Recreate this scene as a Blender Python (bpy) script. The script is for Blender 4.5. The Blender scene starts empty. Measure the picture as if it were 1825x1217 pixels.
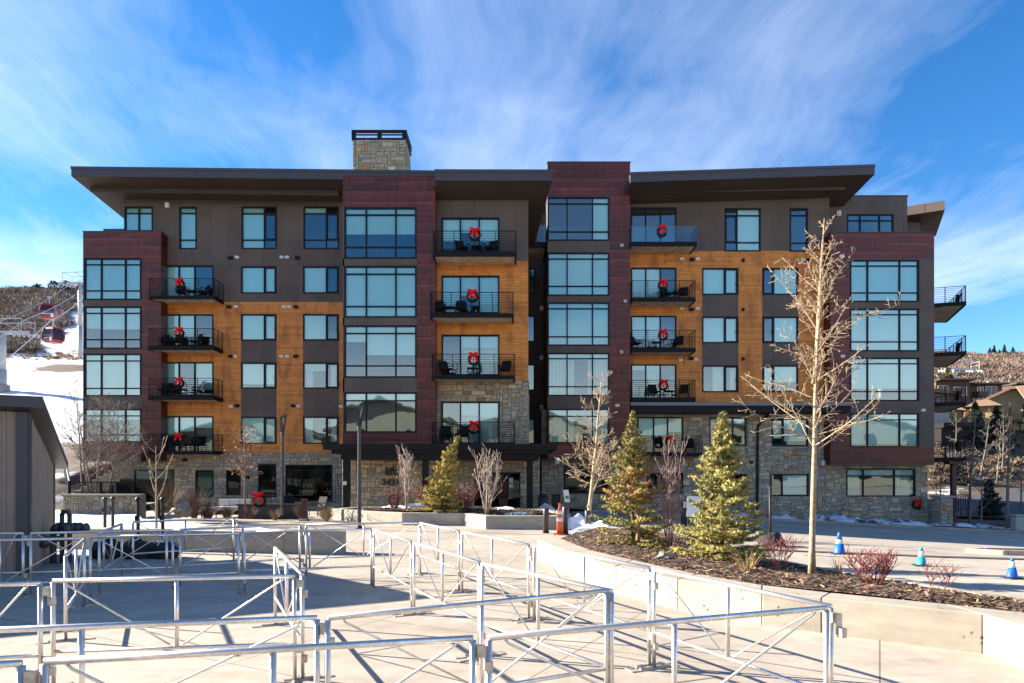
import bpy, math, random
from mathutils import Vector, Matrix, noise as mnoise

random.seed(7)
SC = bpy.context.scene
COL = SC.collection
PI = math.pi
F, CX, HY, CZ = 1200.0, 912.5, 845.0, 2.06      # focal length and horizon of the photograph, camera height


def PX(px, Y): return (px - CX) * Y / F
def PZ(py, Y): return CZ - (py - HY) * Y / F
def P(px, py, Y): return Vector((PX(px, Y), Y, PZ(py, Y)))
def smooth(a, b, x):
    t = min(1, max(0, (x - a) / (b - a)))
    return t * t * (3 - 2 * t)


def gz(x, y):
    """height of the paved ground"""
    return -0.05 * max(0, x - 2) * smooth(12, 30, y)


ORG = {}


def link(o, parent=None):
    COL.objects.link(o)
    if parent is not None: o.parent = parent
    return o


def tag(o, label=None, cat=None, group=None, kind=None):
    if label: o['label'] = label
    if cat: o['category'] = cat
    if group: o['group'] = group
    if kind: o['kind'] = kind
    return o


def thing(name, label, cat, loc=(0, 0, 0), rz=0, group=None):
    o = bpy.data.objects.new(name, None)
    o.empty_display_size = 0.2
    o.location = loc
    o.rotation_euler = (0, 0, rz)
    link(o)
    ORG[o.name] = Vector(loc)
    return tag(o, label, cat, group)


def copy_tree(o, parent=None):
    c = o.copy()
    COL.objects.link(c)
    if parent is not None: c.parent = parent
    for ch in o.children: copy_tree(ch, c)
    return c


class MB:
    def __init__(s):
        s.v, s.f, s.c, s.col, s.m = [], [], [], None, []
        s.mi = 0

    def face(s, idx):
        s.f.append(idx); s.c.append(s.col); s.m.append(s.mi)

    def quad(s, a, b, c, d):
        n = len(s.v); s.v += [tuple(a), tuple(b), tuple(c), tuple(d)]; s.face((n, n + 1, n + 2, n + 3))

    def tri(s, a, b, c):
        n = len(s.v); s.v += [tuple(a), tuple(b), tuple(c)]; s.face((n, n + 1, n + 2))

    def box(s, x0, x1, y0, y1, z0, z1):
        if x0 > x1: x0, x1 = x1, x0
        if y0 > y1: y0, y1 = y1, y0
        if z0 > z1: z0, z1 = z1, z0
        n = len(s.v)
        s.v += [(x0, y0, z0), (x1, y0, z0), (x1, y1, z0), (x0, y1, z0), (x0, y0, z1), (x1, y0, z1), (x1, y1, z1), (x0, y1, z1)]
        for q in ((0, 3, 2, 1), (4, 5, 6, 7), (0, 1, 5, 4), (1, 2, 6, 5), (2, 3, 7, 6), (3, 0, 4, 7)):
            s.face(tuple(n + i for i in q))

    def hexa(s, b, t):
        """b: four bottom points, t: four top points (counter-clockwise from above)"""
        n = len(s.v); s.v += [tuple(p) for p in b] + [tuple(p) for p in t]
        for q in ((0, 3, 2, 1), (4, 5, 6, 7), (0, 1, 5, 4), (1, 2, 6, 5), (2, 3, 7, 6), (3, 0, 4, 7)):
            s.face(tuple(n + i for i in q))

    def obox(s, c, ax, L, W, H):
        """box centred at c, long axis ax (unit), width W horizontally, height H"""
        ax = Vector(ax).normalized(); up = Vector((0, 0, 1))
        if abs(ax.z) > .95: up = Vector((0, 1, 0))
        sd = ax.cross(up).normalized(); up = sd.cross(ax).normalized(); c = Vector(c)
        pts = []
        for u in (-1, 1):
            pts.append([c + ax * (L / 2 * i) + sd * (W / 2 * j) + up * (H / 2 * u) for i, j in ((-1, 1), (-1, -1), (1, -1), (1, 1))])
        s.hexa(pts[0], pts[1])

    def prism(s, poly, z0, z1):
        """poly: list of (x,y) counter-clockwise; z0,z1 numbers or functions"""
        f0 = z0 if callable(z0) else (lambda x, y: z0)
        f1 = z1 if callable(z1) else (lambda x, y: z1)
        n = len(s.v); k = len(poly)
        s.v += [(x, y, f0(x, y)) for x, y in poly] + [(x, y, f1(x, y)) for x, y in poly]
        s.face(tuple(range(n + k - 1, n - 1, -1))); s.face(tuple(range(n + k, n + 2 * k)))
        for i in range(k):
            j = (i + 1) % k
            s.face((n + i, n + j, n + k + j, n + k + i))

    def tube(s, pts, rad, n=6, cap=True):
        pts = [Vector(p) for p in pts]
        if not hasattr(rad, '__len__'): rad = [rad] * len(pts)
        base = len(s.v)
        d0 = (pts[1] - pts[0]).normalized()
        ref = Vector((0, 0, 1)) if abs(d0.z) < .9 else Vector((1, 0, 0))
        u = d0.cross(ref).normalized()
        for i, p in enumerate(pts):
            if i == 0: d = pts[1] - pts[0]
            elif i == len(pts) - 1: d = pts[-1] - pts[-2]
            else: d = pts[i + 1] - pts[i - 1]
            d.normalize()
            u = (u - d * u.dot(d))
            if u.length < 1e-6: u = d.orthogonal()
            u.normalize(); w = d.cross(u)
            for k in range(n):
                a = 2 * PI * k / n
                s.v.append(tuple(p + (u * math.cos(a) + w * math.sin(a)) * rad[i]))
        for i in range(len(pts) - 1):
            for k in range(n):
                k2 = (k + 1) % n
                s.face((base + i * n + k, base + i * n + k2, base + (i + 1) * n + k2, base + (i + 1) * n + k))
        if cap:
            s.face(tuple(base + k for k in range(n - 1, -1, -1)))
            e = base + (len(pts) - 1) * n
            s.face(tuple(e + k for k in range(n)))

    def lathe(s, c, prof, n=16):
        """prof: list of (r,z) from bottom to top, round c"""
        base = len(s.v)
        for r, z in prof:
            for k in range(n):
                a = 2 * PI * k / n
                s.v.append((c[0] + r * math.cos(a), c[1] + r * math.sin(a), c[2] + z))
        for i in range(len(prof) - 1):
            for k in range(n):
                k2 = (k + 1) % n
                s.face((base + i * n + k, base + i * n + k2, base + (i + 1) * n + k2, base + (i + 1) * n + k))
        s.face(tuple(base + k for k in range(n - 1, -1, -1)))
        e = base + (len(prof) - 1) * n
        s.face(tuple(e + k for k in range(n)))

    def blob(s, c, r, n=8, m=6, rough=.15, seed=0, flat=0):
        """rough stone-like lump; r = (rx,ry,rz)"""
        rnd = random.Random(seed); base = len(s.v); off = Vector((rnd.random() * 50, rnd.random() * 50, 0))
        for i in range(m + 1):
            th = PI * i / m
            for k in range(n):
                a = 2 * PI * k / n
                d = Vector((math.sin(th) * math.cos(a), math.sin(th) * math.sin(a), -math.cos(th)))
                q = 1 + rough * 2 * mnoise.noise(d * 1.7 + off)
                s.v.append((c[0] + d.x * r[0] * q, c[1] + d.y * r[1] * q, c[2] + d.z * r[2] * q))
        for i in range(m):
            for k in range(n):
                k2 = (k + 1) % n
                s.face((base + i * n + k, base + i * n + k2, base + (i + 1) * n + k2, base + (i + 1) * n + k))

    def build(s, name, mat, parent=None, smooth_=False, world=True):
        me = bpy.data.meshes.new(name)
        v = s.v
        if parent is not None and world:
            o = ORG.get(parent.name)
            if o is not None and o.length > 0:
                v = [(x - o.x, y - o.y, z - o.z) for x, y, z in v]
        me.from_pydata(v, [], s.f)
        for m in (mat if isinstance(mat, (list, tuple)) else [mat]): me.materials.append(m)
        if any(s.m): me.polygons.foreach_set('material_index', s.m)
        if any(c is not None for c in s.c):
            ca = me.color_attributes.new('tone', 'FLOAT_COLOR', 'CORNER')
            buf = []
            for f, c in zip(s.f, s.c):
                c = c or (.5, .5, .5)
                buf += [c[0], c[1], c[2], 1.0] * len(f)
            ca.data.foreach_set('color', buf)
        if smooth_: me.polygons.foreach_set('use_smooth', [True] * len(me.polygons))
        me.update()
        ob = bpy.data.objects.new(name, me)
        link(ob, parent)
        if parent is not None and world and parent.name in ORG: ORG[ob.name] = ORG[parent.name]
        return ob


# ------------------------------------------------------------------ materials
class NT:
    def __init__(s, name):
        s.m = bpy.data.materials.new(name); s.m.use_nodes = True
        s.t = s.m.node_tree; s.b = s.t.nodes['Principled BSDF']; s.out = s.t.nodes['Material Output']

    def n(s, typ, props=None, **ins):
        nd = s.t.nodes.new('ShaderNode' + typ)
        for k, v in (props or {}).items(): setattr(nd, k, v)
        for k, v in ins.items():
            k = k.replace('_', ' ')
            if k.isdigit(): k = int(k)
            s.set(nd, k, v)
        return nd

    def set(s, nd, k, v):
        if isinstance(v, bpy.types.NodeSocket): s.t.links.new(v, nd.inputs[k])
        else:
            if isinstance(v, (tuple, list)) and len(v) == 3 and nd.inputs[k].type == 'RGBA': v = tuple(v) + (1,)
            nd.inputs[k].default_value = v

    def coords(s, kind='pos', sx=1, sy=1, sz=1, plane=None):
        if kind == 'pos': c = s.n('NewGeometry').outputs['Position']
        else: c = s.n('TexCoord').outputs['Object']
        if plane == 'xz':
            sp = s.n('SeparateXYZ', None, Vector=c)
            add = s.n('Math', {'operation': 'ADD'}, **{'0': sp.outputs[0], '1': sp.outputs[1]})
            c = s.n('CombineXYZ', None, X=add.outputs[0], Y=sp.outputs[2]).outputs[0]
        return s.n('Mapping', None, Vector=c, Scale=(sx, sy, sz)).outputs[0]

    def noise(s, co, scale, detail=4, rough=.55):
        return s.n('TexNoise', None, Vector=co, Scale=scale, Detail=detail, Roughness=rough).outputs['Fac']

    def ramp(s, fac, *stops):
        r = s.n('ValToRGB', None, Fac=fac); e = r.color_ramp.elements
        while len(e) < len(stops): e.new(.5)
        for el, (p, c) in zip(e, stops):
            el.position = p; el.color = tuple(c) + (1,) if len(c) == 3 else c
        return r.outputs['Color']

    def mix(s, a, b, fac, mode='MIX'):
        nd = s.n('Mix', {'data_type': 'RGBA', 'blend_type': mode})
        s.set(nd, 0, fac)
        for k, v in ((6, a), (7, b)): s.set(nd, k, tuple(v) + (1,) if isinstance(v, (tuple, list)) and len(v) == 3 else v)
        return nd.outputs[2]

    def bump(s, h, strength=.3, dist=.02):
        b = s.n('Bump', None, Height=h, Strength=strength, Distance=dist)
        s.t.links.new(b.outputs[0], s.b.inputs['Normal'])

    def fin(s, color=None, rough=None, metal=None, spec=None):
        for k, v in (('Base Color', color), ('Roughness', rough), ('Metallic', metal), ('Specular IOR Level', spec)):
            if v is not None: s.set(s.b, k, v)
        return s.m


def mplain(name, c, rough=.6, metal=0, var=.12, scale=3, spec=.5, bump=0):
    t = NT(name); co = t.coords()
    n = t.noise(co, scale, 5)
    lo = tuple(x * (1 - var) for x in c); hi = tuple(min(1, x * (1 + var)) for x in c)
    if bump: t.bump(t.noise(co, scale * 8, 4), bump, .02)
    return t.fin(t.ramp(n, (.3, lo), (.7, hi)), rough, metal, spec)


M = {}
M['frame'] = mplain('dark_metal', (.008, .010, .015), .5, 0, .2, 3, .18)
M['rail'] = mplain('railing_steel', (.008, .008, .010), .6, 0, .2, 3, .15)
M['fascia'] = mplain('fascia_metal', (.046, .042, .046), .45, 0, .1, 1.2)
M['black'] = mplain('black_matte', (.012, .012, .013), .6, 0, .25)
M['canopy'] = mplain('canopy_metal', (.011, .010, .010), .6, 0, .2, 3, .2)
M['grey_flash'] = mplain('grey_flashing', (.16, .16, .17), .5, .2, .1)
M['room'] = mplain('room_wall', (.085, .085, .085), .9, 0, .2, .7)
t = NT('blind_fabric'); rn = t.n('ObjectInfo').outputs['Random']
cb = t.ramp(rn, (0, (.55, .73, .72)), (.5, (.68, .84, .81)), (1, (.80, .90, .87)))
wv = t.noise(t.coords(sx=1, sy=1, sz=.15), 1.3, 3)
M['blind'] = t.fin(t.mix(cb, t.ramp(wv, (.3, (.93, .93, .93)), (.7, (1, 1, 1))), 1, 'MULTIPLY'), .9)
M['curtain'] = mplain('curtain_fabric', (.66, .66, .60), .9, 0, .05, 1)
M['slabc'] = mplain('balcony_concrete', (.46, .38, .27), .85, 0, .3, 2.5, .3, .3)
M['white'] = mplain('white_plastic', (.72, .72, .70), .5, 0, .06)
M['beige_box'] = mplain('beige_box', (.42, .40, .36), .5, 0, .08)
M['bow'] = mplain('red_ribbon', (.78, .008, .010), .6, 0, .15, 8, .15)
M['wreath'] = mplain('wreath_needles', (.010, .022, .009), .8, 0, .4, 14, .1)
M['chairm'] = mplain('dark_wicker', (.010, .010, .012), .7, 0, .25, 10, .15)
M['cushion'] = mplain('pale_cushion', (.5, .48, .45), .9, 0, .1)
M['red_post'] = mplain('rust_red_steel', (.075, .022, .018), .6, 0, .25)

# brown fibre-cement panels with open joints
t = NT('brown_panel'); co = t.coords(plane='xz')
br = t.n('TexBrick', {'offset': 0.0, 'squash': 1.0}, Vector=co, Color1=(.098, .077, .064), Color2=(.110, .087, .073), Mortar=(.018, .015, .013), Scale=1, Mortar_Size=.006, Mortar_Smooth=.1, Bias=0, Brick_Width=1.12, Row_Height=3.06)
n = t.noise(co, 60, 3); n2 = t.noise(co, .5, 4)
c = t.mix(br.outputs['Color'], t.ramp(n2, (.3, (.75, .75, .75)), (.75, (1.15, 1.13, 1.1))), 1, 'MULTIPLY')
t.bump(br.outputs['Fac'], -.5, .01)
M['brown'] = t.fin(c, .75)

# horizontal wood siding
t = NT('wood_siding'); co = t.coords(plane='xz')
br = t.n('TexBrick', {'offset': .37, 'offset_frequency': 2}, Vector=co, Color1=(.68, .252, .030), Color2=(.47, .165, .022), Mortar=(.06, .022, .006), Scale=1, Mortar_Size=.007, Mortar_Smooth=.4, Bias=-.25, Brick_Width=3.1, Row_Height=.135)
g = t.n('TexNoise', None, Vector=t.n('Mapping', None, Vector=co, Scale=(1.2, 26, 1)).outputs[0], Scale=1.5, Detail=6, Roughness=.6)
st = t.noise(t.n('Mapping', None, Vector=co, Scale=(1.2, .45, 1)).outputs[0], 1.4, 6, .6)
c = t.mix(br.outputs['Color'], t.ramp(g.outputs['Fac'], (.3, (.72, .66, .6)), (.7, (1.2, 1.2, 1.15))), 1, 'MULTIPLY')
c = t.mix(c, t.ramp(st, (.36, (.5, .42, .36)), (.52, (1, 1, 1))), .75, 'MULTIPLY')
t.bump(t.n('Math', {'operation': 'ADD'}, **{'0': br.outputs['Fac'], '1': 0.0}).outputs[0], -.5, .012)
M['wood'] = t.fin(c, .55)

# weathered dark red metal shingles
t = NT('weathered_red_metal'); co = t.coords(plane='xz')
br = t.n('TexBrick', {'offset': .42, 'offset_frequency': 2}, Vector=co, Color1=(.115, .016, .011), Color2=(.055, .0085, .007), Mortar=(.012, .004, .005), Scale=1, Mortar_Size=.014, Mortar_Smooth=.5, Bias=0, Brick_Width=2.9, Row_Height=.54)
stk = t.noise(t.n('Mapping', None, Vector=co, Scale=(7, .9, 1)).outputs[0], 1, 6, .65)
blo = t.noise(t.n('Mapping', None, Vector=co, Scale=(.55, 3.2, 1)).outputs[0], 1.1, 6, .7)
fine = t.noise(co, 22, 4, .7)
c = t.mix(br.outputs['Color'], t.ramp(stk, (.3, (.55, .5, .5)), (.7, (1.45, 1.35, 1.3))), 1, 'MULTIPLY')
bl = t.ramp(blo, (.52, (0, 0, 0)), (.74, (.72, .72, .72)))
fr = t.ramp(fine, (.35, (0, 0, 0)), (.7, (1, 1, 1)))
c = t.mix(c, (.21, .095, .068), t.mix(bl, fr, 1, 'MULTIPLY'))
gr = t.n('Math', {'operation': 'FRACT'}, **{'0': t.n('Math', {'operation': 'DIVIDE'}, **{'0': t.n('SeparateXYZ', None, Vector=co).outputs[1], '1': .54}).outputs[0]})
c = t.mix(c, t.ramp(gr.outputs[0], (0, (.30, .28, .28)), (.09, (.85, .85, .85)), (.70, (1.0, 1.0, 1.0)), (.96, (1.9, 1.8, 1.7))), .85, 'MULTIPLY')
hh = t.mix(gr.outputs[0], blo, .35)
t.bump(hh, .55, .05)
M['red'] = t.fin(c, .38, .15)

# stone: tone per block comes with the mesh, grain from noise
t = NT('ashlar_stone'); co = t.coords('obj')
at = t.n('VertexColor', {'layer_name': 'tone'}).outputs['Color']
n1 = t.noise(co, 7, 6, .65); n2 = t.noise(co, 45, 4, .6)
c = t.mix(at, t.ramp(n1, (.28, (.62, .6, .58)), (.72, (1.25, 1.22, 1.18))), 1, 'MULTIPLY')
t.bump(t.mix(n1, n2, .4), .7, .03)
M['stone'] = t.fin(c, .85)
M['mortar'] = mplain('mortar', (.19, .17, .14), .95, 0, .2, 6)

# soffit boards
t = NT('soffit_boards'); co = t.coords()
sp = t.n('SeparateXYZ', None, Vector=co)
w = t.n('Math', {'operation': 'FRACT'}, **{'0': t.n('Math', {'operation': 'MULTIPLY'}, **{'0': sp.outputs[1], '1': 4.2}).outputs[0]}).outputs[0]
n1 = t.noise(t.n('Mapping', None, Vector=co, Scale=(.4, 6, 1)).outputs[0], 1.5, 4)
c = t.mix(t.ramp(n1, (.3, (.046, .030, .022)), (.7, (.070, .048, .036))), t.ramp(w, (.0, (.35, .35, .35)), (.08, (1, 1, 1)), (.94, (1, 1, 1)), (1.0, (.35, .35, .35))), 1, 'MULTIPLY')
M['soffit'] = t.fin(c, .6)

# window glass: coated, mirrors the sky, lets the blinds show
t = NT('window_glass'); co = t.coords()
tr = t.n('BsdfTransparent', None, Color=(.89, .985, .97, 1))
bp = t.n('Bump', None, Height=t.noise(co, .55, 2), Strength=.13, Distance=.05)
gl = t.n('BsdfGlossy', None, Color=(.86, .95, .97, 1), Roughness=.012, Normal=bp.outputs[0])
fr = t.n('Fresnel', None, IOR=1.5)
fc = t.n('Math', {'operation': 'ADD', 'use_clamp': True}, **{'0': fr.outputs[0], '1': .07})
mx = t.n('MixShader', None, **{'0': fc.outputs[0], '1': tr.outputs[0], '2': gl.outputs[0]})
t.t.links.new(mx.outputs[0], t.out.inputs[0])
M['glass'] = t.m
t = NT('tinted_glass')
tr = t.n('BsdfTransparent', None, Color=(.42, .56, .53, 1)); gl = t.n('BsdfGlossy', None, Color=(.8, .9, .9, 1), Roughness=.02)
mx = t.n('MixShader', None, **{'0': t.n('Fresnel', None, IOR=1.42).outputs[0], '1': tr.outputs[0], '2': gl.outputs[0]})
t.t.links.new(mx.outputs[0], t.out.inputs[0]); M['dglass'] = t.m
t = NT('railing_glass')
tr = t.n('BsdfTransparent', None, Color=(.80, .92, .93, 1)); gl = t.n('BsdfGlossy', None, Color=(.9, .96, 1, 1), Roughness=.02)
mx = t.n('MixShader', None, **{'0': t.n('Math', {'operation': 'ADD'}, **{'0': t.n('Fresnel', None, IOR=1.45).outputs[0], '1': .03}).outputs[0], '1': tr.outputs[0], '2': gl.outputs[0]})
t.t.links.new(mx.outputs[0], t.out.inputs[0])
M['rglass'] = t.m

# concrete paving
def concrete(name, c, joints=0, stain=.3):
    t = NT(name); co = t.coords()
    a = t.noise(co, .35, 6, .6); b = t.noise(co, 3.2, 6, .65); d = t.noise(co, 40, 3)
    k = t.mix(t.ramp(a, (.3, tuple(x * (1 - stain * .6) for x in c)), (.7, tuple(x * 1.06 for x in c))), t.ramp(b, (.28, (.80, .79, .77)), (.62, (1.03, 1.03, 1.03))), 1, 'MULTIPLY')
    sp = t.noise(t.n('Mapping', None, Vector=co, Scale=(.5, 2.2, 1)).outputs[0], .8, 6, .7)
    k = t.mix(k, t.ramp(sp, (.54, (1, 1, 1)), (.70, (.72, .67, .60))), .8, 'MULTIPLY')
    if joints:
        rot = t.n('Mapping', None, Vector=co, Rotation=(0, 0, .5)).outputs[0]
        br = t.n('TexBrick', {'offset': 0.0}, Vector=rot, Color1=(1, 1, 1, 1), Color2=(.97, .97, .97, 1), Mortar=(.34, .31, .28, 1), Scale=1, Mortar_Size=.009, Mortar_Smooth=.3, Brick_Width=joints, Row_Height=joints * .8)
        k = t.mix(k, br.outputs['Color'], 1, 'MULTIPLY')
    t.bump(t.mix(b, d, .5), .12, .01)
    return t.fin(k, .8)


M['plaza'] = concrete('plaza_concrete', (.41, .365, .308), 3.1, .5)
M['road'] = concrete('road_paving', (.41, .37, .315), 0, .5)
# cast concrete with small air holes
t = NT('cast_concrete'); co = t.coords()
v = t.n('TexVoronoi', None, Vector=co, Scale=6.0).outputs['Distance']
gate = t.noise(co, 1.1, 2)
hole = t.ramp(v, (.10, (0, 0, 0)), (.16, (1, 1, 1)))
hole = t.mix((1, 1, 1), hole, t.ramp(gate, (.40, (0, 0, 0)), (.50, (1, 1, 1))))
a = t.noise(co, .8, 6, .65); b = t.noise(t.n('Mapping', None, Vector=co, Scale=(1, 1, 4)).outputs[0], 2.4, 5)
k = t.mix(t.ramp(a, (.3, (.27, .245, .20)), (.7, (.41, .375, .315))), t.ramp(b, (.3, (.86, .85, .83)), (.7, (1.05, 1.05, 1.05))), 1, 'MULTIPLY')
k = t.mix(k, t.ramp(hole, (0, (.3, .28, .26)), (1, (1, 1, 1))), .9, 'MULTIPLY')
t.bump(t.mix(hole, b, .15), .35, .015)
M['cast'] = t.fin(k, .85)
M['snow'] = mplain('snow', (.78, .79, .82), .7, 0, .06, 1.5, .3, .25)
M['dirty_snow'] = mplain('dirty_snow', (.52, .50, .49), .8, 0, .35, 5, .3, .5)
t = NT('aluminium'); co = t.coords(); a = t.noise(co, 6, 6, .7); b = t.noise(co, 45, 4, .7)
t.bump(b, .12, .004)
M['alu'] = t.fin(t.mix(t.ramp(a, (.3, (.62, .59, .55)), (.6, (.82, .79, .75))), t.ramp(b, (.3, (.8, .79, .77)), (.65, (1, 1, 1))), 1, 'MULTIPLY'), t.ramp(a, (.3, (.5, .5, .5)), (.7, (.27, .27, .27))), .85)
M['alu_dull'] = mplain('aluminium_dull', (.46, .42, .36), .5, .5, .3, 14)
# ------------------------------------------------------------------ the apartment building
BLD = thing('apartment_building', 'long six storey apartment building clad in dark red metal, honey wood, brown panels and stone', 'building', (0, 42, -.4))
YL, YLB, YC, YCB, YM, YR, YRB = 42.6, 41.8, 34.9, 35.6, 40.8, 42.0, 41.1
YREC = 46.0
FL = (3.46, 6.73, 9.83, 12.95, 15.95)           # heights of the floor slabs
OPEN = {}                                        # openings per wall plane, world x/z


def wrect(r, Y): return (PX(r[0], Y), PX(r[1], Y), PZ(r[3], Y), PZ(r[2], Y))    # px (x0,x1,ytop,ybot) -> x0,x1,z0,z1


def wallzone(name, mat, rects, Y, key, world=False, each=False):
    if each:
        for r in rects: wallzone(name, mat, [r], Y, key, world)
        return
    """front faces of a cladding zone, cut round the openings already registered for this wall"""
    R = [r if world else wrect(r, Y) for r in rects]; O = OPEN.get(key, [])
    xs = sorted(set([a for r in R + O for a in r[:2]])); zs = sorted(set([a for r in R + O for a in r[2:]]))
    m = MB()
    for i in range(len(xs) - 1):
        if xs[i + 1] - xs[i] < 1e-4: continue
        for j in range(len(zs) - 1):
            if zs[j + 1] - zs[j] < 1e-4: continue
            x, z = (xs[i] + xs[i + 1]) / 2, (zs[j] + zs[j + 1]) / 2
            if any(r[0] < x < r[1] and r[2] < z < r[3] for r in R) and not any(r[0] < x < r[1] and r[2] < z < r[3] for r in O):
                m.quad((xs[i], Y, zs[j]), (xs[i + 1], Y, zs[j]), (xs[i + 1], Y, zs[j + 1]), (xs[i], Y, zs[j + 1]))
    return m.build(name, mat, BLD)


STONES = [((.30, .27, .215), 6), ((.265, .25, .215), 5), ((.33, .285, .20), 3.5), ((.36, .275, .155), 1.6), ((.33, .19, .09), .8), ((.235, .215, .185), 3), ((.41, .36, .27), 1.6), ((.26, .15, .095), .5)]


def ashlar(name, rects, Y, key, seed=1, axis='x', parent=BLD, world=False, cw=.15, ch=.115, depth=.07, jit=.02, tone=1.0):
    """random coursed stone: every block a chamfered face standing proud of the mortar"""
    R = [r if world else wrect(r, Y) for r in rects]; O = OPEN.get(key, []) if key else []
    rnd = random.Random(seed)
    x0 = min(r[0] for r in R); x1 = max(r[1] for r in R); z0 = min(r[2] for r in R); z1 = max(r[3] for r in R)
    nx = max(1, round((x1 - x0) / cw)); nz = max(1, round((z1 - z0) / ch)); cw = (x1 - x0) / nx; ch = (z1 - z0) / nz
    def ok(i, j):
        x, z = x0 + (i + .5) * cw, z0 + (j + .5) * ch
        return any(r[0] < x < r[1] and r[2] < z < r[3] for r in R) and not any(r[0] - .02 < x < r[1] + .02 and r[2] - .02 < z < r[3] + .02 for r in O)
    free = [[ok(i, j) for j in range(nz)] for i in range(nx)]
    m = MB(); g = .007
    pts = (lambda a, d, z: (a, Y - d, z)) if axis == 'x' else (lambda a, d, z: (Y + d * (1 if axis == 'y+' else -1), a, z))
    flip = axis == 'y-'
    for j in range(nz):
        for i in range(nx):
            if not free[i][j]: continue
            w = rnd.choice((1, 2, 2, 3, 3, 4, 5)); h = rnd.choice((1, 1, 2, 2, 3)) if w < 5 else rnd.choice((1, 2))
            ww = 0
            while ww < w and i + ww < nx and free[i + ww][j]: ww += 1
            hh = 1
            while hh < h and j + hh < nz and all(free[i + k][j + hh] for k in range(ww)): hh += 1
            for a in range(ww):
                for b in range(hh): free[i + a][j + b] = False
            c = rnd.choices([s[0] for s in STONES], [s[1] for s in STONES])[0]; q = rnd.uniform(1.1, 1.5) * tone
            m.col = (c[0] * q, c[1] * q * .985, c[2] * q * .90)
            a0, a1, b0, b1 = x0 + i * cw + g, x0 + (i + ww) * cw - g, z0 + j * ch + g, z0 + (j + hh) * ch - g
            d = depth * .5 + rnd.uniform(0, jit); e = min(.018, ww * cw * .2)
            jx = lambda: rnd.uniform(-.012, .012)
            o = [(a0, b0), (a1, b0), (a1, b1), (a0, b1)]
            o = [(a + jx() * .4, b + jx() * .4) for a, b in o]
            inn = [(a0 + e, b0 + e), (a1 - e, b0 + e), (a1 - e, b1 - e), (a0 + e, b1 - e)]
            ds = [d + jx() for _ in range(4)]
            n = len(m.v)
            m.v += [pts(a, 0, b) for a, b in o] + [pts(a, dd, b) for (a, b), dd in zip(inn, ds)]
            qs = [(4, 5, 6, 7)] + [(k, (k + 1) % 4, 4 + (k + 1) % 4, 4 + k) for k in range(4)]
            for qd in qs:
                qd = tuple(n + k for k in qd)
                m.face(qd[::-1] if (axis == 'y-') else qd)
    # mortar bed: grid quads behind the blocks
    m.col = None; m.mi = 1
    xs = sorted(set([a for r in R + O for a in r[:2]])); zs = sorted(set([a for r in R + O for a in r[2:]]))
    for i in range(len(xs) - 1):
        for j in range(len(zs) - 1):
            x, z = (xs[i] + xs[i + 1]) / 2, (zs[j] + zs[j + 1]) / 2
            if any(r[0] < x < r[1] and r[2] < z < r[3] for r in R) and not any(r[0] < x < r[1] and r[2] < z < r[3] for r in O):
                q = [pts(xs[i], .012, zs[j]), pts(xs[i + 1], .012, zs[j]), pts(xs[i + 1], .012, zs[j + 1]), pts(xs[i], .012, zs[j + 1])]
                m.quad(*(q[::-1] if axis == 'y-' else q))
    return m.build(name, [M['stone'], M['mortar']], parent)


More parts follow.
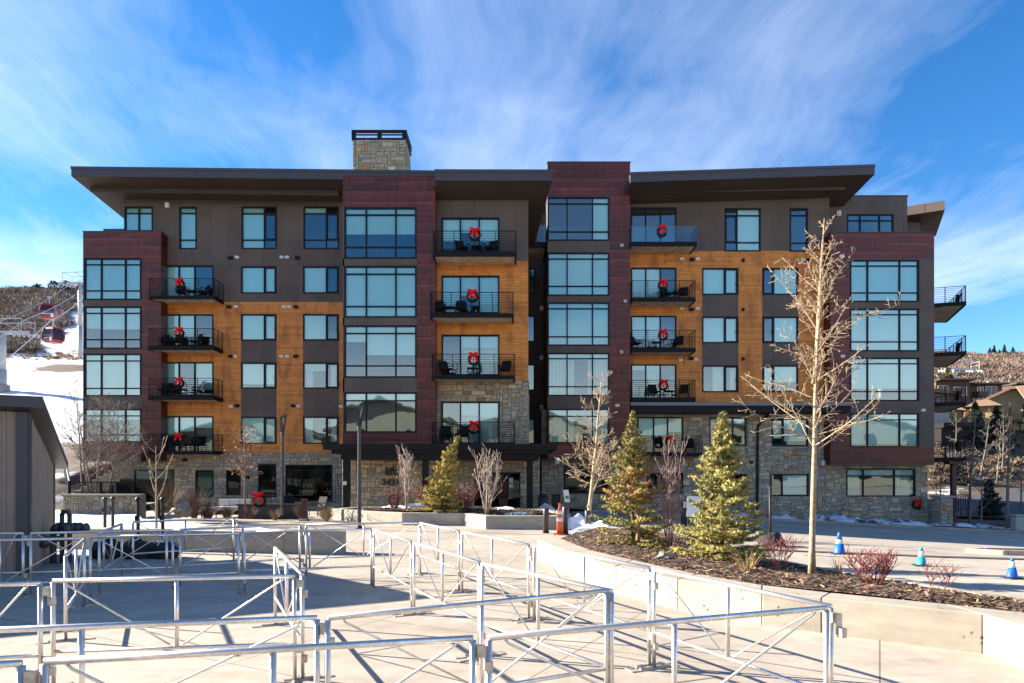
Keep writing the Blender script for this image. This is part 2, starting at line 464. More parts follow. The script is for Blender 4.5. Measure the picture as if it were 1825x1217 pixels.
def window(px, Y, key, cols=(), rows=(), blind=1.0, fw=.075, sash=None, name='window', curtain=False, doorish=False, proud=.03, glass='glass'):
    """px=(x0,x1,ytop,ybot); cols/rows: mullion and transom positions in px; blind: share covered from the top, or one per column"""
    x0, x1, z0, z1 = wrect(px, Y)
    OPEN.setdefault(key, []).append((x0, x1, z0, z1))
    yf, yb = Y - proud, Y + .16
    f = MB()
    f.box(x0, x0 + fw, yf, yb, z0, z1); f.box(x1 - fw, x1, yf, yb, z0, z1)
    f.box(x0 + fw, x1 - fw, yf, yb, z1 - fw, z1); f.box(x0 + fw, x1 - fw, yf, yb, z0, z0 + fw)
    cx = [PX(c, Y) for c in cols]; rz = sorted(PZ(r, Y) for r in rows)
    mw = .032
    for c in cx: f.box(c - mw * 1.15, c + mw * 1.15, yf + .012, Y + .09, z0 + fw, z1 - fw)
    xs = [x0 + fw] + [v for c in cx for v in (c - mw * 1.15, c + mw * 1.15)] + [x1 - fw]
    for r in rz:
        for k in range(0, len(xs), 2): f.box(xs[k], xs[k + 1], yf + .018, Y + .08, r - mw, r + mw)
    if sash is not None:                         # an opening light with its own heavier frame and a handle
        k, lo, hi = sash
        a, b = xs[2 * k], xs[2 * k + 1]
        zs = [z0 + fw] + rz + [z1 - fw]; c0, c1 = zs[lo] + (mw if lo else 0), zs[hi] - (mw if hi < len(zs) - 1 else 0)
        s = .06
        f.box(a, a + s, yf + .022, Y + .07, c0, c1); f.box(b - s, b, yf + .022, Y + .07, c0, c1)
        f.box(a + s, b - s, yf + .022, Y + .07, c0, c0 + s); f.box(a + s, b - s, yf + .022, Y + .07, c1 - s, c1)
        hz = (c0 + c1) / 2 - .12
        f.tube([(b - s - .14, Y + .055, hz + .1), (b - s - .05, Y + .035, hz + .1), (b - s - .05, Y + .035, hz - .1), (b - s - .14, Y + .055, hz - .1)], .008, 4)
    if doorish:
        for c in cx[:2]: f.box(c - .012, c + .012, yf - .04, yf + .012, z0 + .85, z0 + 1.25)
    w = f.build(name, M['frame'], BLD)
    g = MB(); g.box(x0 + fw * .6, x1 - fw * .6, Y + .045, Y + .055, z0 + fw * .6, z1 - fw * .6)
    g.build('pane', M[glass], w)
    edges = [x0 + fw * .7] + cx + [x1 - fw * .7]
    bl = list(blind) if isinstance(blind, (tuple, list)) else [blind] * (len(edges) - 1)
    b = MB(); any_ = False
    for k, fr in enumerate(bl):
        if fr <= 0: continue
        any_ = True
        zb = z1 - (z1 - z0) * fr
        b.box(edges[k] + .015, edges[k + 1] - .015, Y + .13, Y + .134, zb, z1 - .02)
        if fr < .99: b.box(edges[k] + .015, edges[k + 1] - .015, Y + .122, Y + .142, zb - .03, zb)
    if any_: b.build('blind', M['blind'], w)
    if curtain:
        rnd = random.Random(int(px[0] * 7 + px[2]))
        spans = curtain if isinstance(curtain, (tuple, list)) else [(x0 + .05, x1 - .05)]
        for a, bb in spans:
            cmb = MB()
            if a > 60: a, bb = PX(a, Y), PX(bb, Y)
            n = max(6, int((bb - a) / .045)); ph = rnd.random() * 6; prev = None
            for i in range(n + 1):
                x = a + (bb - a) * i / n; y = Y + .24 + .045 * math.sin(i * 1.25 + ph) + .02 * math.sin(i * .37)
                if prev is not None: cmb.quad((prev[0], prev[1], z0 + .03), (x, y, z0 + .03), (x, y, z1 - .03), (prev[0], prev[1], z1 - .03))
                prev = (x, y)
            cmb.build('curtain', M['curtain'], w, True)
    return w


def balcony(front, rail_y, slab_y, slab_b, Yf, Yw, glass=False, left_wall=False, rear_dx=0):
    """front=(x0,x1) px at the front edge"""
    x0, x1 = PX(front[0], Yf), PX(front[1], Yf)
    zt, zb, zr = PZ(slab_y, Yf), PZ(slab_b, Yf), PZ(rail_y, Yf)
    s = MB()
    s.box(x0 + .09, x1 - .09, Yf + .09, Yw - .002, zb + .03, zt - .03)
    b = s.build('balcony', M['slabc'], BLD)
    e = MB()
    e.box(x0, x1, Yf, Yf + .088, zb, zt)
    e.box(x0, x0 + .088, Yf + .089, Yw - .003, zb, zt); e.box(x1 - .088, x1, Yf + .089, Yw - .003, zb, zt)
    e.box(x0 + .09, x1 - .09, Yf + .09, Yw - .003, zt - .028, zt - .004)
    for k in (.12, .88):                           # outrigger brackets under the slab
        pass
    e.build('edge_beam', M['rail'], b)
    r = MB()
    if glass:
        n = 4
        for k in range(n):
            a = x0 + .03 + (x1 - x0 - .06) * k / n; c = x0 + .03 + (x1 - x0 - .06) * (k + 1) / n
            r.box(a + .008, c - .008, Yf + .03, Yf + .042, zt + .01, zr)
        for xx in (x0 + .03, x1 - .042): r.box(xx, xx + .012, Yf + .06, Yw - .05, zt + .01, zr)
        r.build('railing', M['rglass'], b)
        r2 = MB(); r2.box(x0, x1, Yf + .02, Yf + .052, zr, zr + .02); r2.box(x1 - .05, x1 - .02, Yf + .053, Yw - .02, zr, zr + .02)
        r2.build('hand_rail', M['grey_flash'], b)
        return b
    n = max(3, round((x1 - x0) / .98))
    for k in range(n + 1):
        xx = x0 + .03 + (x1 - x0 - .06) * k / n
        r.box(xx - .016, xx + .016, Yf + .02, Yf + .052, zt - .1, zr)
    for xx in (x0 + .03, x1 - .03):
        for yy in (Yf + (Yw - Yf) * .5, Yw - .06): r.box(xx - .016, xx + .016, yy - .016, yy + .016, zt - .1, zr)
    r.box(x0, x1, Yf + .012, Yf + .06, zr, zr + .03)
    for xx in (x0 + .03, x1 - .03): r.box(xx - .024, xx + .024, Yf + .061, Yw - .03, zr, zr + .03)
    nb = 8
    for k in range(nb):
        z = zt + .06 + (zr - zt - .06) * k / nb
        r.box(x0 + .02, x1 - .02, Yf + .03, Yf + .046, z - .009, z + .009)
        for xx in (x0 + .03, x1 - .03): r.box(xx - .008, xx + .008, Yf + .05, Yw - .03, z - .009, z + .009)
    r.build('railing', M['rail'], b)
    return b


# ---- windows first (they register their openings) ----
L = 'L'
window((222, 272.5, 368, 412.5), YL, L, (247.5,), (380,), 1)
window((319.5, 350.6, 368.5, 444), YL, L, (), (380, 427.5), 1)
window((430.5, 493.5, 368, 444), YL, L, (471,), (380.5, 427.5), (1, 0), sash=(1, 1, 2))
window((541, 604, 368, 444), YL, L, (581.5,), (380.5, 427.5), (.16, 0), sash=(1, 1, 2))
for y0, y1, bl0, bl1, cu in ((474.5, 523, 1, (1, 0), 0), (559.5, 607, 1, (.9, 0), 0), (646, 692.5, (.8, .8), (.3, 0), 1), (742.5, 791, (1, 1), 0, 1)):
    window((429.5, 493, y0, y1), YL, L, (471,), (), bl0, sash=(1, 0, 1))
    window((540, 604, y0, y1), YL, L, (581.5,), (), bl1, sash=(1, 0, 1), curtain=((541, 556), (588, 603)) if cu else False)
for y0, y1, bl in ((473, 529, (1, 1, 0)), (559.8, 616, (.72, .72, 0)), (645.3, 705, (.8, 0, .8)), (741.7, 806, (.5, .4, .3))):
    window((288, 380.5, y0, y1), YL, L, (319, 347), (), bl, doorish=True)
# ground floor, left
for px, cols, rows, bl in (((460.5, 493, 827, 886), (), (), 0), ((509, 592, 828, 893), (537, 563), (838,), 0), ((348.5, 380.5, 838, 887), (), (), .95), ((403.5, 429, 838, 882), (), (), 0)):
    window(px, YL, L, cols, rows, bl, glass='dglass')
window((206, 311, 837, 905), YL, L, (240, 275), (), 0, glass='dglass')
LB = 'LB'
for y0, y1, t0, t1, bl in ((460, 534.5, 471.5, 518, 1), (546, 621.5, 558, 605, (.5, .52, .52)), (630.5, 706, 643, 692, 1), (729, 788, 741, 775, (.3, .3, .3))):
    window((150, 251.8, y0, y1), YLB, LB, (180.5, 223.4), (t0, t1), bl)
C = 'C'
for y0, y1, t0, t1, bl in ((369.4, 461, 382.7, 440.4, .5), (473.6, 566, 488.3, 546, 1), (579.8, 673, 594, 651.8, (.3, .55, .55)), (699, 771, 714, None, .2)):
    window((613.7, 742.4, y0, y1), YC, C, (652.7, 705.4), (t0, t1) if t1 else (t0,), bl)
CB = 'CB'
for k, (y0, y1, bl) in enumerate(((387.7, 449, (.65, .4, .65)), (491, 559, (1, .5, 1)), (596.5, 669, (0, .3, .3)), (715.6, 792, (0, .3, .35)))):
    window((787, 890, y0, y1), YCB, CB, (820.5, 854), (), bl, doorish=True, curtain=((822, 852), (856, 888)) if k > 1 else False)
RC = 'RC'
for y0, y1, bl, cu in ((477, 523, 0, 0), (562, 609, 0, 0), (649, 696, 0, 1), (746, 791, 0, 1)):
    window((934, 953, y0, y1), YREC, RC, (), (), bl, curtain=bool(cu))
MB_ = 'MB'
for k, (y0, y1, t0, t1, bl) in enumerate(((351, 429, 363, 413, (0, 0, 1)), (450, 527, 461.3, 510, 1), (538.7, 616, 550, 600, 1), (628.7, 705.6, 639, 689, .15), (728.7, 789.7, 742, None, .15))):
    window((976, 1086, y0, y1), YM, MB_, (1010.8, 1056), (t0, t1) if t1 else (t0,), bl, curtain=((980, 1024), (1048, 1083)) if k > 2 else False)
R = 'R'
window((1124.5, 1205.5, 369.7, 442), YR, R, (1151, 1177), (381,), 0, doorish=True)
window((1291.5, 1355.7, 371, 448), YR, R, (1313.5,), (384, 432), (0, 1), sash=(0, 1, 2))
window((1407.5, 1439.5, 371, 448.5), YR, R, (), (384, 433), 0)
for k, (y0, y1, d0, d1, bl) in enumerate(((477.5, 525.5, 477, 532, 1), (564, 611.5, 562.5, 621, (.95, .95)), (651, 699, 649, 710, (.1, .1)))):
    window((1251.5, 1316, y0, y1), YR, R, (1291.5,), (), bl if k < 2 else 0, sash=(1, 0, 1), curtain=((1272, 1290), (1303, 1315)) if k == 2 else False)
    window((1358.5, 1422.5, y0, y1), YR, R, (1379,), (), (0, 1) if k < 2 else (.6, .6), sash=(0, 0, 1))
    window((1124.5, 1205.5, d0, d1), YR, R, (1151, 1177), (), ((1, 1, 0), (.7, .9, 0), (.15, .2, 0))[k], doorish=True, curtain=((1152, 1176),) if k == 2 else False)
window((1136, 1217.5, 743, 808), YR, R, (1165, 1190), (), (.5, .5, .4), doorish=True)
window((1264, 1330, 744, 794), YR, R, (1306,), (), (.2, .2), curtain=((1266, 1290),))
window((1374, 1440, 746, 795), YR, R, (1396,), (), (.7, .8), sash=(0, 0, 1))
window((1005, 1083, 829.7, 879), 42.0, R, (1044,), (845,), .35, glass='dglass')
window((1153, 1218, 843, 879), YR, R, (1186,), (), 0, glass='dglass')
window((1290, 1330, 844, 878), YR, R, (1310,), (), 0, glass='dglass')
window((1373, 1441, 844.5, 884), YR, R, (1394,), (), (0, .9))
window((1508, 1631, 835, 885), YR, R, (1538.5, 1594), (848,), .25, curtain=((1512, 1536), (1600, 1627)))
RB = 'RB'
for k, (y0, y1, t0, t1) in enumerate(((463, 538, 473.8, 521.7), (550, 626, 560.5, 609), (637.5, 714.6, 648, 697.7), (736.5, 797, 748, None))):
    window((1515, 1638, y0, y1), YRB, RB, (1546.5, 1603.6), (t0, t1) if t1 else (t0,), (1, 1, .7, .9)[k])
RP = 'RP'
window((1509.5, 1592.4, 381.5, 424), 43.2, RP, (1533, 1567.5), (393,), 0)

# ---- cladding ----
colL = [(429.5, 493), (540, 604)]
infL = [(607, 646), (692.5, 742.5)]
brownL = [(221, 613, 345, 537.7)] + [(a, b, c, d) for a, b in colL for c, d in infL]
wallzone('brown_wall', M['brown'], brownL[:1], YL, L); wallzone('spandrel', M['brown'], brownL[1:], YL, L, each=True)
woodL = [(286, 429.5, 537.7, 806), (493, 540, 537.7, 806), (604, 613, 537.7, 806)] + [(a, b, c, d) for a, b in colL for c, d in ((537.7, 559.5), (791, 806))]
wallzone('wood_wall', M['wood'], woodL, YL, L)
ashlar('stone_wall', [(205, 615, 806, 912)], YL, L, 3)
# left bay
redLB = [(148, 251.8, 413, 460), (251.8, 287, 413, 820), (148, 251.8, 788, 820)]
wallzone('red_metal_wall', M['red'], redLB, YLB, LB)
wallzone('brown_wall', M['brown'], [(148, 251.8, a, b) for a, b in ((534.5, 546), (621.5, 630.5), (706, 729))] + [(148, 150, 460, 788)], YLB, LB, each=True)
# central wing
redC = [(611, 742.4, 313.5, 369.4), (742.4, 776, 313.5, 795), (611, 742.4, 771, 795)]
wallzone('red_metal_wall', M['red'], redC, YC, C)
wallzone('brown_wall', M['brown'], [(611, 742.4, a, b) for a, b in ((461, 473.6), (566, 579.8), (673, 699))] + [(611, 613.7, 369.4, 771)], YC, C, each=True)
wallzone('brown_wall', M['brown'], [(774, 941.5, 345, 465)], YCB, CB)
wallzone('wood_wall', M['wood'], [(774, 941.5, 465, 677)], YCB, CB)
ashlar('stone_wall', [(774, 941.5, 677, 797)], YCB, CB, 5)
# mid right tower
redM = [(976, 1123, 289.5, 351), (1086, 1123, 351, 817), (976, 1086, 789.7, 817)]
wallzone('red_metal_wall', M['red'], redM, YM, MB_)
wallzone('brown_wall', M['brown'], [(976, 1086, a, b) for a, b in ((429, 450), (527, 538.7), (616, 628.7), (705.6, 728.7))], YM, MB_, each=True)
# right wing
colR = [(1251.5, 1316), (1358.5, 1422.5)]
brownR = [(1120, 1478, 345, 447)] + [(a, b, c, d) for a, b in colR for c, d in ((525.5, 564), (611.5, 651))]
wallzone('brown_wall', M['brown'], brownR[:1], YR, R); wallzone('spandrel', M['brown'], brownR[1:], YR, R, each=True)
woodR = [(1120, 1251.5, 447, 717), (1316, 1358.5, 447, 717), (1422.5, 1472, 447, 717)] + [(a, b, c, d) for a, b in colR for c, d in ((447, 477.5), (699, 717))]
wallzone('wood_wall', M['wood'], woodR, YR, R)
ashlar('stone_wall', [(965, 1653, 730, 950)], YR, R, 8)
# penthouse on the right, behind the bay
wallzone('brown_wall', M['brown'], [(1470, 1617, 350, 425)], 43.2, RP)
# right bay
wallzone('red_metal_wall', M['red'], [(1480, 1665, 414.5, 461), (1480, 1515, 461, 827), (1515, 1665, 797, 827)], YRB, RB)
wallzone('brown_wall', M['brown'], [(1638, 1665, 461, 797)] + [(1515, 1638, a, b) for a, b in ((461, 463), (538, 550), (626, 637.5), (714.6, 736.5))], YRB, RB, each=True)
# recess between the central wing and the tower
wallzone('brown_wall', M['brown'], [(925, 975, 380, 830)], YREC, RC)

# ---- returns: side walls of the projecting volumes, tops, back and inner walls ----
sd = MB()
def side(m, x, ya, yb, za, zb): m.quad((x, ya, za), (x, yb, za), (x, yb, zb), (x, ya, zb))
zLB0, zLB1 = PZ(820, YLB), PZ(413, YLB)
s = MB(); side(s, PX(287, YLB), YLB, YL, zLB0, zLB1); side(s, PX(148, YLB), YLB, 58, zLB0, zLB1)
s.build('red_metal_return', M['red'], BLD)
s = MB(); zC0, zC1 = PZ(795, YC), PZ(313.5, YC)
side(s, PX(776, YC), YC, YCB, zC0, zC1); side(s, PX(611, YC), YC, YL + .1, zC0, zC1)
s.build('red_metal_return', M['red'], BLD)
s = MB(); side(s, PX(941.5, YCB), YCB, YREC, PZ(465, YCB), PZ(340, YCB)); s.build('brown_return', M['brown'], BLD)
s = MB(); side(s, PX(941.5, YCB), YCB, YREC, PZ(677, YCB), PZ(465, YCB)); s.build('wood_return', M['wood'], BLD)
ashlar('stone_return', [(YCB, YREC, PZ(797, YCB), PZ(677, YCB))], PX(941.5, YCB), None, 12, 'y+', world=True)
s = MB(); zM0, zM1 = PZ(817, YM), PZ(289.5, YM)
side(s, PX(1123, YM), YM, YR, zM0, zM1); side(s, PX(976, YM), YM, 43.5, PZ(351, YM), zM1)
s.build('red_metal_return', M['red'], BLD)
s = MB(); side(s, PX(976, YM), YM, YREC, zM0, PZ(351, YM)); s.build('brown_return', M['brown'], BLD)
s = MB(); zR0, zR1 = PZ(827, YRB), PZ(414.5, YRB)
side(s, PX(1480, YRB), YRB, YR, zR0, zR1); s.build('red_metal_return', M['red'], BLD)
s = MB(); side(s, PX(1665, YRB), YRB, 58, zR0, zR1); side(s, PX(1617, 43.2), 43.2, 58, zR1, PZ(350, 43.2)); side(s, PX(1653, YR), YR, 50, -2, zR0)
side(s, PX(221, YL), YL, 58, zLB1, PZ(330, YL)); side(s, PX(205, YL), YL, 58, -.5, zLB0)
side(s, PX(1478, YR), YR, 43.2, PZ(450, YR), PZ(345, YR))
s.build('brown_return', M['brown'], BLD)
# bay tops and bottoms
s = MB()
def cap(m, x0, x1, y0, y1, z0, z1, nm='parapet'): q = MB(); q.box(x0, x1, y0, y1, z0, z1); q.build(nm, M['fascia'], BLD)
cap(s, PX(148, YLB) - .03, PX(287, YLB) + .03, YLB - .03, YLB + .3, zLB1, zLB1 + .05)
cap(s, PX(148, YLB), PX(287, YLB), YLB + .3, 50, zLB1 - .6, zLB1 - .5)
cap(s, PX(611, YC) - .03, PX(776, YC) + .03, YC - .03, YC + .3, zC1, zC1 + .05)
cap(s, PX(611, YC), PX(776, YC), YC + .31, 46, zC1 - .5, zC1 - .4)
cap(s, PX(976, YM) - .03, PX(1123, YM) + .03, YM - .03, YM + .3, zM1, zM1 + .06)
cap(s, PX(976, YM), PX(1123, YM), YM + .31, 52, zM1 - .5, zM1 - .4)
cap(s, PX(1480, YRB) - .03, PX(1665, YRB) + .03, YRB - .03, YRB + .3, zR1, zR1 + .05)
cap(s, PX(1480, YRB), PX(1665, YRB), YRB + .31, 50, zR1 - .6, zR1 - .5)
cap(s, PX(1470, 43.2), PX(1617, 43.2) + .04, 43.16, 58, PZ(350, 43.2), PZ(350, 43.2) + .07)
for x0, x1, y0, y1, z in ((148, 287, YLB, YL, zLB0), (611, 776, YC, YCB, zC0), (976, 1123, YM, YR, zM0), (1480, 1665, YRB, YR, zR0)):
    cap(s, PX(x0, y0) + .01, PX(x1, y0) - .01, y0 + .01, y1 + 1, z - .05, z, 'bay_soffit')
# small parapet on the roof terrace, far left
cap(s, PX(184, 44), PX(222, 44), 44, 50, zLB1, PZ(407.5, 44))
# rear corner behind the right bay so that the block has no open back
s = MB()
s.quad((PX(205, YL), 58, -2), (PX(1665, YRB), 58, -2), (PX(1665, YRB), 58, 20), (PX(205, YL), 58, 20))
s.build('rear_wall', M['brown'], BLD)
# rooms: inner walls, floors
s = MB()
xl, xr = PX(150, YLB) + .05, PX(1660, YRB)
s.quad((xl, YL + 4.5, -2), (xr, YL + 4.5, -2), (xr, YL + 4.5, 19.4), (xl, YL + 4.5, 19.4))
xc0, xc1 = PX(611, YC) + .05, PX(941.5, YCB) - .05
s.quad((xc0, YCB + 4.5, 3.3), (xc1, YCB + 4.5, 3.3), (xc1, YCB + 4.5, 18.2), (xc0, YCB + 4.5, 18.2))
for x in (PX(420, YL), PX(510, YL), PX(1240, YR), PX(1345, YR), PX(1462, YR)): s.quad((x, YR + .7, -1.5), (x, YL + 4.4, -1.5), (x, YL + 4.4, 17), (x, YR + .7, 17))
s.quad((PX(776, YC), YCB + .2, 3.3), (PX(776, YC), YCB + 4.4, 3.3), (PX(776, YC), YCB + 4.4, 18), (PX(776, YC), YCB + .2, 18))
s.build('inner_wall', M['room'], BLD)
s = MB()
for z in FL:
    s.box(xl, xc0 - .3, YL + .2, YL + 4.4, z - .25, z)
    s.box(PX(977, YM), PX(1122, YM), YM + .2, YL + 4.4, z - .25, z); s.box(PX(1123, YR), PX(1478, YR), YR + .2, YL + 4.4, z - .25, z)
    s.box(PX(1481, YRB), PX(1660, YRB), YRB + .2, YL + 4.4, z - .25, z)
    s.box(xl, PX(285, YLB), YLB + .2, YL + .19, z - .25, z)
    s.box(xc0, xc1, YC + .9, YCB + 4.4, z - .25, z); s.box(xc0, PX(774, YC), YC + .2, YC + .89, z - .25, z)
s.build('floor_slab', M['room'], BLD)


# ---- roofs ----
def roof(name, x0, x1, yf, yb, zf0, zf1, th, drop, xs_skew=(0, 0), band=.55):
    """mono-pitch roof: front fascia from (x0,zf0) to (x1,zf1) at yf, falling by drop towards yb; zf is the top of the fascia"""
    m = MB()
    a = [(x0, yf), (x1, yf), (x1 + xs_skew[1], yb), (x0 + xs_skew[0], yb)]
    zt = [zf0, zf1, zf1 - drop, zf0 - drop]
    m.hexa([(p[0], p[1], z - th) for p, z in zip(a, zt)], [(p[0], p[1], z) for p, z in zip(a, zt)])
    o = m.build(name, M['fascia'], BLD)
    # drip edge on the top of the fascia
    d = MB(); k = .03
    d.hexa([(x0 - k, yf - k, zf0 - .14), (x1 + k, yf - k, zf1 - .14), (x1 + k, yf - .003, zf1 - .14), (x0 - k, yf - .003, zf0 - .14)],
           [(x0 - k, yf - k, zf0 + .02), (x1 + k, yf - k, zf1 + .02), (x1 + k, yf - .003, zf1 + .02), (x0 - k, yf - .003, zf0 + .02)])
    d.build('drip_edge', M['fascia'], o)
    # boarded soffit in two planes: the outer one rises to the fascia, an inner strip steps down to the wall
    s = MB(); e = .02
    q = [(p[0] + (e if i in (0, 3) else -e), p[1] + (e if i < 2 else -e), z - th - .006) for i, (p, z) in enumerate(zip(a, zt))]
    s.quad(q[3], q[2], q[1], q[0])
    s.build('soffit', M['soffit'], o)
    return o


YRF = 39.9
roof('roof', PX(127, YRF), PX(776, 39.9), YRF, 60, PZ(297, YRF), PZ(304.5, YRF), .56, 1.75)
s = MB()                                           # lowered soffit box along the wall
x0, x1 = PX(219, YL), PX(613, YL)
s.hexa([(x0 - 1.2, 41.2, PZ(340, 41.4) - .14), (x1, 41.2, PZ(347, 41.4) - .14), (x1, YL - .003, PZ(347.5, YL)), (x0 - 1.2, YL - .003, PZ(342.5, YL))],
       [(x0 - 1.2, 41.2, PZ(325, 41.4)), (x1, 41.2, PZ(331, 41.4)), (x1, YL - .003, PZ(325, YL)), (x0 - 1.2, YL - .003, PZ(320, YL))])
s.build('soffit_box', M['soffit'], BLD)
YWF = 33.6
roof('roof', PX(775.5, YWF), PX(983.5, YWF), YWF, 46, PZ(302.5, YWF), PZ(303, YWF), .53, .9, (0, -1.0))
s = MB(); x0, x1 = PX(777, YCB), PX(941, YCB)
s.hexa([(x0, 34.5, PZ(346, YCB) - .05), (x1 - .02, 34.5, PZ(346, YCB) - .05), (x1 - .02, YCB - .003, PZ(357, YCB)), (x0, YCB - .003, PZ(357, YCB))],
       [(x0, 34.5, PZ(334, YCB)), (x1 - .02, 34.5, PZ(334, YCB)), (x1 - .02, YCB - .003, PZ(334, YCB)), (x0, YCB - .003, PZ(334, YCB))])
s.build('soffit_box', M['soffit'], BLD)
# sloping soffit wing that closes the gap above the recess
s = MB()
A, B_, C_, D = P(981, 323, 33.8), P(943, 351, 35.62), P(943, 440, 43.2), P(946, 436, 42.6)
s.hexa([P(982, 325, 33.7), P(943.5, 352, 35.61), P(943.5, 442, 43.5), P(951, 420, 43.5)], [P(982, 318, 33.7), P(943.5, 345, 35.61), P(943.5, 434, 43.5), P(951, 412, 43.5)])
s.build('soffit_wing', M['soffit'], BLD)
YRR = 39.4
roof('roof', PX(1123.5, YRR), PX(1559, YRR), YRR, 58, PZ(307.5, YRR), PZ(293.5, YRR), .56, 1.9)
s = MB(); x0, x1 = PX(1124, YR), PX(1479, YR)
s.hexa([(x0, 40.7, PZ(343, 40.9) - .12), (x1 + .3, 40.7, PZ(337, 40.9) - .12), (x1 + .3, YR - .003, PZ(346, YR)), (x0, YR - .003, PZ(352.5, YR))],
       [(x0, 40.7, PZ(328, 40.9)), (x1 + .3, 40.7, PZ(320, 40.9)), (x1 + .3, YR - .003, PZ(320, YR)), (x0, YR - .003, PZ(326, YR))])
s.build('soffit_box', M['soffit'], BLD)
# the roof over the east side, seen past the penthouse
o = MB()
pts = [P(1600, 370, 46), P(1684, 357, 44.5), P(1668, 405, 50), P(1600, 420, 50)]
o.hexa([(p.x, p.y, p.z - .62) for p in pts], [tuple(p) for p in pts])
ro = o.build('roof', M['brown'], BLD)
o = MB(); o.quad(*[(p.x, p.y, p.z - .63) for p in (pts[3], pts[2], pts[1], pts[0])]); o.build('soffit', M['soffit'], ro)
o = MB(); o.box(PX(1600, 46.5), PX(1640, 46.5), 46.5, 54, 13, PZ(385, 46.5)); o.build('brown_return', M['brown'], BLD)

# ---- chimney ----
YCH = 46.0
x0, x1 = PX(629, YCH), PX(722, YCH); zt, zb = PZ(249.5, YCH), PZ(325, YCH)
ch = ashlar('chimney', [(x0, x1, zb, zt)], YCH, None, 21, world=True, cw=.2, ch=.16)
ashlar('chimney_side', [(YCH, YCH + 2.2, zb, zt)], x1, None, 22, 'y+', parent=ch, world=True, cw=.2, ch=.16)
m = MB(); m.box(x0 + .01, x1 - .01, YCH + .02, YCH + 2.2, zb, zt - .01); m.build('chimney_core', M['mortar'], ch)
m = MB(); a, b = PX(627, YCH), PX(725, YCH); zc = PZ(232.5, YCH); y0, y1 = YCH - .1, YCH + 2.3
h = zc - zt
for z0_, z1_ in ((zt, zt + .11), (zt + h * .44, zt + h * .56), (zc - .2, zc)):
    m.box(a, b, y0, y0 + .08, z0_, z1_); m.box(a, b, y1 - .08, y1, z0_, z1_)
    m.box(a, a + .08, y0 + .081, y1 - .081, z0_, z1_); m.box(b - .08, b, y0 + .081, y1 - .081, z0_, z1_)
for xx in (a + .004, (a + b) / 2 - .12, b - .3 - .004): m.box(xx, xx + .3, y0 + .004, y0 + .076, zt + .111, zc - .201)
m.build('chimney_cap', M['frame'], ch)

# ---- balconies ----
BAL = []
for k, (fx, ry, sy, sb) in enumerate((((264.8, 382.5), 496.6, 526.8, 533), ((264, 381), 585.7, 616, 623.5), ((264, 381), 674.3, 705, 712.5), ((264, 381), 774, 803, 810))):
    balcony(fx, ry, sy, sb, 41.25, YL); BAL.append(('left', k, fx, sy, 41.25))
for k, (fx, ry, sy, sb) in enumerate((((771, 920.5), 411.7, 448, 456.7), ((766, 915.4), 521, 558, 565.5), ((769, 918), 631.4, 668.5, 675.5), ((769, 918), 753, 788, 795.5))):
    balcony(fx, ry, sy, sb, 34.2, YCB)
balcony((1124, 1242.6), 403, 430.6, 438.4, 40.5, YR, glass=True)
for k, (fx, ry, sy, sb) in enumerate((((1126, 1240), 500.4, 530, 537), ((1126, 1240), 589, 619.7, 627), ((1126, 1240), 678, 708, 716), ((1139, 1252), 777, 807, 813))):
    balcony(fx, ry, sy, sb, 40.6, YR)
# glass balcony over the recess, with its deep slab
balcony((930, 974), 401, 431, 442, 41.2, 44.0, glass=True)
# balconies on the east side: wedge-shaped slabs
for k, (ry, sy, rx) in enumerate(((509, 537, 1721), (598, 626, 1721), (687, 716, 1721), (786, 815, 1720))):
    xw = PX(1665.5, YRB) + .02
    q = [(xw, 42.1), (PX(rx, 41.4), 41.4), (PX(rx, 41.4) + 1.9, 46.2), (xw, 46.2)]
    zt = PZ(sy, 41.4); zr = PZ(ry, 41.4)
    m = MB(); m.prism([(a, b) for a, b in ((xw, 42.2), (q[1][0] - .08, 41.52), (q[2][0] - .1, 46.1), (xw, 46.1))], zt - .2, zt - .03)
    b = m.build('balcony', M['slabc'], BLD)
    e = MB()
    for i in (0, 1, 2):
        p, r_ = Vector((*q[i], zt - .11)), Vector((*q[i + 1], zt - .11)); e.obox((p + r_) / 2, r_ - p, (r_ - p).length - .001, .08, .24 - i * .003)
    e.prism([(xw, 42.2), (q[1][0] - .08, 41.52), (q[2][0] - .1, 46.1), (xw, 46.1)], zt - .028, zt)
    e.build('edge_beam', M['rail'], b)
    e = MB()
    for i in (0, 1, 2):
        p, r_ = Vector((*q[i], 0)), Vector((*q[i + 1], 0)); d = r_ - p
        for j in range(9):
            z = zt + .08 + (zr - zt - .08) * j / 8
            c = (p + r_) / 2; c.z = z; e.obox(c, d, d.length, .018 if j < 8 else .045, .018 if j < 8 else .03)
        n = max(2, round(d.length / 1.1))
        for j in range(n + (1 if i == 2 else 0)):
            c = p + d * j / n; e.box(c.x - .018, c.x + .018, c.y - .018, c.y + .018, zt - .1, zr)
    e.build('railing', M['rail'], b)
m = MB(); xx, yy = PX(1699, 41.9), 41.9
m.box(xx - .13, xx + .13, yy - .13, yy + .13, -1.5, PZ(827, 41.9)); m.box(xx - .4, xx + .4, yy - .3, yy + .3, PZ(827, 41.9), PZ(821, 41.9)); m.box(xx - .35, xx + .35, yy - .35, yy + .35, -1.6, PZ(925, 41.9))
m.build('column', M['red_post'], BLD)

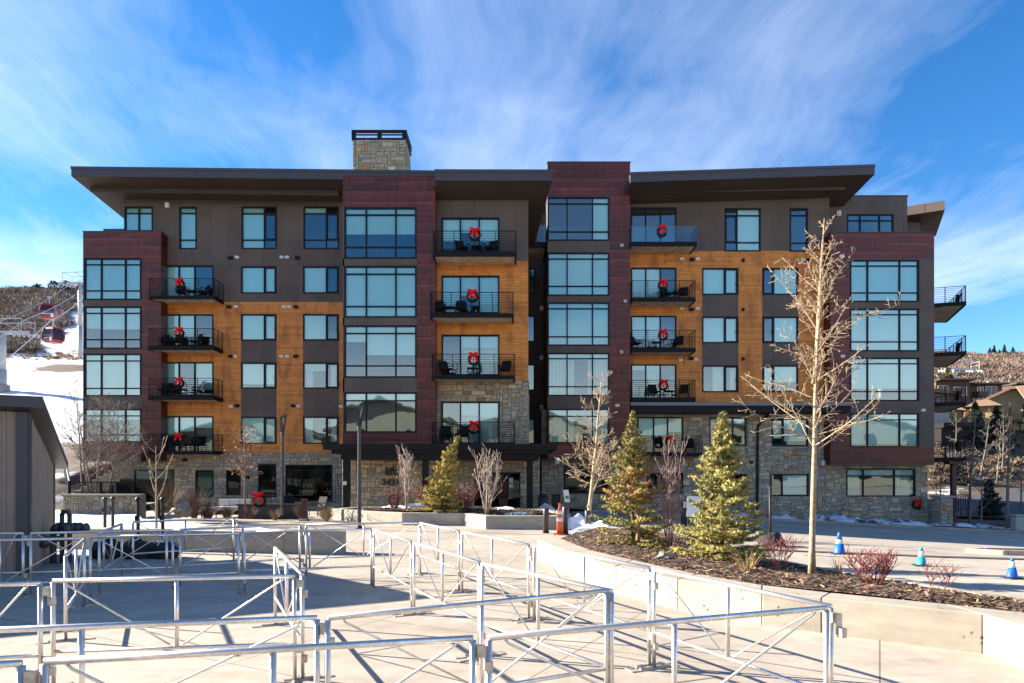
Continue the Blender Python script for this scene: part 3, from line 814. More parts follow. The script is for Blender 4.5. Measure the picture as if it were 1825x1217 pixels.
# ---- entry canopy, columns, entrance ----
YCN = 32.2; YEN = 35.75
m = MB()
x0, x1 = PX(576, YCN), PX(993, YCN); zt = PZ(792, YCN)
z1_, z2_, z3_ = PZ(801, YCN), PZ(808, YCN), PZ(818.5, YCN)
m.box(x0, x1, YCN, 36.5, z1_, zt); m.box(x0 + .35, x1 - .35, YCN + .18, 36.5, z2_, z1_ - .001); m.box(x0 + .75, x1 - .85, YCN + .4, 36.5, z3_, z2_ - .001)
m.box(x0 + .3, x1, 36.5, 42.0, z1_, zt - .002)
cn = m.build('canopy', M['canopy'], BLD)
m = MB(); m.box(x0 - .03, x1 + .03, YCN - .03, YCN - .001, zt - .10, zt + .03); m.build('drip_edge', M['canopy'], cn)
for a, b in ((612.5, 623.5), (753, 763.5), (938.5, 949.5)):
    m = MB(); m.box(PX(a, 32.9), PX(b, 32.9), 32.75, 33.05, -.1, z3_ + .02); m.build('column', M['canopy'], BLD)
EN = 'EN'
zg = -.3
window((845, 928, 842, 915), YEN, EN, (872, 905), (), 0, name='entrance_door', glass='dglass')
ashlar('stone_wall', [(610, 962, 800, 930)], YEN, EN, 31)
m = MB(); side(m, PX(610, YEN), YEN, YL + .1, -.5, z2_); side(m, PX(958, YEN), YEN, YR, -.5, z2_); m.build('brown_return', M['brown'], BLD)
m = MB(); m.quad((PX(612, YEN), 39.5, -.4), (PX(956, YEN), 39.5, -.4), (PX(956, YEN), 39.5, 3.4), (PX(612, YEN), 39.5, 3.4)); m.build('inner_wall', M['room'], BLD)
# dark opening right of the entrance
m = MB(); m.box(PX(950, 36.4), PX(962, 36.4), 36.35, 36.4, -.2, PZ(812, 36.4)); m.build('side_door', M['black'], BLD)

# the lettering beside the entrance
def lettering(txt, px, py, Y, hpx, mat, nm, tw=1.0):
    cu = bpy.data.curves.new(nm, 'FONT'); cu.body = txt; cu.size = 1.0; cu.extrude = .035; cu.align_x = 'LEFT'; cu.offset = .012
    tmp = bpy.data.objects.new(nm, cu); COL.objects.link(tmp)
    dg = bpy.context.evaluated_depsgraph_get(); me = bpy.data.meshes.new_from_object(tmp.evaluated_get(dg))
    bpy.data.objects.remove(tmp)
    me.name = nm; k = hpx * Y / F / .72
    me.transform(Matrix.Translation(Vector((PX(px, Y), Y, PZ(py, Y))) - ORG[BLD.name]) @ Matrix.Diagonal((k * tw, 1, k, 1)) @ Matrix.Rotation(PI / 2, 4, 'X'))
    me.materials.clear(); me.materials.append(mat)
    o = bpy.data.objects.new(nm, me); link(o, BLD); ORG[o.name] = ORG[BLD.name]
    return o


lettering('lift', 685.5, 847, YEN - .1, 15, M['black'], 'name_lettering', 1.05)
lettering('2431', 680.5, 864.5, YEN - .1, 10.5, M['black'], 'number_lettering', 1.1)

# ---- lower roof over the right-hand ground floors ----
m = MB(); Y0 = 40.7
m.box(PX(1124, Y0) + .02, PX(1516, Y0), Y0, YR - .01, PZ(735, Y0), PZ(723, Y0)); lr = m.build('eave', M['canopy'], BLD)
m = MB(); m.box(PX(1124, Y0), PX(1518, Y0), Y0 - .08, YR - .01, PZ(722.8, Y0), PZ(717, Y0)); m.build('gutter', M['grey_flash'], lr)
# downspout
m = MB(); Yd = YR - .12
m.tube([P(1371, 737, Yd - .6), P(1366, 742, Yd), P(1352, 758, Yd), P(1350.5, 762, Yd), P(1349.5, 925, Yd)], .075, 8)
m.build('downspout', M['canopy'], BLD)

# ---- small fittings: vents, wall lamps, boxes ----
def vent(px, py, Y):
    m = MB(); c = P(px, py, Y)
    for dx in (-.05, .05):
        m.tube([(c.x + dx, Y, c.z), (c.x + dx, Y - .07, c.z)], .085, 10)
    m.box(c.x - .05, c.x + .05, Y - .068, Y, c.z - .083, c.z + .083)
    m.box(c.x + .01, c.x + .07, Y - .09, Y - .07, c.z - .03, c.z + .03)
    m.build('vent', M['white'], BLD)


def lamp(px, py, Y, w=.13, mat='canopy'):
    m = MB(); c = P(px, py, Y); m.box(c.x - w, c.x + w, Y - .16, Y, c.z - .085, c.z + .085); m.box(c.x - w * .5, c.x + w * .5, Y - .05, Y, c.z + .09, c.z + .12)
    m.build('wall_lamp', M[mat], BLD)


for px, py in ((422.5, 458.5), (502.5, 458.5), (512, 458.5), (421, 546.5), (506.5, 546.5), (515.5, 546.5), (419.5, 635), (501.5, 635), (512, 635), (412, 724), (532, 724)): vent(px, py, YL)
for px, py in ((411, 460), (530.5, 460), (409, 547.5), (527.5, 547.5), (412, 635.5), (527.5, 635.5), (423, 723.5), (523, 723.5), (330, 820), (442, 851)): lamp(px, py, YL)
for px, py in ((608, 724),): vent(px, py, YL)
for px, py in ((1215, 461.5), (1243.5, 461.5), (1215, 550), (1243.5, 550), (1213, 641.5), (1240, 640.5), (1432, 463.5), (1429, 553), (1428, 640.5)): vent(px, py, YR)
for px, py in ((1233, 463), (1232, 552), (1231, 639), (1439, 464.5)): lamp(px, py, YR)
for px, py in ((1324, 464.5), (1324, 552), (1324, 640), (1339, 824)): lamp(px, py, YR, .07)
for px, py in ((1499.5, 456.5), (1502, 547), (1501.5, 635)): vent(px, py, YRB)
vent(1645, 731, YRB); vent(1100, 722.5, YM)
lamp(1107.5, 438.5, YM, .1, 'beige_box'); lamp(1113.5, 537.5, YM, .1, 'beige_box'); lamp(1107, 628, YM, .1, 'beige_box')
def sbox(px, py, Y, w, h):
    m = MB(); c = P(px, py, Y); m.box(c.x - w, c.x + w, Y - .12, Y, c.z - h, c.z + h); m.box(c.x - w * .25, c.x + w * .75, Y - .2, Y - .12, c.z - h * .7, c.z + h * .8)
    m.build('wall_box', M['white'], BLD)
for px, py, Y in ((299, 366, YL), (1494, 381, 43.2), (1461, 466, YR), (1460, 555, YR), (993, 821.5, YM), (1467, 825, YR), (965, 461, 45.9), (965, 550, 45.9), (965, 638, 45.9), (965, 726, 45.9)): sbox(px, py, Y, .12, .16)
# notices
NP = mplain('notice_paper', (.62, .56, .54), .7)
for px, py, Y, w, h in ((822, 866, YEN - .1, .11, .14), (864, 866, YEN - .1, .11, .14), (911, 866, YEN - .12, .11, .1), (614.5, 861, 32.74, .09, .09), (911, 856, YEN - .12, .1, .13)):
    m = MB(); c = P(px, py, Y); m.box(c.x - w, c.x + w, Y - .01, Y, c.z - h, c.z + h)
    m.build('notice', NP, BLD)
# ------------------------------------------------------------------ ground, plaza, road, planters, hills
def sheet(name, poly_bbox, step, zf, mat, inside=None, kind='structure', smooth_=True):
    x0, x1, y0, y1 = poly_bbox; m = MB()
    nx, ny = max(1, round((x1 - x0) / step)), max(1, round((y1 - y0) / step)); idx = {}
    def vid(i, j):
        if (i, j) not in idx:
            x, y = x0 + (x1 - x0) * i / nx, y0 + (y1 - y0) * j / ny
            idx[i, j] = len(m.v); m.v.append((x, y, zf(x, y)))
        return idx[i, j]
    for i in range(nx):
        for j in range(ny):
            cx, cy = x0 + (x1 - x0) * (i + .5) / nx, y0 + (y1 - y0) * (j + .5) / ny
            if inside is None or inside(cx, cy): m.face((vid(i, j), vid(i + 1, j), vid(i + 1, j + 1), vid(i, j + 1)))
    o = m.build(name, mat, None, smooth_)
    if kind: o['kind'] = kind
    return o


def inpoly(poly):
    def f(x, y):
        c = False; n = len(poly)
        for i in range(n):
            (xa, ya), (xb, yb) = poly[i], poly[i - 1]
            if (ya > y) != (yb > y) and x < (xb - xa) * (y - ya) / (yb - ya) + xa: c = not c
        return c
    return f


def fillpoly(name, poly, zf, mat, step=1.0, kind='structure'):
    """a sheet with the exact outline of poly, cut into strips so that it follows zf"""
    import bmesh
    bm = bmesh.new()
    f = bm.faces.new([bm.verts.new((x, y, 0)) for x, y in poly])
    xs = [p[0] for p in poly]; ys = [p[1] for p in poly]
    for ax, lo, hi in ((0, min(xs), max(xs)), (1, min(ys), max(ys))):
        n = int((hi - lo) / step)
        for k in range(1, n + 1):
            co = [0, 0, 0]; no = [0, 0, 0]; co[ax] = lo + k * step + .0013; no[ax] = 1
            bmesh.ops.bisect_plane(bm, geom=bm.verts[:] + bm.edges[:] + bm.faces[:], plane_co=co, plane_no=no)
    for v in bm.verts: v.co.z = zf(v.co.x, v.co.y)
    bmesh.ops.recalc_face_normals(bm, faces=bm.faces[:])
    if sum(fc.normal.z for fc in bm.faces) < 0: bmesh.ops.reverse_faces(bm, faces=bm.faces[:])
    me = bpy.data.meshes.new(name); bm.to_mesh(me); bm.free(); me.materials.append(mat)
    o = bpy.data.objects.new(name, me); link(o)
    if kind: o['kind'] = kind
    return o


def fbm(x, y, s=1.0, o=4):
    v = 0; a = .5
    for k in range(o):
        v += a * mnoise.noise(Vector((x * s, y * s, 3.7 + k))); s *= 2.1; a *= .5
    return v


# winter soil: brown litter with matted dry grass
t = NT('winter_soil'); co = t.coords()
a = t.noise(co, .6, 6, .65); b = t.noise(co, 9, 5, .7)
c = t.mix(t.ramp(a, (.3, (.065, .045, .03)), (.55, (.12, .085, .055)), (.75, (.19, .15, .10))), t.ramp(b, (.3, (.6, .58, .55)), (.7, (1.3, 1.25, 1.2))), 1, 'MULTIPLY')
t.bump(b, .8, .08); M['soil'] = t.fin(c, .95)
# snow with soil showing through in drifts
def snowy(name, soil, thr, sx=.35, sy=.35, soft=.05, extra=None):
    t = NT(name); co = t.coords()
    a = t.noise(t.n('Mapping', None, Vector=co, Scale=(sx, sy, .6)).outputs[0], 1, 7, .62)
    if extra: a = extra(t, co, a)
    b = t.noise(co, 5, 5, .7); n = t.noise(co, .8, 4)
    dirt = t.mix(t.ramp(n, (.3, tuple(x * .65 for x in soil)), (.7, tuple(x * 1.3 for x in soil))), t.ramp(b, (.3, (.6, .6, .58)), (.7, (1.3, 1.28, 1.25))), 1, 'MULTIPLY')
    sn = t.ramp(t.noise(co, 1.6, 5), (.3, (.62, .635, .675)), (.7, (.76, .765, .78)))
    if extra:                                      # grooming lines and ski tracks run down the fall line
        tk = t.noise(t.n('Mapping', None, Vector=co, Rotation=(0, 0, .35), Scale=(1.6, .10, .1)).outputs[0], 1.0, 5, .6)
        sn = t.mix(sn, t.ramp(tk, (.32, (.70, .72, .77)), (.5, (1, 1, 1)), (.66, (.88, .89, .92))), 1, 'MULTIPLY')
        sp_ = t.noise(co, 3.0, 2, .5)
        sn = t.mix(sn, t.ramp(sp_, (.24, (.45, .40, .34)), (.30, (1, 1, 1))), 1, 'MULTIPLY')
    k = t.ramp(a, (thr - soft, (0, 0, 0)), (thr + soft, (1, 1, 1)))
    t.bump(t.mix(b, n, .5), .5, .06)
    return t.fin(t.mix(dirt, sn, k), .85)


GROUND = sheet('ground', (-400, 400, -250, 420), 8, lambda x, y: gz(x, min(y, 45)) - .35 if y > -30 else -.35, M['soil'])
fillpoly('plaza', [(-24, -14), (9, -14), (9, 6), (6.1, 9), (3.2, 22), (3.2, 38), (-5, 40.5), (-23.5, 43), (-24, 20)], gz, M['plaza'], 2)
fillpoly('road', [(9.1, -14), (60, -14), (60, 39.2), (4.2, 39.2), (3.3, 38), (3.3, 22), (6.2, 9), (9.1, 6)], lambda x, y: gz(x, y) + .004, M['road'], 2)
# dark wet streaks where melt water crosses the road
t = NT('wet_paving'); co = t.coords(); n = t.noise(co, 1.5, 5)
M['wet'] = t.fin(t.ramp(n, (.3, (.055, .048, .042)), (.7, (.15, .13, .11))), .4)
def streak(pts, w, z=.022):
    poly = [(x, y + w * (1 + .5 * mnoise.noise(Vector((x * .7, y, 1)))) * (.15 if i in (0, len(pts) - 1) else 1)) for i, (x, y) in enumerate(pts)]
    low = [(x, y - w * (1 + .5 * mnoise.noise(Vector((x * .7, y, 5)))) * (.15 if i in (0, len(pts) - 1) else 1)) for i, (x, y) in enumerate(pts)]
    return fillpoly('wet_patch', low + poly[::-1], lambda x, y: gz(x, y) + z, M['wet'], 1)
streak([(6.4, 19.2), (7.6, 18.9), (9.2, 18.4), (11, 17.6), (13, 17.1), (16, 16.8), (19, 16.6)], .22)
streak([(6.2, 20.4), (7.5, 20.2), (8.6, 20.0), (9.6, 19.5)], .10)
streak([(10.5, 14.6), (12, 14.2), (14, 14.0), (16, 13.9)], .08)
# yellow lines on the paving by the trees
M['yellow'] = mplain('yellow_paint', (.55, .34, .03), .7, 0, .25, 6)
for k, (x, y, l) in enumerate(((4.9, 25.6, 2.6), (5.1, 24.2, 2.6), (5.3, 22.8, 2.4), (7.6, 17.6, 1.2))):
    fillpoly('road_marking', [(x, y), (x + l, y - .5), (x + l, y - .36), (x, y + .14)], lambda a, b: gz(a, b) + .026, M['yellow'], 1)
# kerb and pavement in front of the building, right
def kerbline(x): return 39.3
m = MB(); xs = [4.2 + k * 1.5 for k in range(36)]
for a, b in zip(xs, xs[1:]):
    za, zb = gz(a, 39.3), gz(b, 39.3)
    m.hexa([(a + .004, 39.22, za - .3), (b - .004, 39.22, zb - .3), (b - .004, 39.6, zb - .3), (a + .004, 39.6, za - .3)], [(a + .004, 39.24, za + .13), (b - .004, 39.24, zb + .13), (b - .004, 39.6, zb + .13), (a + .004, 39.6, za + .13)])
o = m.build('kerb', M['plaza']); o['kind'] = 'structure'
fillpoly('pavement', [(3.3, 39.6), (58, 39.6), (58, 44), (-5, 44), (-5, 40.6)], lambda x, y: gz(x, 39.6) + .11, M['plaza'], 2)
# entrance walk
# ploughed snow along the foot of the wall
def drift(name, x0, x1, y0, y1, zb, h, mat, step=.16, seed=0, kind='stuff', thr=.0, shape=None):
    def zf(x, y):
        ex = min(1, (x - x0) / .6, (x1 - x) / .6); ey = min(1, (y - y0) / ((y1 - y0) * .35), (y1 - y) / ((y1 - y0) * .35))
        e = max(0, min(ex, 1)) * max(0, ey)
        if shape: e *= shape(x, y)
        v = h * (e ** .7) * (.55 + 1.5 * fbm(x + seed * 7, y, .8, 3) + .9 * fbm(x, y + seed * 3, 3.2, 2))
        return (zb(x, y) if callable(zb) else zb) - .03 + max(-.02, v)
    return sheet(name, (x0, x1, y0, y1), step, zf, mat, None, kind)


M['roadsnow'] = snowy('ploughed_snow', (.10, .085, .07), .47, 1.1, 1.1)
for k, (a, b, c, d, h) in enumerate(((11.5, 17.5, 40.1, 41.8, .24), (17.8, 25.2, 39.7, 41.8, .42), (25.4, 41, 39.7, 42.6, .35))):
    tag(drift('snow_bank', a, b, c, d, lambda x, y: gz(x, 39.6) + .11, h, M['roadsnow'], .17, k), kind='stuff')

# ---- the raised planter in front of the entrance ----
PLC = [(-8.2, 30.6), (-6.1, 28.35), (-4.42, 27.15), (-1.95, 26.9), (-.98, 25.15), (1.62, 25.1), (2.3, 26.6), (1.6, 30.2), (-3.2, 32.2), (-7.4, 32.2)]
def inset(poly, d):
    out = []; n = len(poly)
    for i in range(n):
        p, a, b = Vector(poly[i]), Vector(poly[i - 1]), Vector(poly[(i + 1) % n])
        e1, e2 = (p - a).normalized(), (b - p).normalized()
        n1, n2 = Vector((-e1.y, e1.x)), Vector((-e2.y, e2.x))
        bis = (n1 + n2).normalized(); k = d / max(.4, bis.dot(n1))
        out.append(tuple(p + bis * k))
    return out


def wallring(name, outer, inner, z0, z1, mat, parent=None, closed=True, seg=True):
    m = MB(); n = len(outer)
    f0 = z0 if callable(z0) else (lambda x, y: z0); f1 = z1 if callable(z1) else (lambda x, y: z1)
    for i in range(n if closed else n - 1):
        j = (i + 1) % n; q = [outer[i], outer[j], inner[j], inner[i]]
        c = Vector((sum(p[0] for p in q) / 4, sum(p[1] for p in q) / 4))
        q = [tuple(Vector(p) + (c - Vector(p)) * .004) for p in q]
        m.hexa([(x, y, f0(x, y)) for x, y in q], [(x, y, f1(x, y)) for x, y in q])
    o = m.build(name, mat, parent)
    bv = o.modifiers.new('edge', 'BEVEL'); bv.width = .018; bv.segments = 2; bv.limit_method = 'ANGLE'
    return o


pl = thing('planter', 'raised concrete planter with zigzag front holding a small evergreen, in front of the entrance', 'planter', (-3, 29, 0))
wallring('planter_wall', PLC, inset(PLC, .36), -.1, .5, M['cast'], pl)
t = NT('bark_mulch'); co = t.coords()
v = t.n('TexVoronoi', {'feature': 'F1'}, Vector=t.n('Mapping', None, Vector=co, Scale=(14, 22, 14)).outputs[0], Scale=1)
n = t.noise(co, 1.2, 5)
c = t.mix(t.ramp(t.n('SeparateXYZ', None, Vector=v.outputs['Color']).outputs[0], (.0, (.026, .016, .011)), (.5, (.075, .044, .029)), (.85, (.16, .10, .065)), (1, (.34, .25, .17))), t.ramp(n, (.3, (.6, .58, .55)), (.7, (1.35, 1.25, 1.15))), 1, 'MULTIPLY')
t.bump(v.outputs['Distance'], .9, .04); M['mulch'] = t.fin(c, .95)
t = NT('mulch_chip'); at = t.n('VertexColor', {'layer_name': 'tone'}).outputs['Color']; M['chip'] = t.fin(at, .9)


def chips(m, n, inside, zf, bbox, rnd, size=1.0, dens=None):
    m.mi = 1; k = 0
    while k < n:
        x, y = rnd.uniform(*bbox[:2]), rnd.uniform(*bbox[2:])
        if dens and rnd.random() > dens(x, y): continue
        k += 1
        if not inside(x, y): continue
        L = rnd.uniform(.025, .085) * size; W = rnd.uniform(.008, .02) * size; a = rnd.uniform(0, 2 * PI)
        d = Vector((math.cos(a), math.sin(a), rnd.uniform(-.45, .45))); s = Vector((-math.sin(a), math.cos(a), rnd.uniform(-.5, .5)))
        c = Vector((x, y, zf(x, y) + rnd.uniform(.004, .03)))
        q = rnd.random(); base = (.06, .036, .024) if q < .42 else (.13, .08, .05) if q < .74 else (.23, .15, .095) if q < .92 else (.42, .31, .20)
        m.col = tuple(b * rnd.uniform(.7, 1.3) for b in base)
        m.quad(c - d * L - s * W, c + d * L - s * W * .6, c + d * L + s * W, c - d * L + s * W * .7)
    m.mi = 0; m.col = None


def mulchbed(poly, zf, n, step, parent=None, seed=1, size=1.0, dens=None):
    f = inpoly(poly); m = MB(); rnd = random.Random(seed)
    xs = [p[0] for p in poly]; ys = [p[1] for p in poly]; bb = (min(xs), max(xs), min(ys), max(ys))
    o = fillpoly('mulch', poly, zf, M['mulch'], step, None)
    chips(m, n, f, zf, bb, rnd, size, dens)
    c = m.build('bark_chips', [M['chip'], M['chip']], o); c['kind'] = 'stuff'
    o['kind'] = 'stuff'
    return o


ic = inset(PLC, .36)
def zpl(x, y):
    d = math.hypot((x + 3) / 4.6, (y - 29) / 3.2)
    return .44 + .26 * max(0, 1 - d) + .05 * fbm(x, y, 1.1, 3)
mulchbed(ic, zpl, 4500, .45, None, 3, 1.6)
for k, (x0, x1, y0, y1, h) in enumerate(((-7.3, -3.3, 29.6, 31.2, .22), (-5.0, -3.3, 28.7, 29.7, .24), (-1.4, .4, 28.6, 29.8, .20), (-.6, 1.1, 26.2, 27.6, .16), (-3.1, -2.2, 29.3, 30.2, .16))):
    tag(drift('snow_patch', x0, x1, y0, y1, lambda x, y: zpl(x, y) - .02, h, M['snow'], .12, 10 + k), kind='stuff')

# ---- the long curved planter on the right ----
WO = [(.60, 16.1), (1.18, 13.5), (1.76, 11.55), (2.52, 10.25), (3.40, 9.16), (4.02, 8.74), (5.40, 7.72), (5.42, 7.05), (5.70, 5.2), (6.2, 2.0), (6.6, -3)]
WI = [(1.16, 16.45), (1.62, 13.9), (2.22, 12.4), (2.95, 10.75), (3.62, 9.72), (4.30, 9.10), (5.34, 8.32), (5.98, 7.75), (6.3, 5.4), (6.8, 2.1), (7.2, -3)]
BK = [(8.1, -3), (7.75, 5.2), (7.35, 9.3), (6.55, 11.2), (5.75, 13.1), (5.1, 15.6), (4.0, 18.4), (2.75, 19.9), (2.0, 18.6)]
def zw(x, y): return .50 - .04 * smooth(15, 9, y)
RP_ = thing('planter_wall', 'long curved low concrete wall holding the mulch bed with the tall bare tree, right foreground', 'planter wall', (3.4, 9.2, 0))
for i in range(len(WO) - 1):
    m = MB(); q = [WO[i], WO[i + 1], WI[i + 1], WI[i]]; c = Vector((sum(p[0] for p in q) / 4, sum(p[1] for p in q) / 4))
    q = [tuple(Vector(p) + (c - Vector(p)).normalized() * .004) for p in q]
    if i == 0: pass
    m.hexa([(x, y, -.1) for x, y in q], [(x, y, zw(x, y)) for x, y in q])
    o = m.build('wall_segment', M['cast'], RP_); bv = o.modifiers.new('edge', 'BEVEL'); bv.width = .014; bv.segments = 2
bed = WI + BK
def zbed(x, y):
    xi = WI[0][0]
    for (xa, ya), (xb, yb) in zip(WI, WI[1:]):
        if yb <= y <= ya: xi = xa + (xb - xa) * (ya - y) / (ya - yb); break
        xi = xb
    f = min(1.0, max(0.0, (x - xi) / 2.6))
    return zw(x, y) - .01 - (.0 if f > .05 else 0) if f == 0 else .475 - .22 * f + .10 * math.sin(min(1, f * 1.2) * PI) + .05 * fbm(x, y, .9, 4)
mulchbed(bed, zbed, 26000, .35, None, 5, 1.0, lambda x, y: min(1.0, (9.5 / max(4.0, y)) ** 2 + .04))
# kerb on the road side of the bed
m = MB()
for i in range(len(BK) - 1):
    a, b = Vector(BK[i]), Vector(BK[i + 1]); d = (b - a).normalized(); s_ = Vector((d.y, -d.x)) * .16
    q = [a, a + s_, b + s_, b]
    za = [gz(p.x, p.y) for p in q]
    m.hexa([(p.x, p.y, z - .2) for p, z in zip(q, za)], [(p.x, p.y, max(z + .12, zbed(p.x, p.y) + .02)) for p, z in zip(q, za)])
o = m.build('kerb', M['plaza']); o['kind'] = 'structure'

# kerbed island at the right edge
m = MB(); isl = [(12.9, 19.2), (13.5, 18.5), (15, 18.3), (22, 18.0), (22, 19.6), (13.8, 19.9)]
zi = lambda x, y: gz(x, y) + .14
ii = inset(isl, .18)
o = wallring('kerb', isl, ii, lambda x, y: gz(x, y) - .2, zi, M['plaza']); o['kind'] = 'structure'
fillpoly('island_soil', ii, lambda x, y: gz(x, y) + .10, M['soil'], 1)

# ---- low cast wall on the left and the snowy bed behind it ----
LW = [(-4.42, 17.35), (-5.92, 17.45), (-9.9, 18.2), (-15.5, 19.2)]
lw = thing('seat_wall', 'low grey cast concrete wall behind the barriers, left of the plaza', 'low wall', (-6, 17.6, 0))
for i in range(len(LW) - 1):
    a, b = Vector(LW[i]), Vector(LW[i + 1]); d = (b - a).normalized(); n_ = Vector((-d.y, d.x)); n_ = n_ if n_.y > 0 else -n_
    m = MB(); a2, b2 = a + d * .006, b - d * .006; h = .62 if i == 0 else .56
    q = [b2, a2, a2 + n_ * .5, b2 + n_ * .5]
    m.hexa([(p.x, p.y, -.1) for p in q], [(p.x, p.y, h) for p in q])
    o = m.build('wall_segment', M['cast'], lw); bv = o.modifiers.new('edge', 'BEVEL'); bv.width = .015; bv.segments = 2
BEDL = [(-10.0, 18.75), (-5.9, 18.0), (-6.3, 19.2), (-7.7, 20.9), (-10.2, 22.2), (-13.2, 24), (-14.4, 25.9), (-14.6, 28), (-23.4, 29), (-23.4, 20.5), (-15.5, 19.75)]
def zbl(x, y): return .40 + .004 * (y - 18) + .10 * smooth(-8, -14, x) + .10 * fbm(x, y, .5, 4)
def bx(t, co, a):
    return a
M['bedsnow'] = snowy('bed_snow', (.10, .075, .05), .40, .5, .5, .06)
fillpoly('snow_bed', BEDL, zbl, M['bedsnow'], .5)

# ---- left: bank beside the building and the ski hill ----
def zbank(x, y):
    k = smooth(-23.2, -27, x)
    return (.3 + 4.4 * smooth(29, 60, y)) * (.25 + .75 * k) + .25 * fbm(x, y, .35, 3) * k
M['banksoil'] = snowy('bank_soil', (.085, .062, .042), .60, .25, .25)
sheet('bank', (-60, -21, 29, 64), 1.0, lambda x, y: zbank(x, y) if x < -26.4 or y < 41 else -1, M['banksoil'], lambda x, y: not (x > -26 and y > 43))
def zhill(x, y):
    z = 4.4 + .345 * (min(y, 110) - 62) + (.43 * (min(y, 178) - 110) if y > 110 else 0)
    if y > 178: z -= .12 * (y - 178)
    z += 2.6 * fbm(x, y, .035, 4) * smooth(62, 90, y)
    z -= .10 * max(0, x + 60) * smooth(62, 140, y)
    return z
def runmask(t, co, a):
    sp = t.n('SeparateXYZ', None, Vector=co).outputs
    lowr = t.n('Math', {'operation': 'MULTIPLY_ADD'}, **{'0': sp[1], '1': -.045, '2': .045 * 112}).outputs[0]
    run = t.n('Math', {'operation': 'MULTIPLY_ADD'}, **{'0': sp[1], '1': .022, '2': t.n('Math', {'operation': 'MULTIPLY_ADD'}, **{'0': sp[0], '1': .045, '2': .045 * 82 - .022 * 116}).outputs[0]}).outputs[0]
    run = t.n('Math', {'operation': 'MINIMUM'}, **{'0': run, '1': .12}).outputs[0]
    mx = t.n('Math', {'operation': 'MAXIMUM'}, **{'0': lowr, '1': run}).outputs[0]
    mx = t.n('Math', {'operation': 'MINIMUM'}, **{'0': mx, '1': .28}).outputs[0]
    ds = t.n('VectorMath', {'operation': 'DISTANCE'}, **{'0': t.n('Mapping', None, Vector=co, Scale=(.6, 1, 0)).outputs[0], '1': (-40.5, 101.5, 0)}).outputs['Value']
    pt = t.n('MapRange', {'clamp': True}, Value=ds, **{'From Min': 2.0, 'From Max': 7.5, 'To Min': -.34, 'To Max': 0.0}).outputs[0]
    mx = t.n('Math', {'operation': 'ADD'}, **{'0': mx, '1': pt}).outputs[0]
    return t.n('Math', {'operation': 'ADD'}, **{'0': mx, '1': a}).outputs[0]
M['hillsnow'] = snowy('hill_snow', (.115, .085, .062), .50, .16, .16, .035, runmask)
sheet('ski_hill', (-200, 15, 61, 230), 2.6, zhill, M['hillsnow'])


def brushfield(name, pts, rnd, r0, r1, mats, n=26, tone=((.20, .155, .125), (.28, .225, .185), (.145, .11, .09), (.30, .235, .17))):
    """low winter scrub: every bush a burst of thin stems and twig tips"""
    m = MB()
    for x, y, z, s in pts:
        r = rnd.uniform(r0, r1) * s; b = rnd.choice(tone); q = rnd.uniform(.75, 1.25)
        for k in range(n):
            a = rnd.uniform(0, 2 * PI); el = rnd.uniform(.25, 1.45); L = r * rnd.uniform(.6, 1.15)
            d = Vector((math.cos(a) * math.cos(el), math.sin(a) * math.cos(el), math.sin(el) * .85))
            p0 = Vector((x, y, z)) + d * L * rnd.uniform(.0, .55); p1 = Vector((x, y, z)) + d * L
            sdv = d.cross(Vector((rnd.uniform(-1, 1), rnd.uniform(-1, 1), rnd.uniform(-1, 1)))).normalized() * r * rnd.uniform(.05, .13)
            m.col = tuple(v * q * rnd.uniform(.75, 1.3) for v in b)
            m.tri(p0 - sdv, p0 + sdv, p1)
    o = m.build(name, mats); o['kind'] = 'stuff'
    return o


rnd = random.Random(11); pts = []
while len(pts) < 3600:
    y = rnd.uniform(100, 184); x = rnd.uniform(-150, -60)
    px = CX + x * F / y
    if px < -160 or px > 170: continue
    lowr = -.045 * (y - 112); run = .022 * (y - 116) + .045 * (x + 82)
    k = max(lowr, min(run, .12)) + fbm(x, y, .09, 3) * .5
    if k > -.02: continue
    pts.append((x, y, zhill(x, y) - .15, 1))
brushfield('hillside_brush', pts, rnd, .9, 2.0, M['chip'], 30)
pts = []
for k in range(130):                                # tan grass along the snow edge
    x = rnd.uniform(-100, -70); y = 110 + rnd.uniform(-2.5, 2) + 3 * fbm(x, 0, .1, 2)
    pts.append((x, y, zhill(x, y) - .1, .7))
brushfield('dry_grass', pts, rnd, .8, 1.3, M['chip'], 26, ((.36, .22, .09), (.42, .28, .12), (.26, .17, .08)))

# ---- right: rising ground, drive, scrub hill ----
def zright(x, y):
    ks = ((40, -1.35), (44, -1.2), (50, -.65), (58, .35), (62, 1.2), (69, 4.3), (77, 7.9), (86, 8.6), (100, 9.5), (130, 13), (150, 19), (200, 33), (262, 49), (300, 47))
    z = ks[-1][1]
    for (a, za), (b, zb) in zip(ks, ks[1:]):
        if a <= y <= b: z = za + (zb - za) * (y - a) / (b - a); break
    if y < 60: z += -.03 * (x - 30) * smooth(60, 44, y)
    return z + .5 * fbm(x, y, .12, 3) * smooth(60, 68, y) + 4 * fbm(x, y, .02, 3) * smooth(140, 200, y)
def rmask(t, co, a):
    sp = t.n('SeparateXYZ', None, Vector=co).outputs
    far = t.n('MapRange', {'clamp': True}, Value=sp[1], **{'From Min': 84, 'From Max': 120, 'To Min': 0.0, 'To Max': -.5}).outputs[0]
    return t.n('Math', {'operation': 'ADD'}, **{'0': far, '1': a}).outputs[0]
M['rightsnow'] = snowy('thawing_slope', (.095, .066, .042), .61, .22, .42, .03, rmask)
sheet('hillside', (25.6, 330, 42.2, 290), 2.2, zright, M['rightsnow'], lambda x, y: not (x < 40 and y < 44))
M['asphalt'] = mplain('asphalt', (.075, .075, .08), .85, 0, .2, .8, .3, .3)
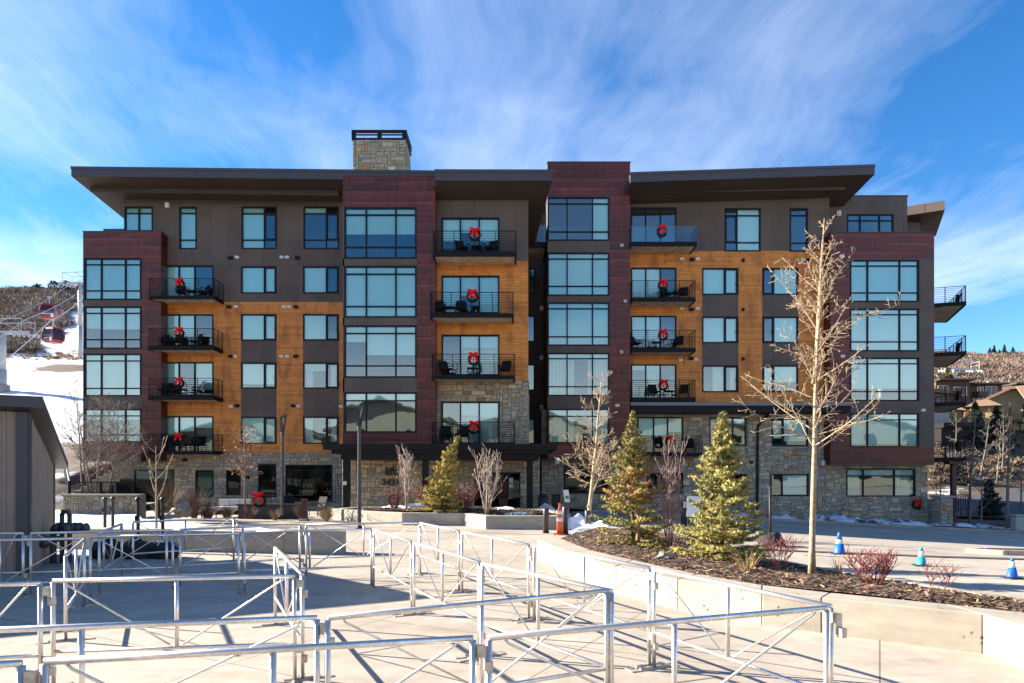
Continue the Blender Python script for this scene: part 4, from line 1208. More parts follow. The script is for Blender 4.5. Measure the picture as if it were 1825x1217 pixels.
fillpoly('driveway', [(29, 46.5), (62, 44), (80, 52), (70, 60.5), (47, 60), (38, 56.5), (33, 52)], lambda x, y: zright(x, y) + .16, M['asphalt'], 2.2)
rnd = random.Random(12); pts = []
while len(pts) < 3800:
    y = rnd.uniform(120, 275); x = rnd.uniform(95, 240); px = CX + x * F / y
    if px < 1640 or px > 1960: continue
    pts.append((x, y, zright(x, y) - .2, 1))
brushfield('hillside_brush', pts, rnd, 1.0, 2.2, M['chip'], 30, ((.18, .13, .10), (.205, .15, .115), (.16, .115, .09), (.20, .155, .125)))
pts = []
while len(pts) < 420:
    y = rnd.uniform(61, 79); x = rnd.uniform(36, 72); px = CX + x * F / y
    if px < 1655 or px > 1900 or fbm(x, y, .2, 2) < -.05: continue
    pts.append((x, y, zright(x, y) - .05, 1))
brushfield('slope_brush', pts, rnd, .3, .9, M['chip'], 26, ((.10, .07, .05), (.15, .11, .08), (.20, .15, .10)))
# ------------------------------------------------------------------ crowd barriers
BH = 1.07
def gpt(px, py):
    """ground position below a barrier top-rail point seen at px,py"""
    d = F * (CZ - BH) / (py - HY)
    return Vector((PX(px, d), d))


ALU, ALUD = M['alu'], M['alu_dull']
GB = 'aluminium queue barriers on the plaza'
def barrier(a, b, label, clamp_end=True, clamp_start=False):
    pa, pb = gpt(*a), gpt(*b); L = (pb - pa).length; ang = math.atan2(pb.y - pa.y, pb.x - pa.x)
    t = thing('crowd_barrier', label, 'barrier', (pa.x, pa.y, gz(pa.x, pa.y)), ang, GB)
    R = .0215; zt = BH - R + .005; zb = .385
    def bld(m, n, mat=ALU): return m.build(n, mat, t, True, world=False)
    m = MB(); m.tube([(0, 0, zt), (L, 0, zt)], R, 12); bld(m, 'top_rail')
    m = MB(); m.tube([(R, 0, zb), (L - R, 0, zb)], R * .8, 10); bld(m, 'bottom_rail')
    for x in (0, L):
        m = MB(); m.tube([(x, 0, .012), (x, 0, zt - R * .6)], R * .98, 12); bld(m, 'post')
        f = MB(); f.box(x - .035, x + .035, -.30, .30, .001, .012); f.box(x - .012, x + .012, -.18, .18, .0125, .03)
        f.build('foot', ALUD, t, world=False)
    m = MB(); m.tube([(L / 2, 0, zb + R * .5), (L / 2, 0, zt - R * .6)], R * .9, 10); bld(m, 'middle_post')
    for x0, x1 in ((.10, L / 2 - .06), (L - .10, L / 2 + .06)):
        m = MB(); m.tube([(x0, 0, zt - R * .7), (x0 + (.03 if x0 < x1 else -.03), 0, zt - R * 2.2), (x1, 0, zb + R * 1.4)], .0095, 6); bld(m, 'brace')
    if clamp_end:
        for z in (.94, .30):
            m = MB(); m.box(L + R + .0005, L + R + .048, -.028, .028, z - .0, z + .075); m.box(L + R + .0485, L + R + .056, -.03, .03, z - .085, z + .07); m.box(L + R + .0565, L + R + .10, -.026, .026, z - .10, z - .03)
            m.build('clamp', ALUD, t, world=False)
    return t


barrier((80, 1173.5), (843, 1133), 'silver barrier in the bottom row, nearest the camera, left of the bottom centre double post')
barrier((-260, 1192), (38, 1177), 'silver barrier cut off in the bottom left picture corner')
barrier((871, 1131.5), (1473, 1079.5), 'silver barrier in the bottom row running right to the corner by the curved wall', False)
barrier((-330, 1130), (565, 1097), 'silver barrier in the second row from the bottom, on the left', True)
barrier((584, 1097), (1081, 1050), 'silver barrier in the second row from the bottom, ending at the corner right of centre', False)
barrier((-240, 1046), (72, 1036), 'silver barrier in the third row from the bottom, cut by the left picture edge')
barrier((95, 1032), (525, 1023.5), 'silver barrier standing in the big roof shadow, third row from the bottom')
barrier((539, 1021), (490.5, 974.5), 'silver barrier running away from the camera at the right end of the shaded row', False)
barrier((-160, 964.5), (150, 957.5), 'silver barrier at the far left in front of the metal shed corner', False)
barrier((117, 988), (150.5, 958.5), 'short looking silver barrier turned end-on beside the shed', False)
barrier((161, 955), (425.5, 948.8), 'silver barrier in front of the black covered bags')
barrier((436, 947), (662, 941.5), 'silver barrier in front of the end of the low grey wall', False)
barrier((666, 942.5), (733, 964), 'silver barrier of the inner lane running toward the camera, farthest of three')
barrier((738, 965.5), (854, 1000), 'silver barrier in the middle of the inner lane running toward the camera')
barrier((859, 1002), (1090, 1050), 'silver barrier of the inner lane nearest the camera, ending at a corner', False)
barrier((-60, 949.5), (41.5, 948.6), 'silver barrier at the left edge in front of the shed wall')
barrier((55, 948.5), (308, 943), 'silver barrier in front of the dark gas pipes and the snowy bed')
barrier((321, 942), (534.5, 933.5), 'silver barrier in the back row before the low grey wall')
barrier((546, 933.3), (747, 930.3), 'silver barrier in the back row in front of the nearer lamp post', False)
barrier((749, 930.6), (818, 945), 'silver barrier at the back corner, farthest of the outer lane by the curved wall')
barrier((823.5, 946.5), (942, 969), 'silver barrier in the outer lane just left of the start of the curved wall')
barrier((952, 970.5), (1157, 1009.5), 'silver barrier in the outer lane along the start of the curved wall')
barrier((1165.5, 1011.5), (1480.5, 1077), 'silver barrier in the outer lane beside the curved wall, nearest the camera', True)
barrier((237, 929), (416.5, 922), 'silver barrier farthest back on the left in front of the snow and sapling')
barrier((177, 947.5), (217, 932), 'silver barrier turned end-on between the gas pipes and the black posts', False)

# ------------------------------------------------------------------ lamp posts
M['pole'] = mplain('pole_paint', (.045, .045, .05), .4, .3, .15)
def lamp_post(px, py, ptop, label):
    Y = F * CZ / (py - HY); x = PX(px, Y); zt = PZ(ptop, Y)
    t = thing('lamp_post', label, 'street lamp', (x, Y, gz(x, Y)), 0, 'lamp posts on the plaza')
    m = MB(); m.tube([(0, 0, .03), (0, 0, zt - .95)], [.075, .062], 12); m.tube([(0, 0, zt - .95), (0, 0, zt - .80)], .085, 12); m.build('pole', M['pole'], t, world=False)
    m = MB(); m.box(-.2, .2, -.2, .2, .0, .03); m.lathe((0, 0, .031), [(.13, 0), (.12, .08), (.08, .12)], 12)
    for k in range(4):
        a = PI / 4 + k * PI / 2; m.tube([(math.cos(a) * .2, math.sin(a) * .2, .03), (math.cos(a) * .2, math.sin(a) * .2, .07)], .02, 6)
    m.build('base', M['black'], t, world=False)
    # blade-shaped head: a slanted frame, open between two plates
    m = MB(); h = zt - .80
    for y in (-.07, .055): m.hexa([(-.09, y, h), (-.06, y, h), (-.06, y + .016, h), (-.09, y + .016, h)], [(-.09, y, zt - .1), (-.055, y, zt - .12), (-.055, y + .016, zt - .12), (-.09, y + .016, zt - .1)])
    m.hexa([(-.05, -.07, h), (.07, -.07, h), (.07, .07, h), (-.05, .07, h)], [(-.05, -.07, h + .18), (.02, -.07, h + .5), (.02, .07, h + .5), (-.05, .07, h + .18)])
    m.hexa([(.02, -.07, h + .1), (.06, -.07, h), (.06, .07, h), (.02, .07, h + .1)], [(.13, -.07, zt - .02), (.19, -.07, zt), (.19, .07, zt), (.13, .07, zt - .02)])
    m.hexa([(-.09, -.069, zt - .2), (.13, -.069, zt - .07), (.13, .069, zt - .07), (-.09, .069, zt - .2)], [(-.09, -.069, zt - .12), (.17, -.069, zt), (.17, .069, zt), (-.09, .069, zt - .12)])
    m.build('lamp_head', M['pole'], t, world=False)
    m = MB(); m.hexa([(.0, -.055, h + .2), (.02, -.055, h + .2), (.02, .055, h + .2), (.0, .055, h + .2)], [(.1, -.055, zt - .12), (.12, -.055, zt - .12), (.12, .055, zt - .12), (.1, .055, zt - .12)])
    m.build('lens', M['white'], t, world=False)
    return t


lamp_post(640.5, 944.5, 720.5, 'dark blade-headed lamp post in front of the stone wall lettering, the nearer of two')
lamp_post(503.5, 925.5, 738.5, 'dark blade-headed lamp post before the left ground floor windows, the farther of two')

# ------------------------------------------------------------------ bollards, cones, signs
def at(px, py, z=None):
    """ground point under a base seen at px,py"""
    Y = F * CZ / (py - HY)
    for _ in range(12):
        x = PX(px, Y); Y = F * (CZ - gz(x, Y)) / (py - HY)
    return Vector((PX(px, Y), Y, gz(PX(px, Y), Y)))


def bollard(px, py, ptop, label):
    p = at(px, py); h = (py - ptop) * p.y / F
    t = thing('bollard', label, 'bollard', p, 0, 'dark steel bollards')
    m = MB(); m.lathe((0, 0, 0), [(.105, 0), (.105, h - .03), (.09, h - .008), (.05, h)], 18); m.build('post', M['pole'], t, True, world=False)
    m = MB(); m.lathe((0, 0, 0), [(.14, 0), (.14, .015), (.106, .02)], 18); m.build('flange', M['black'], t, True, world=False)


bollard(973, 950, 905.5, 'dark steel bollard left of the orange delineator')
bollard(1007.5, 952, 902.5, 'dark steel bollard just right of the orange delineator')
bollard(1047.5, 950.5, 909.5, 'dark steel bollard before the snow pile and the leaning bare tree')
M['orange'] = mplain('orange_plastic', (.72, .10, .015), .45, 0, .1)
M['reflect'] = mplain('reflective_band', (.72, .72, .70), .4, 0, .06)
M['rubber'] = mplain('rubber', (.02, .02, .022), .8, 0, .3)
p = at(997.5, 953)
t = thing('delineator', 'slim orange and white traffic delineator standing between two dark bollards', 'delineator', p)
m = MB(); m.lathe((0, 0, .0), [(.105, .05), (.095, .5), (.085, .85), (.045, .9), (.04, 1.02), (.05, 1.05), (.03, 1.08)], 16); m.build('tube', M['orange'], t, True, world=False)
for z in (.46, .70):
    m = MB(); m.lathe((0, 0, z), [(.101, 0), (.096, .13)], 16); m.build('band', M['reflect'], t, True, world=False)
m = MB(); m.lathe((0, 0, 0), [(.2, 0), (.2, .04), (.12, .06)], 12); m.build('base', M['orange'], t, True, world=False)


def cone(px, py, ptop, col, label, split=(.42, .62)):
    p = at(px, py); h = (py - ptop) * p.y / F; r = h * .26
    t = thing('traffic_cone', label, 'traffic cone', p, random.uniform(-.3, .3), 'blue traffic cones on the road')
    R = lambda f: r * (1 - f) + r * .22 * f
    m = MB(); m.lathe((0, 0, .03), [(r * 1.02, 0), (R(.05), h * .05), (R(split[0]), h * split[0])], 20); m.build('cone_body', col, t, True, world=False)
    m = MB(); m.lathe((0, 0, .03), [(R(split[1]), h * split[1]), (R(.96), h * .95), (R(1) * .8, h * .97)], 20); m.build('cone_tip', col, t, True, world=False)
    m = MB(); m.lathe((0, 0, .03), [(R(split[0]), h * split[0]), (R(split[1]), h * split[1])], 20); m.build('reflective_band', M['reflect'], t, True, world=False)
    m = MB(); q = r * 1.45; m.box(-q, q, -q, q, .001, .03); o = m.build('base', M['rubber'], t, world=False)


M['cblue'] = mplain('blue_plastic', (.012, .12, .52), .45, 0, .1); M['cteal'] = mplain('teal_plastic', (.01, .28, .42), .45, 0, .12)
cone(1496, 987.5, 949.5, M['cblue'], 'tallest blue traffic cone with a white band, leftmost of the cones on the road', (.45, .64))
cone(1642, 1008.5, 976.5, M['cteal'], 'faded turquoise traffic cone with a white band, between the two bluer cones', (.46, .76))
cone(1804, 1031, 996, M['cblue'], 'bright blue traffic cone nearest the right picture edge', (.5, .80))

# thin black sign pole in a sandbag base
p = at(1373, 972)
t = thing('pole_stand', 'thin black pole in a heavy black bag-like base beside the right evergreen', 'pole', p)
m = MB(); m.tube([(0, 0, .1), (-.01, 0, (972 - 866) * p.y / F)], .04, 8); m.build('pole', M['black'], t, True, world=False)
m = MB(); m.blob((0, 0, .15), (.42, .38, .28), 12, 8, .2, 4); m.build('base_bag', M['rubber'], t, True, world=False)
# parking sign, leaning
p = at(1010, 912)
p = Vector((PX(1012, 27.5), 27.5, gz(PX(1012, 27.5), 27.5)))
t = thing('parking_sign', 'small white and green parking sign on a leaning dark post behind the bollards', 'sign', p)
m = MB(); m.tube([(.12, 0, 0), (-.02, 0, 1.15)], .03, 6); m.build('post', M['black'], t, world=False)
m = MB(); m.hexa([(-.12, -.05, .95), (.09, -.05, .93), (.09, -.03, .93), (-.12, -.03, .95)], [(-.19, -.05, 1.42), (.02, -.05, 1.44), (.02, -.03, 1.44), (-.19, -.03, 1.42)]); pn = m.build('sign_panel', M['white'], t, world=False)
m = MB(); m.hexa([(-.10, -.056, 1.08), (.05, -.056, 1.06), (.05, -.052, 1.06), (-.10, -.052, 1.08)], [(-.13, -.056, 1.20), (.03, -.056, 1.19), (.03, -.052, 1.19), (-.13, -.052, 1.20)]); m.build('green_band', mplain('sign_green', (.03, .22, .12), .5), pn, world=False)
# stands by the right-hand doors
p = Vector((PX(1221, 31), 31, gz(PX(1221, 31), 31)))
t = thing('pedestal', 'black waist-high pedestal with a small white card, between the two evergreens', 'pedestal', p)
m = MB(); m.box(-.16, .16, -.12, .12, .03, 1.15); m.box(-.3, .3, -.25, .25, 0, .03); m.build('body', M['black'], t, world=False)
m = MB(); m.box(-.13, .13, -.13, -.125, .82, 1.1); m.build('card', M['white'], t, world=False)
p = Vector((PX(1237, 29.5), 29.5, gz(PX(1237, 29.5), 29.5)))
t = thing('board_sign', 'white board sign on thin legs left of the right evergreen', 'sign', p, -.2)
m = MB(); m.hexa([(-.33, -.03, .5), (.22, -.03, .48), (.22, .0, .48), (-.33, 0, .5)], [(-.28, .06, 1.4), (.27, .06, 1.38), (.27, .09, 1.38), (-.28, .09, 1.4)]); m.build('panel', M['white'], t, world=False)
for x in (-.28, .18):
    m = MB(); m.tube([(x, -.06, 0), (x + .06, .1, 1.35)], .018, 6); m.build('leg', M['pole'], t, world=False)
# wooden stake tied to the nearer evergreen
p = Vector((PX(1137, 15.2), 15.2, .28))
t = thing('tree_stake', 'weathered round wooden stake in front of the left evergreen', 'stake', p)
M['stake'] = mplain('weathered_timber', (.30, .17, .08), .8, 0, .3, 8)
m = MB(); m.tube([(0, 0, 0), (.02, .02, 1.0)], [.05, .045], 10); m.build('stake', M['stake'], t, True, world=False)
m = MB(); m.tube([(-.05, 0, .78), (0, .06, .8), (.06, .0, .79), (.01, -.055, .78), (-.05, 0, .78)], .008, 5, False); m.build('tie', M['rubber'], t, world=False)
# boulders
for k, (px, py, Y, z, r, lab) in enumerate(((1184, 1004, 12.6, .42, (.16, .12, .12), 'small pale rock lying on the mulch in front of the right evergreen'), (325, 907, 28.5, .42, (.36, .28, .30), 'pale brown boulder among the dead shrubs by the left ground floor windows'))):
    t = MB(); c = (PX(px, Y), Y, z + r[2] * .5); t.blob(c, r, 10, 7, .28, k + 3)
    o = t.build('boulder', mplain('boulder_stone', (.30, .25, .19), .9, 0, .3, 5, .4, .6)); tag(o, lab, 'rock')

# ------------------------------------------------------------------ black posts in covered bases, left
def bagpost(px, ptop, pb, Y, label):
    x = PX(px, Y); z0 = zbl(x, Y) if Y > 18.6 else 0
    t = thing('post', label, 'post', (x, Y, z0), 0, 'black posts by the snowy bed')
    h = PZ(ptop, Y) - z0
    m = MB(); m.tube([(0, 0, 0), (0, 0, h - .1)], .045, 10); m.build('pole', M['black'], t, world=False)
    m = MB(); m.lathe((0, 0, h - .1), [(.03, 0), (.06, .03), (.075, .075), (.05, .125), (.02, .14)], 10); m.build('finial', M['black'], t, True, world=False)
    m = MB(); m.box(-.05, .05, -.075, -.046, h * .55, h * .68); m.build('bracket', M['black'], t, world=False)


bagpost(187, 888, 945, 19.6, 'black post with round cap in the snow, leftmost of four')
bagpost(201, 887, 940, 20.2, 'black post with round cap in the snow, second from the left of four')
bagpost(246, 888, 970, 17.9, 'black post with round cap rising from behind the middle black bag')
bagpost(290, 888, 971, 17.8, 'black post with round cap beside the thin pale sapling')
for k, (px, w, lab) in enumerate(((192, .44, 'black covered bundle on the ground behind the barriers, left one of three'), (246, .40, 'black covered bundle with a pale handle behind the barriers, middle one of three'), (291, .40, 'black covered bundle with a pale handle behind the barriers, right one of three'))):
    Y = 16.6; x = PX(px, Y)
    t = thing('covered_bundle', lab, 'covered bundle', (x, Y, 0), 0, 'black covered bundles')
    m = MB(); m.blob((0, 0, .16), (w, .32, .30), 14, 8, .22, 20 + k); m.build('cover', M['rubber'], t, True, world=False)
    if k:
        m = MB(); m.tube([(-.12, -.2, .30), (-.06, -.24, .52), (.1, -.24, .58), (.14, -.2, .5), (.03, -.24, .44), (-.02, -.26, .28)], .022, 6); m.build('handle', M['white'], t, True, world=False)

# gas pipes by the shed
t = thing('gas_manifold', 'dark grey gas pipes with valves and a round regulator beside the shed', 'pipework', (PX(115, 15.6), 15.6, 0))
M['pipe'] = mplain('grey_pipe_paint', (.085, .09, .10), .5, .2, .25)
Yp = 15.6; c = lambda px, py: P(px, py, Yp)
m = MB()
for x in (110.5, 124):
    m.tube([P(x, 1010, Yp), P(x, 945, Yp), P(x, 915, Yp)], .05, 10)
m.tube([P(110.5, 918, Yp), P(113, 911, Yp), P(121, 911, Yp), P(124, 918, Yp)], .05, 10)
for x, y in ((110.5, 962), (124, 962)): m.tube([P(x, y - 1, Yp), P(x, y + 1, Yp)], .10, 12)
m.tube([P(95, 940, Yp), P(152, 940, Yp)], .07, 10); m.tube([P(95, 940, Yp), P(95, 1010, Yp)], .07, 10); m.tube([P(140, 940, Yp), P(144, 940, Yp)], .12, 12); m.tube([P(152, 940, Yp), P(156, 939, Yp)], .10, 12)
for x, y in ((104, 940), (117, 940), (133, 940)): m.tube([P(x - 2, y, Yp), P(x + 2, y, Yp)], .12, 12)
m.build('pipes', M['pipe'], t, True)
m = MB(); q = P(77, 965, 15.2); m.blob((q.x, q.y, q.z), (.17, .15, .15), 14, 9, .02, 1); m.tube([(q.x, q.y, q.z), (q.x + .25, q.y + .3, q.z + .05)], .07, 10); m.build('regulator', M['pipe'], t, True)
m = MB(); q = P(119, 942, Yp - .15); m.blob((q.x, q.y, q.z), (.10, .09, .10), 12, 8, .03, 2); m.build('valve', M['pipe'], t, True)
# ------------------------------------------------------------------ plants
BK1 = mplain('pale_bark', (.37, .285, .19), .8, 0, .38, 12, .3, .4)
BK2 = mplain('white_bark', (.36, .29, .245), .8, 0, .2, 10, .3, .3)
BK3 = mplain('grey_bark', (.17, .138, .11), .85, 0, .3, 10, .3, .4)
BK4 = mplain('red_twig', (.17, .034, .034), .6, 0, .35, 12)
BK5 = mplain('purple_twig', (.31, .19, .165), .7, 0, .3, 12)
BK6 = mplain('brown_bark', (.11, .075, .05), .85, 0, .3, 10, .3, .5)
t = NT('needle_green'); at_ = t.n('VertexColor', {'layer_name': 'tone'}).outputs['Color']; M['needle'] = t.fin(at_, .75)


def wob(rnd, s): return Vector((rnd.uniform(-s, s), rnd.uniform(-s, s), rnd.uniform(-s, s)))


def grow(m, rnd, p, d, L, r, depth, opt, n=None, rtip=.25):
    """one branch as a bent tapering tube, then its side shoots"""
    k = opt.get('seg', 6) if depth == 0 else max(3, opt.get('seg', 6) - 2)
    pts = [p.copy()]; dirs = []
    for i in range(k):
        d = (d + wob(rnd, opt.get('kink', .10)) + Vector((0, 0, opt.get('up', .06)))).normalized()
        p = p + d * (L / k); pts.append(p.copy()); dirs.append(d.copy())
    rad = [max(opt.get('rmin', .004), r * (1 - (1 - rtip) * i / k)) for i in range(k + 1)]
    m.tube(pts, rad, n or (8 if depth == 0 else 5 if r > .012 else 4), True)
    if depth >= opt['depth']: return pts
    q = opt['kids'][depth]; lo = opt.get('start', (.3, .2, .1))[depth]
    for i in range(q):
        f = lo + (1 - lo) * (i + rnd.random()) / q; x = min(k - 1e-4, f * k); j = int(x)
        b = pts[j].lerp(pts[j + 1], x - j); dd = dirs[j]
        s = dd.orthogonal().normalized(); s = Matrix.Rotation(rnd.uniform(0, 2 * PI) if opt.get('spiral') is None else i * 2.4 + rnd.uniform(-.4, .4), 3, dd) @ s
        an = math.radians(rnd.uniform(*opt['angle'][depth]))
        nd = (dd * math.cos(an) + s * math.sin(an)).normalized()
        ln = L * rnd.uniform(*opt['len'][depth]) * (1.15 - .65 * f)
        rr = rad[j] * rnd.uniform(.45, .65)
        grow(m, rnd, b, nd, ln, rr, depth + 1, opt, None, .35)
    return pts


def bare(name, label, loc, mat, seed, stems, opt, group=None, cat='tree', buds=None):
    """leafless tree or shrub; stems: list of (offset, direction, length, radius). The first stem is the trunk part, the rest of the wood the crown part"""
    rnd = random.Random(seed); t = thing(name, label, cat, loc, 0, group)
    tr, cr = MB(), MB()
    for off, d, L, r, *qn in stems:
        d = Vector(d).normalized(); k = opt.get('tseg', 9); p = Vector(off); pts = [p.copy()]; dirs = []
        for i in range(k):
            d = (d + wob(rnd, opt.get('tk', .035)) + Vector((0, 0, opt.get('tup', .04)))).normalized(); p = p + d * (L / k); pts.append(p.copy()); dirs.append(d.copy())
        rad = [max(opt.get('tmin', .006), r * (1 - .86 * (i / k) ** 1.1)) for i in range(k + 1)]
        if opt.get('flare'): rad[0] *= opt['flare']
        tr.tube(pts, rad, 9 if r > .03 else 6)
        q, lo = (qn[0] if qn else opt['limbs']), opt['lo']
        for i in range(q):
            f = lo + (.98 - lo) * ((i + rnd.random() * .8) / q) ** opt.get('pw', 1.0); x = min(k - 1e-4, f * k); j = int(x)
            b = pts[j].lerp(pts[j + 1], x - j); dd = dirs[j]
            a = i * 2.399 + rnd.uniform(-.5, .5); s = Vector((math.cos(a), math.sin(a), 0))
            el = math.radians(rnd.uniform(*opt['el'])); nd = s * math.cos(el) + Vector((0, 0, 1)) * math.sin(el)
            g = (f - lo) / (1 - lo)
            ln = opt['limb'] * (1 - opt.get('tapr', .7) * g ** opt.get('tpow', 1)) * rnd.uniform(.7, 1.15)
            grow(cr, rnd, b, nd, ln, max(.007, rad[j] * opt.get('lr', .5)), 0, opt)
    tr.build('trunk', mat, t, True, world=False)
    if cr.f: cr.build('crown', mat if not opt.get('cmat') else opt['cmat'], t, True, world=False)
    return t


# the tall bare tree in the right planter
big = dict(tseg=14, tk=.018, tup=.06, flare=1.25, limbs=46, lo=.345, pw=1.25, el=(10, 60), limb=1.58, tapr=.86, tpow=.9, lr=.33, depth=2, seg=9, kink=.08, up=.03,
           kids=(13, 2, 0), start=(.15, .2, .1), angle=((38, 85), (30, 70)), len=((.06, .34), (.2, .5)), rmin=.0038)
bare('bare_tree', 'tall pale leafless tree with one straight trunk in the mulch bed, brightly sunlit', (PX(1447, 11.7), 11.7, .34), BK1, 41,
     [((0, 0, 0), (.01, 0, 1), 6.15, .055), ((.03, 0, 3.3), (.09, .02, 1), 2.5, .03, 12)], big)
# leaning bare tree behind the bollards
mid = dict(tseg=12, tk=.04, tup=.03, limbs=19, lo=.30, pw=1.1, el=(5, 45), limb=1.7, tapr=.75, lr=.48, depth=2, seg=7, kink=.10, up=.05,
           kids=(9, 4, 0), start=(.15, .15, .1), angle=((25, 60), (25, 60)), len=((.22, .5), (.25, .5)), rmin=.007)
Y = 24.4
bare('bare_tree', 'bare tree with pale slanting trunk behind the bollards and snow pile, left of the evergreens', (PX(1046, Y), Y, -.05), BK1, 17, [((0, 0, 0), (.13, 0, 1), 5.9, .085), ((.02, 0, .9), (.35, .2, 1), 2.6, .035)], mid)
# left: multi-stem tree with haze of fine twigs, behind the stone wall
fine = dict(tseg=9, tk=.06, tup=.05, limbs=11, lo=.2, pw=1.0, el=(20, 60), limb=1.9, tapr=.6, lr=.5, depth=2, seg=6, kink=.10, up=.05,
            kids=(7, 3, 0), start=(.1, .1, .1), angle=((22, 55), (25, 60)), len=((.25, .55), (.3, .6)), rmin=.0062)
Y = 29.0; st = []
rs = random.Random(5)
for k in range(8):
    a = k * 2.4; st.append(((rs.uniform(-.7, .7), rs.uniform(-.4, .4), 0), (math.cos(a) * .24, math.sin(a) * .2, 1), rs.uniform(3.0, 4.7), .045))
bare('bare_tree', 'wide multi-stemmed leafless tree behind the stone wall at the left end of the building', (PX(176, Y), Y, .95), BK3, 23, st, fine)
# thin pale sapling in the snow
sap = dict(tseg=8, tk=.02, tup=.05, limbs=8, lo=.34, pw=1, el=(15, 40), limb=1.15, tapr=.45, lr=.62, depth=1, seg=7, kink=.07, up=.22, kids=(2, 0), start=(.4, .2), angle=((20, 45),), len=((.15, .35),), rmin=.008)
Y = 18.8
bare('sapling', 'thin pale bare sapling in the snowy bed left of the plaza', (PX(279, Y), Y, .5), BK1, 3, [((0, 0, 0), (.0, 0, 1), 2.35, .036)], sap)
# small tree with a few dry orange leaves
dl = dict(tseg=9, tk=.05, tup=.03, limbs=16, lo=.35, pw=1, el=(5, 50), limb=1.1, tapr=.5, lr=.5, depth=1, seg=5, kink=.14, up=.03, kids=(8, 0), start=(.15, .2), angle=((25, 65),), len=((.25, .5),), rmin=.008)
Y = 31.0
tdl = bare('small_tree', 'small bare tree with a few dry orange leaves in front of the left stone wall', (PX(437, Y), Y, 0), BK3, 9, [((0, 0, 0), (-.02, 0, 1), 4.4, .05)], dl)
rnd = random.Random(4); m = MB()
for k in range(330):
    z = rnd.uniform(2.0, 4.3); a = rnd.uniform(0, 6.28); r = rnd.uniform(.1, 1.1) * (1.1 - abs(z - 3.3) * .5); c = Vector((math.cos(a) * r - .1, math.sin(a) * r, z)); d1, d2 = wob(rnd, .06), wob(rnd, .045)
    m.col = random.choice(((.28, .10, .03), (.34, .15, .05), (.20, .08, .03))); m.quad(c - d1, c - d2, c + d1, c + d2)
o = m.build('dry_leaves', M['chip'], tdl, world=False)


def fan(name, label, loc, mat, seed, n, h, spread, r, opt, group=None, cat='shrub'):
    rs = random.Random(seed); st = []
    for k in range(n):
        a = k * 2.4 + rs.uniform(-.4, .4); q = rs.uniform(.15, 1) * spread
        st.append(((math.cos(a) * .06 * spread * 2, math.sin(a) * .06, 0), (math.cos(a) * q, math.sin(a) * q * .7, 1), h * rs.uniform(.7, 1.0), r * rs.uniform(.7, 1.1)))
    return bare(name, label, loc, mat, seed + 50, st, opt, group, cat)


up = dict(tseg=8, tk=.05, tup=.07, limbs=6, lo=.18, pw=1, el=(45, 72), limb=1.0, tapr=.5, lr=.6, depth=1, seg=6, kink=.09, up=.10, kids=(4, 0), start=(.2, .2), angle=((14, 38),), len=((.3, .6),), rmin=.0075)
fan('bare_shrub', 'slender white-stemmed bare shrub in the planter, left of the small evergreen', (PX(724, 28.2), 28.2, .55), BK2, 61, 8, 2.65, .15, .03, dict(up, limbs=5))
fan('bare_shrub', 'wide vase-shaped white-stemmed bare shrub in the planter, right of the small evergreen', (PX(868, 26.6), 26.6, .5), BK2, 63, 8, 2.6, .36, .034, dict(up, limbs=5))
fan('bare_shrub', 'tall slim purplish bare shrub between the two evergreens in the mulch bed', (PX(1193, 15.3), 15.3, .25), BK5, 67, 10, 2.6, .19, .016, dict(up, limbs=6, limb=.8, rmin=.004))
tw = dict(tmin=.0028, tseg=5, tk=.11, tup=.03, limbs=3, lo=.3, pw=1, el=(30, 70), limb=.3, tapr=.4, lr=.6, depth=0, seg=4, kink=.2, up=.05, kids=(0,), rmin=.0028)
for k, (px, Y, z, n, h, sp, lab) in enumerate((
        (1389, 12.5, .36, 24, .60, .75, 'red-twig shrub beside the black pole base, left of the tall bare tree'),
        (1556, 10.3, .38, 46, .58, 1.0, 'largest red-twig shrub in the mulch bed, right of the tall bare tree'),
        (1672, 9.3, .38, 7, .50, .5, 'smallest red-twig shrub in the mulch bed, below the turquoise cone'))):
    fan('red_twig_shrub', lab, (PX(px, Y), Y, z), BK4, 80 + k, n, h, sp, .0042, tw, 'red twig shrubs')
tw2 = dict(tw, rmin=.007)
for k, (px, Y, z, n, h, sp, lab) in enumerate((
        (703, 29.3, .5, 40, 1.15, .65, 'orange-red twig shrub at the left end of the planter'),
        (752, 29.6, .5, 36, 1.2, .6, 'deep red twig shrub just left of the small evergreen in the planter'),
        (826, 28.6, .5, 64, 1.35, .85, 'wide crimson twig shrub just right of the small evergreen in the planter'))):
    fan('red_twig_shrub', lab, (PX(px, Y), Y, z), BK4, 90 + k, n, h, sp, .014, tw2, 'red twig shrubs')


def tuft(label, loc, seed, n, h, sp, mat_tones, wd=.006, cat='grass clump', name='grass_clump', droop=1.0):
    rnd = random.Random(seed); m = MB()
    for k in range(n):
        a = rnd.uniform(0, 6.283); q = rnd.uniform(.05, 1) * sp; L = h * rnd.uniform(.6, 1.1)
        p = Vector((math.cos(a) * .08 * rnd.random(), math.sin(a) * .08 * rnd.random(), 0)); d = Vector((math.cos(a) * q, math.sin(a) * q, 1)).normalized()
        s = Vector((-math.sin(a), math.cos(a), 0)) * wd; m.col = tuple(c * rnd.uniform(.75, 1.25) for c in rnd.choice(mat_tones)); prev = p; w = 1.0
        for i in range(4):
            nx = prev + d * (L / 4); w2 = 1 - (i + 1) / 4.3; m.quad(prev - s * w, prev + s * w, nx + s * w2, nx - s * w2); prev = nx; w = w2; d = (d + Vector((math.cos(a) * .18 * sp, math.sin(a) * .18 * sp, -.16)) * droop).normalized()
    t = thing(name, label, cat, loc); m.build('blades', M['chip'], t, world=False)
    return t


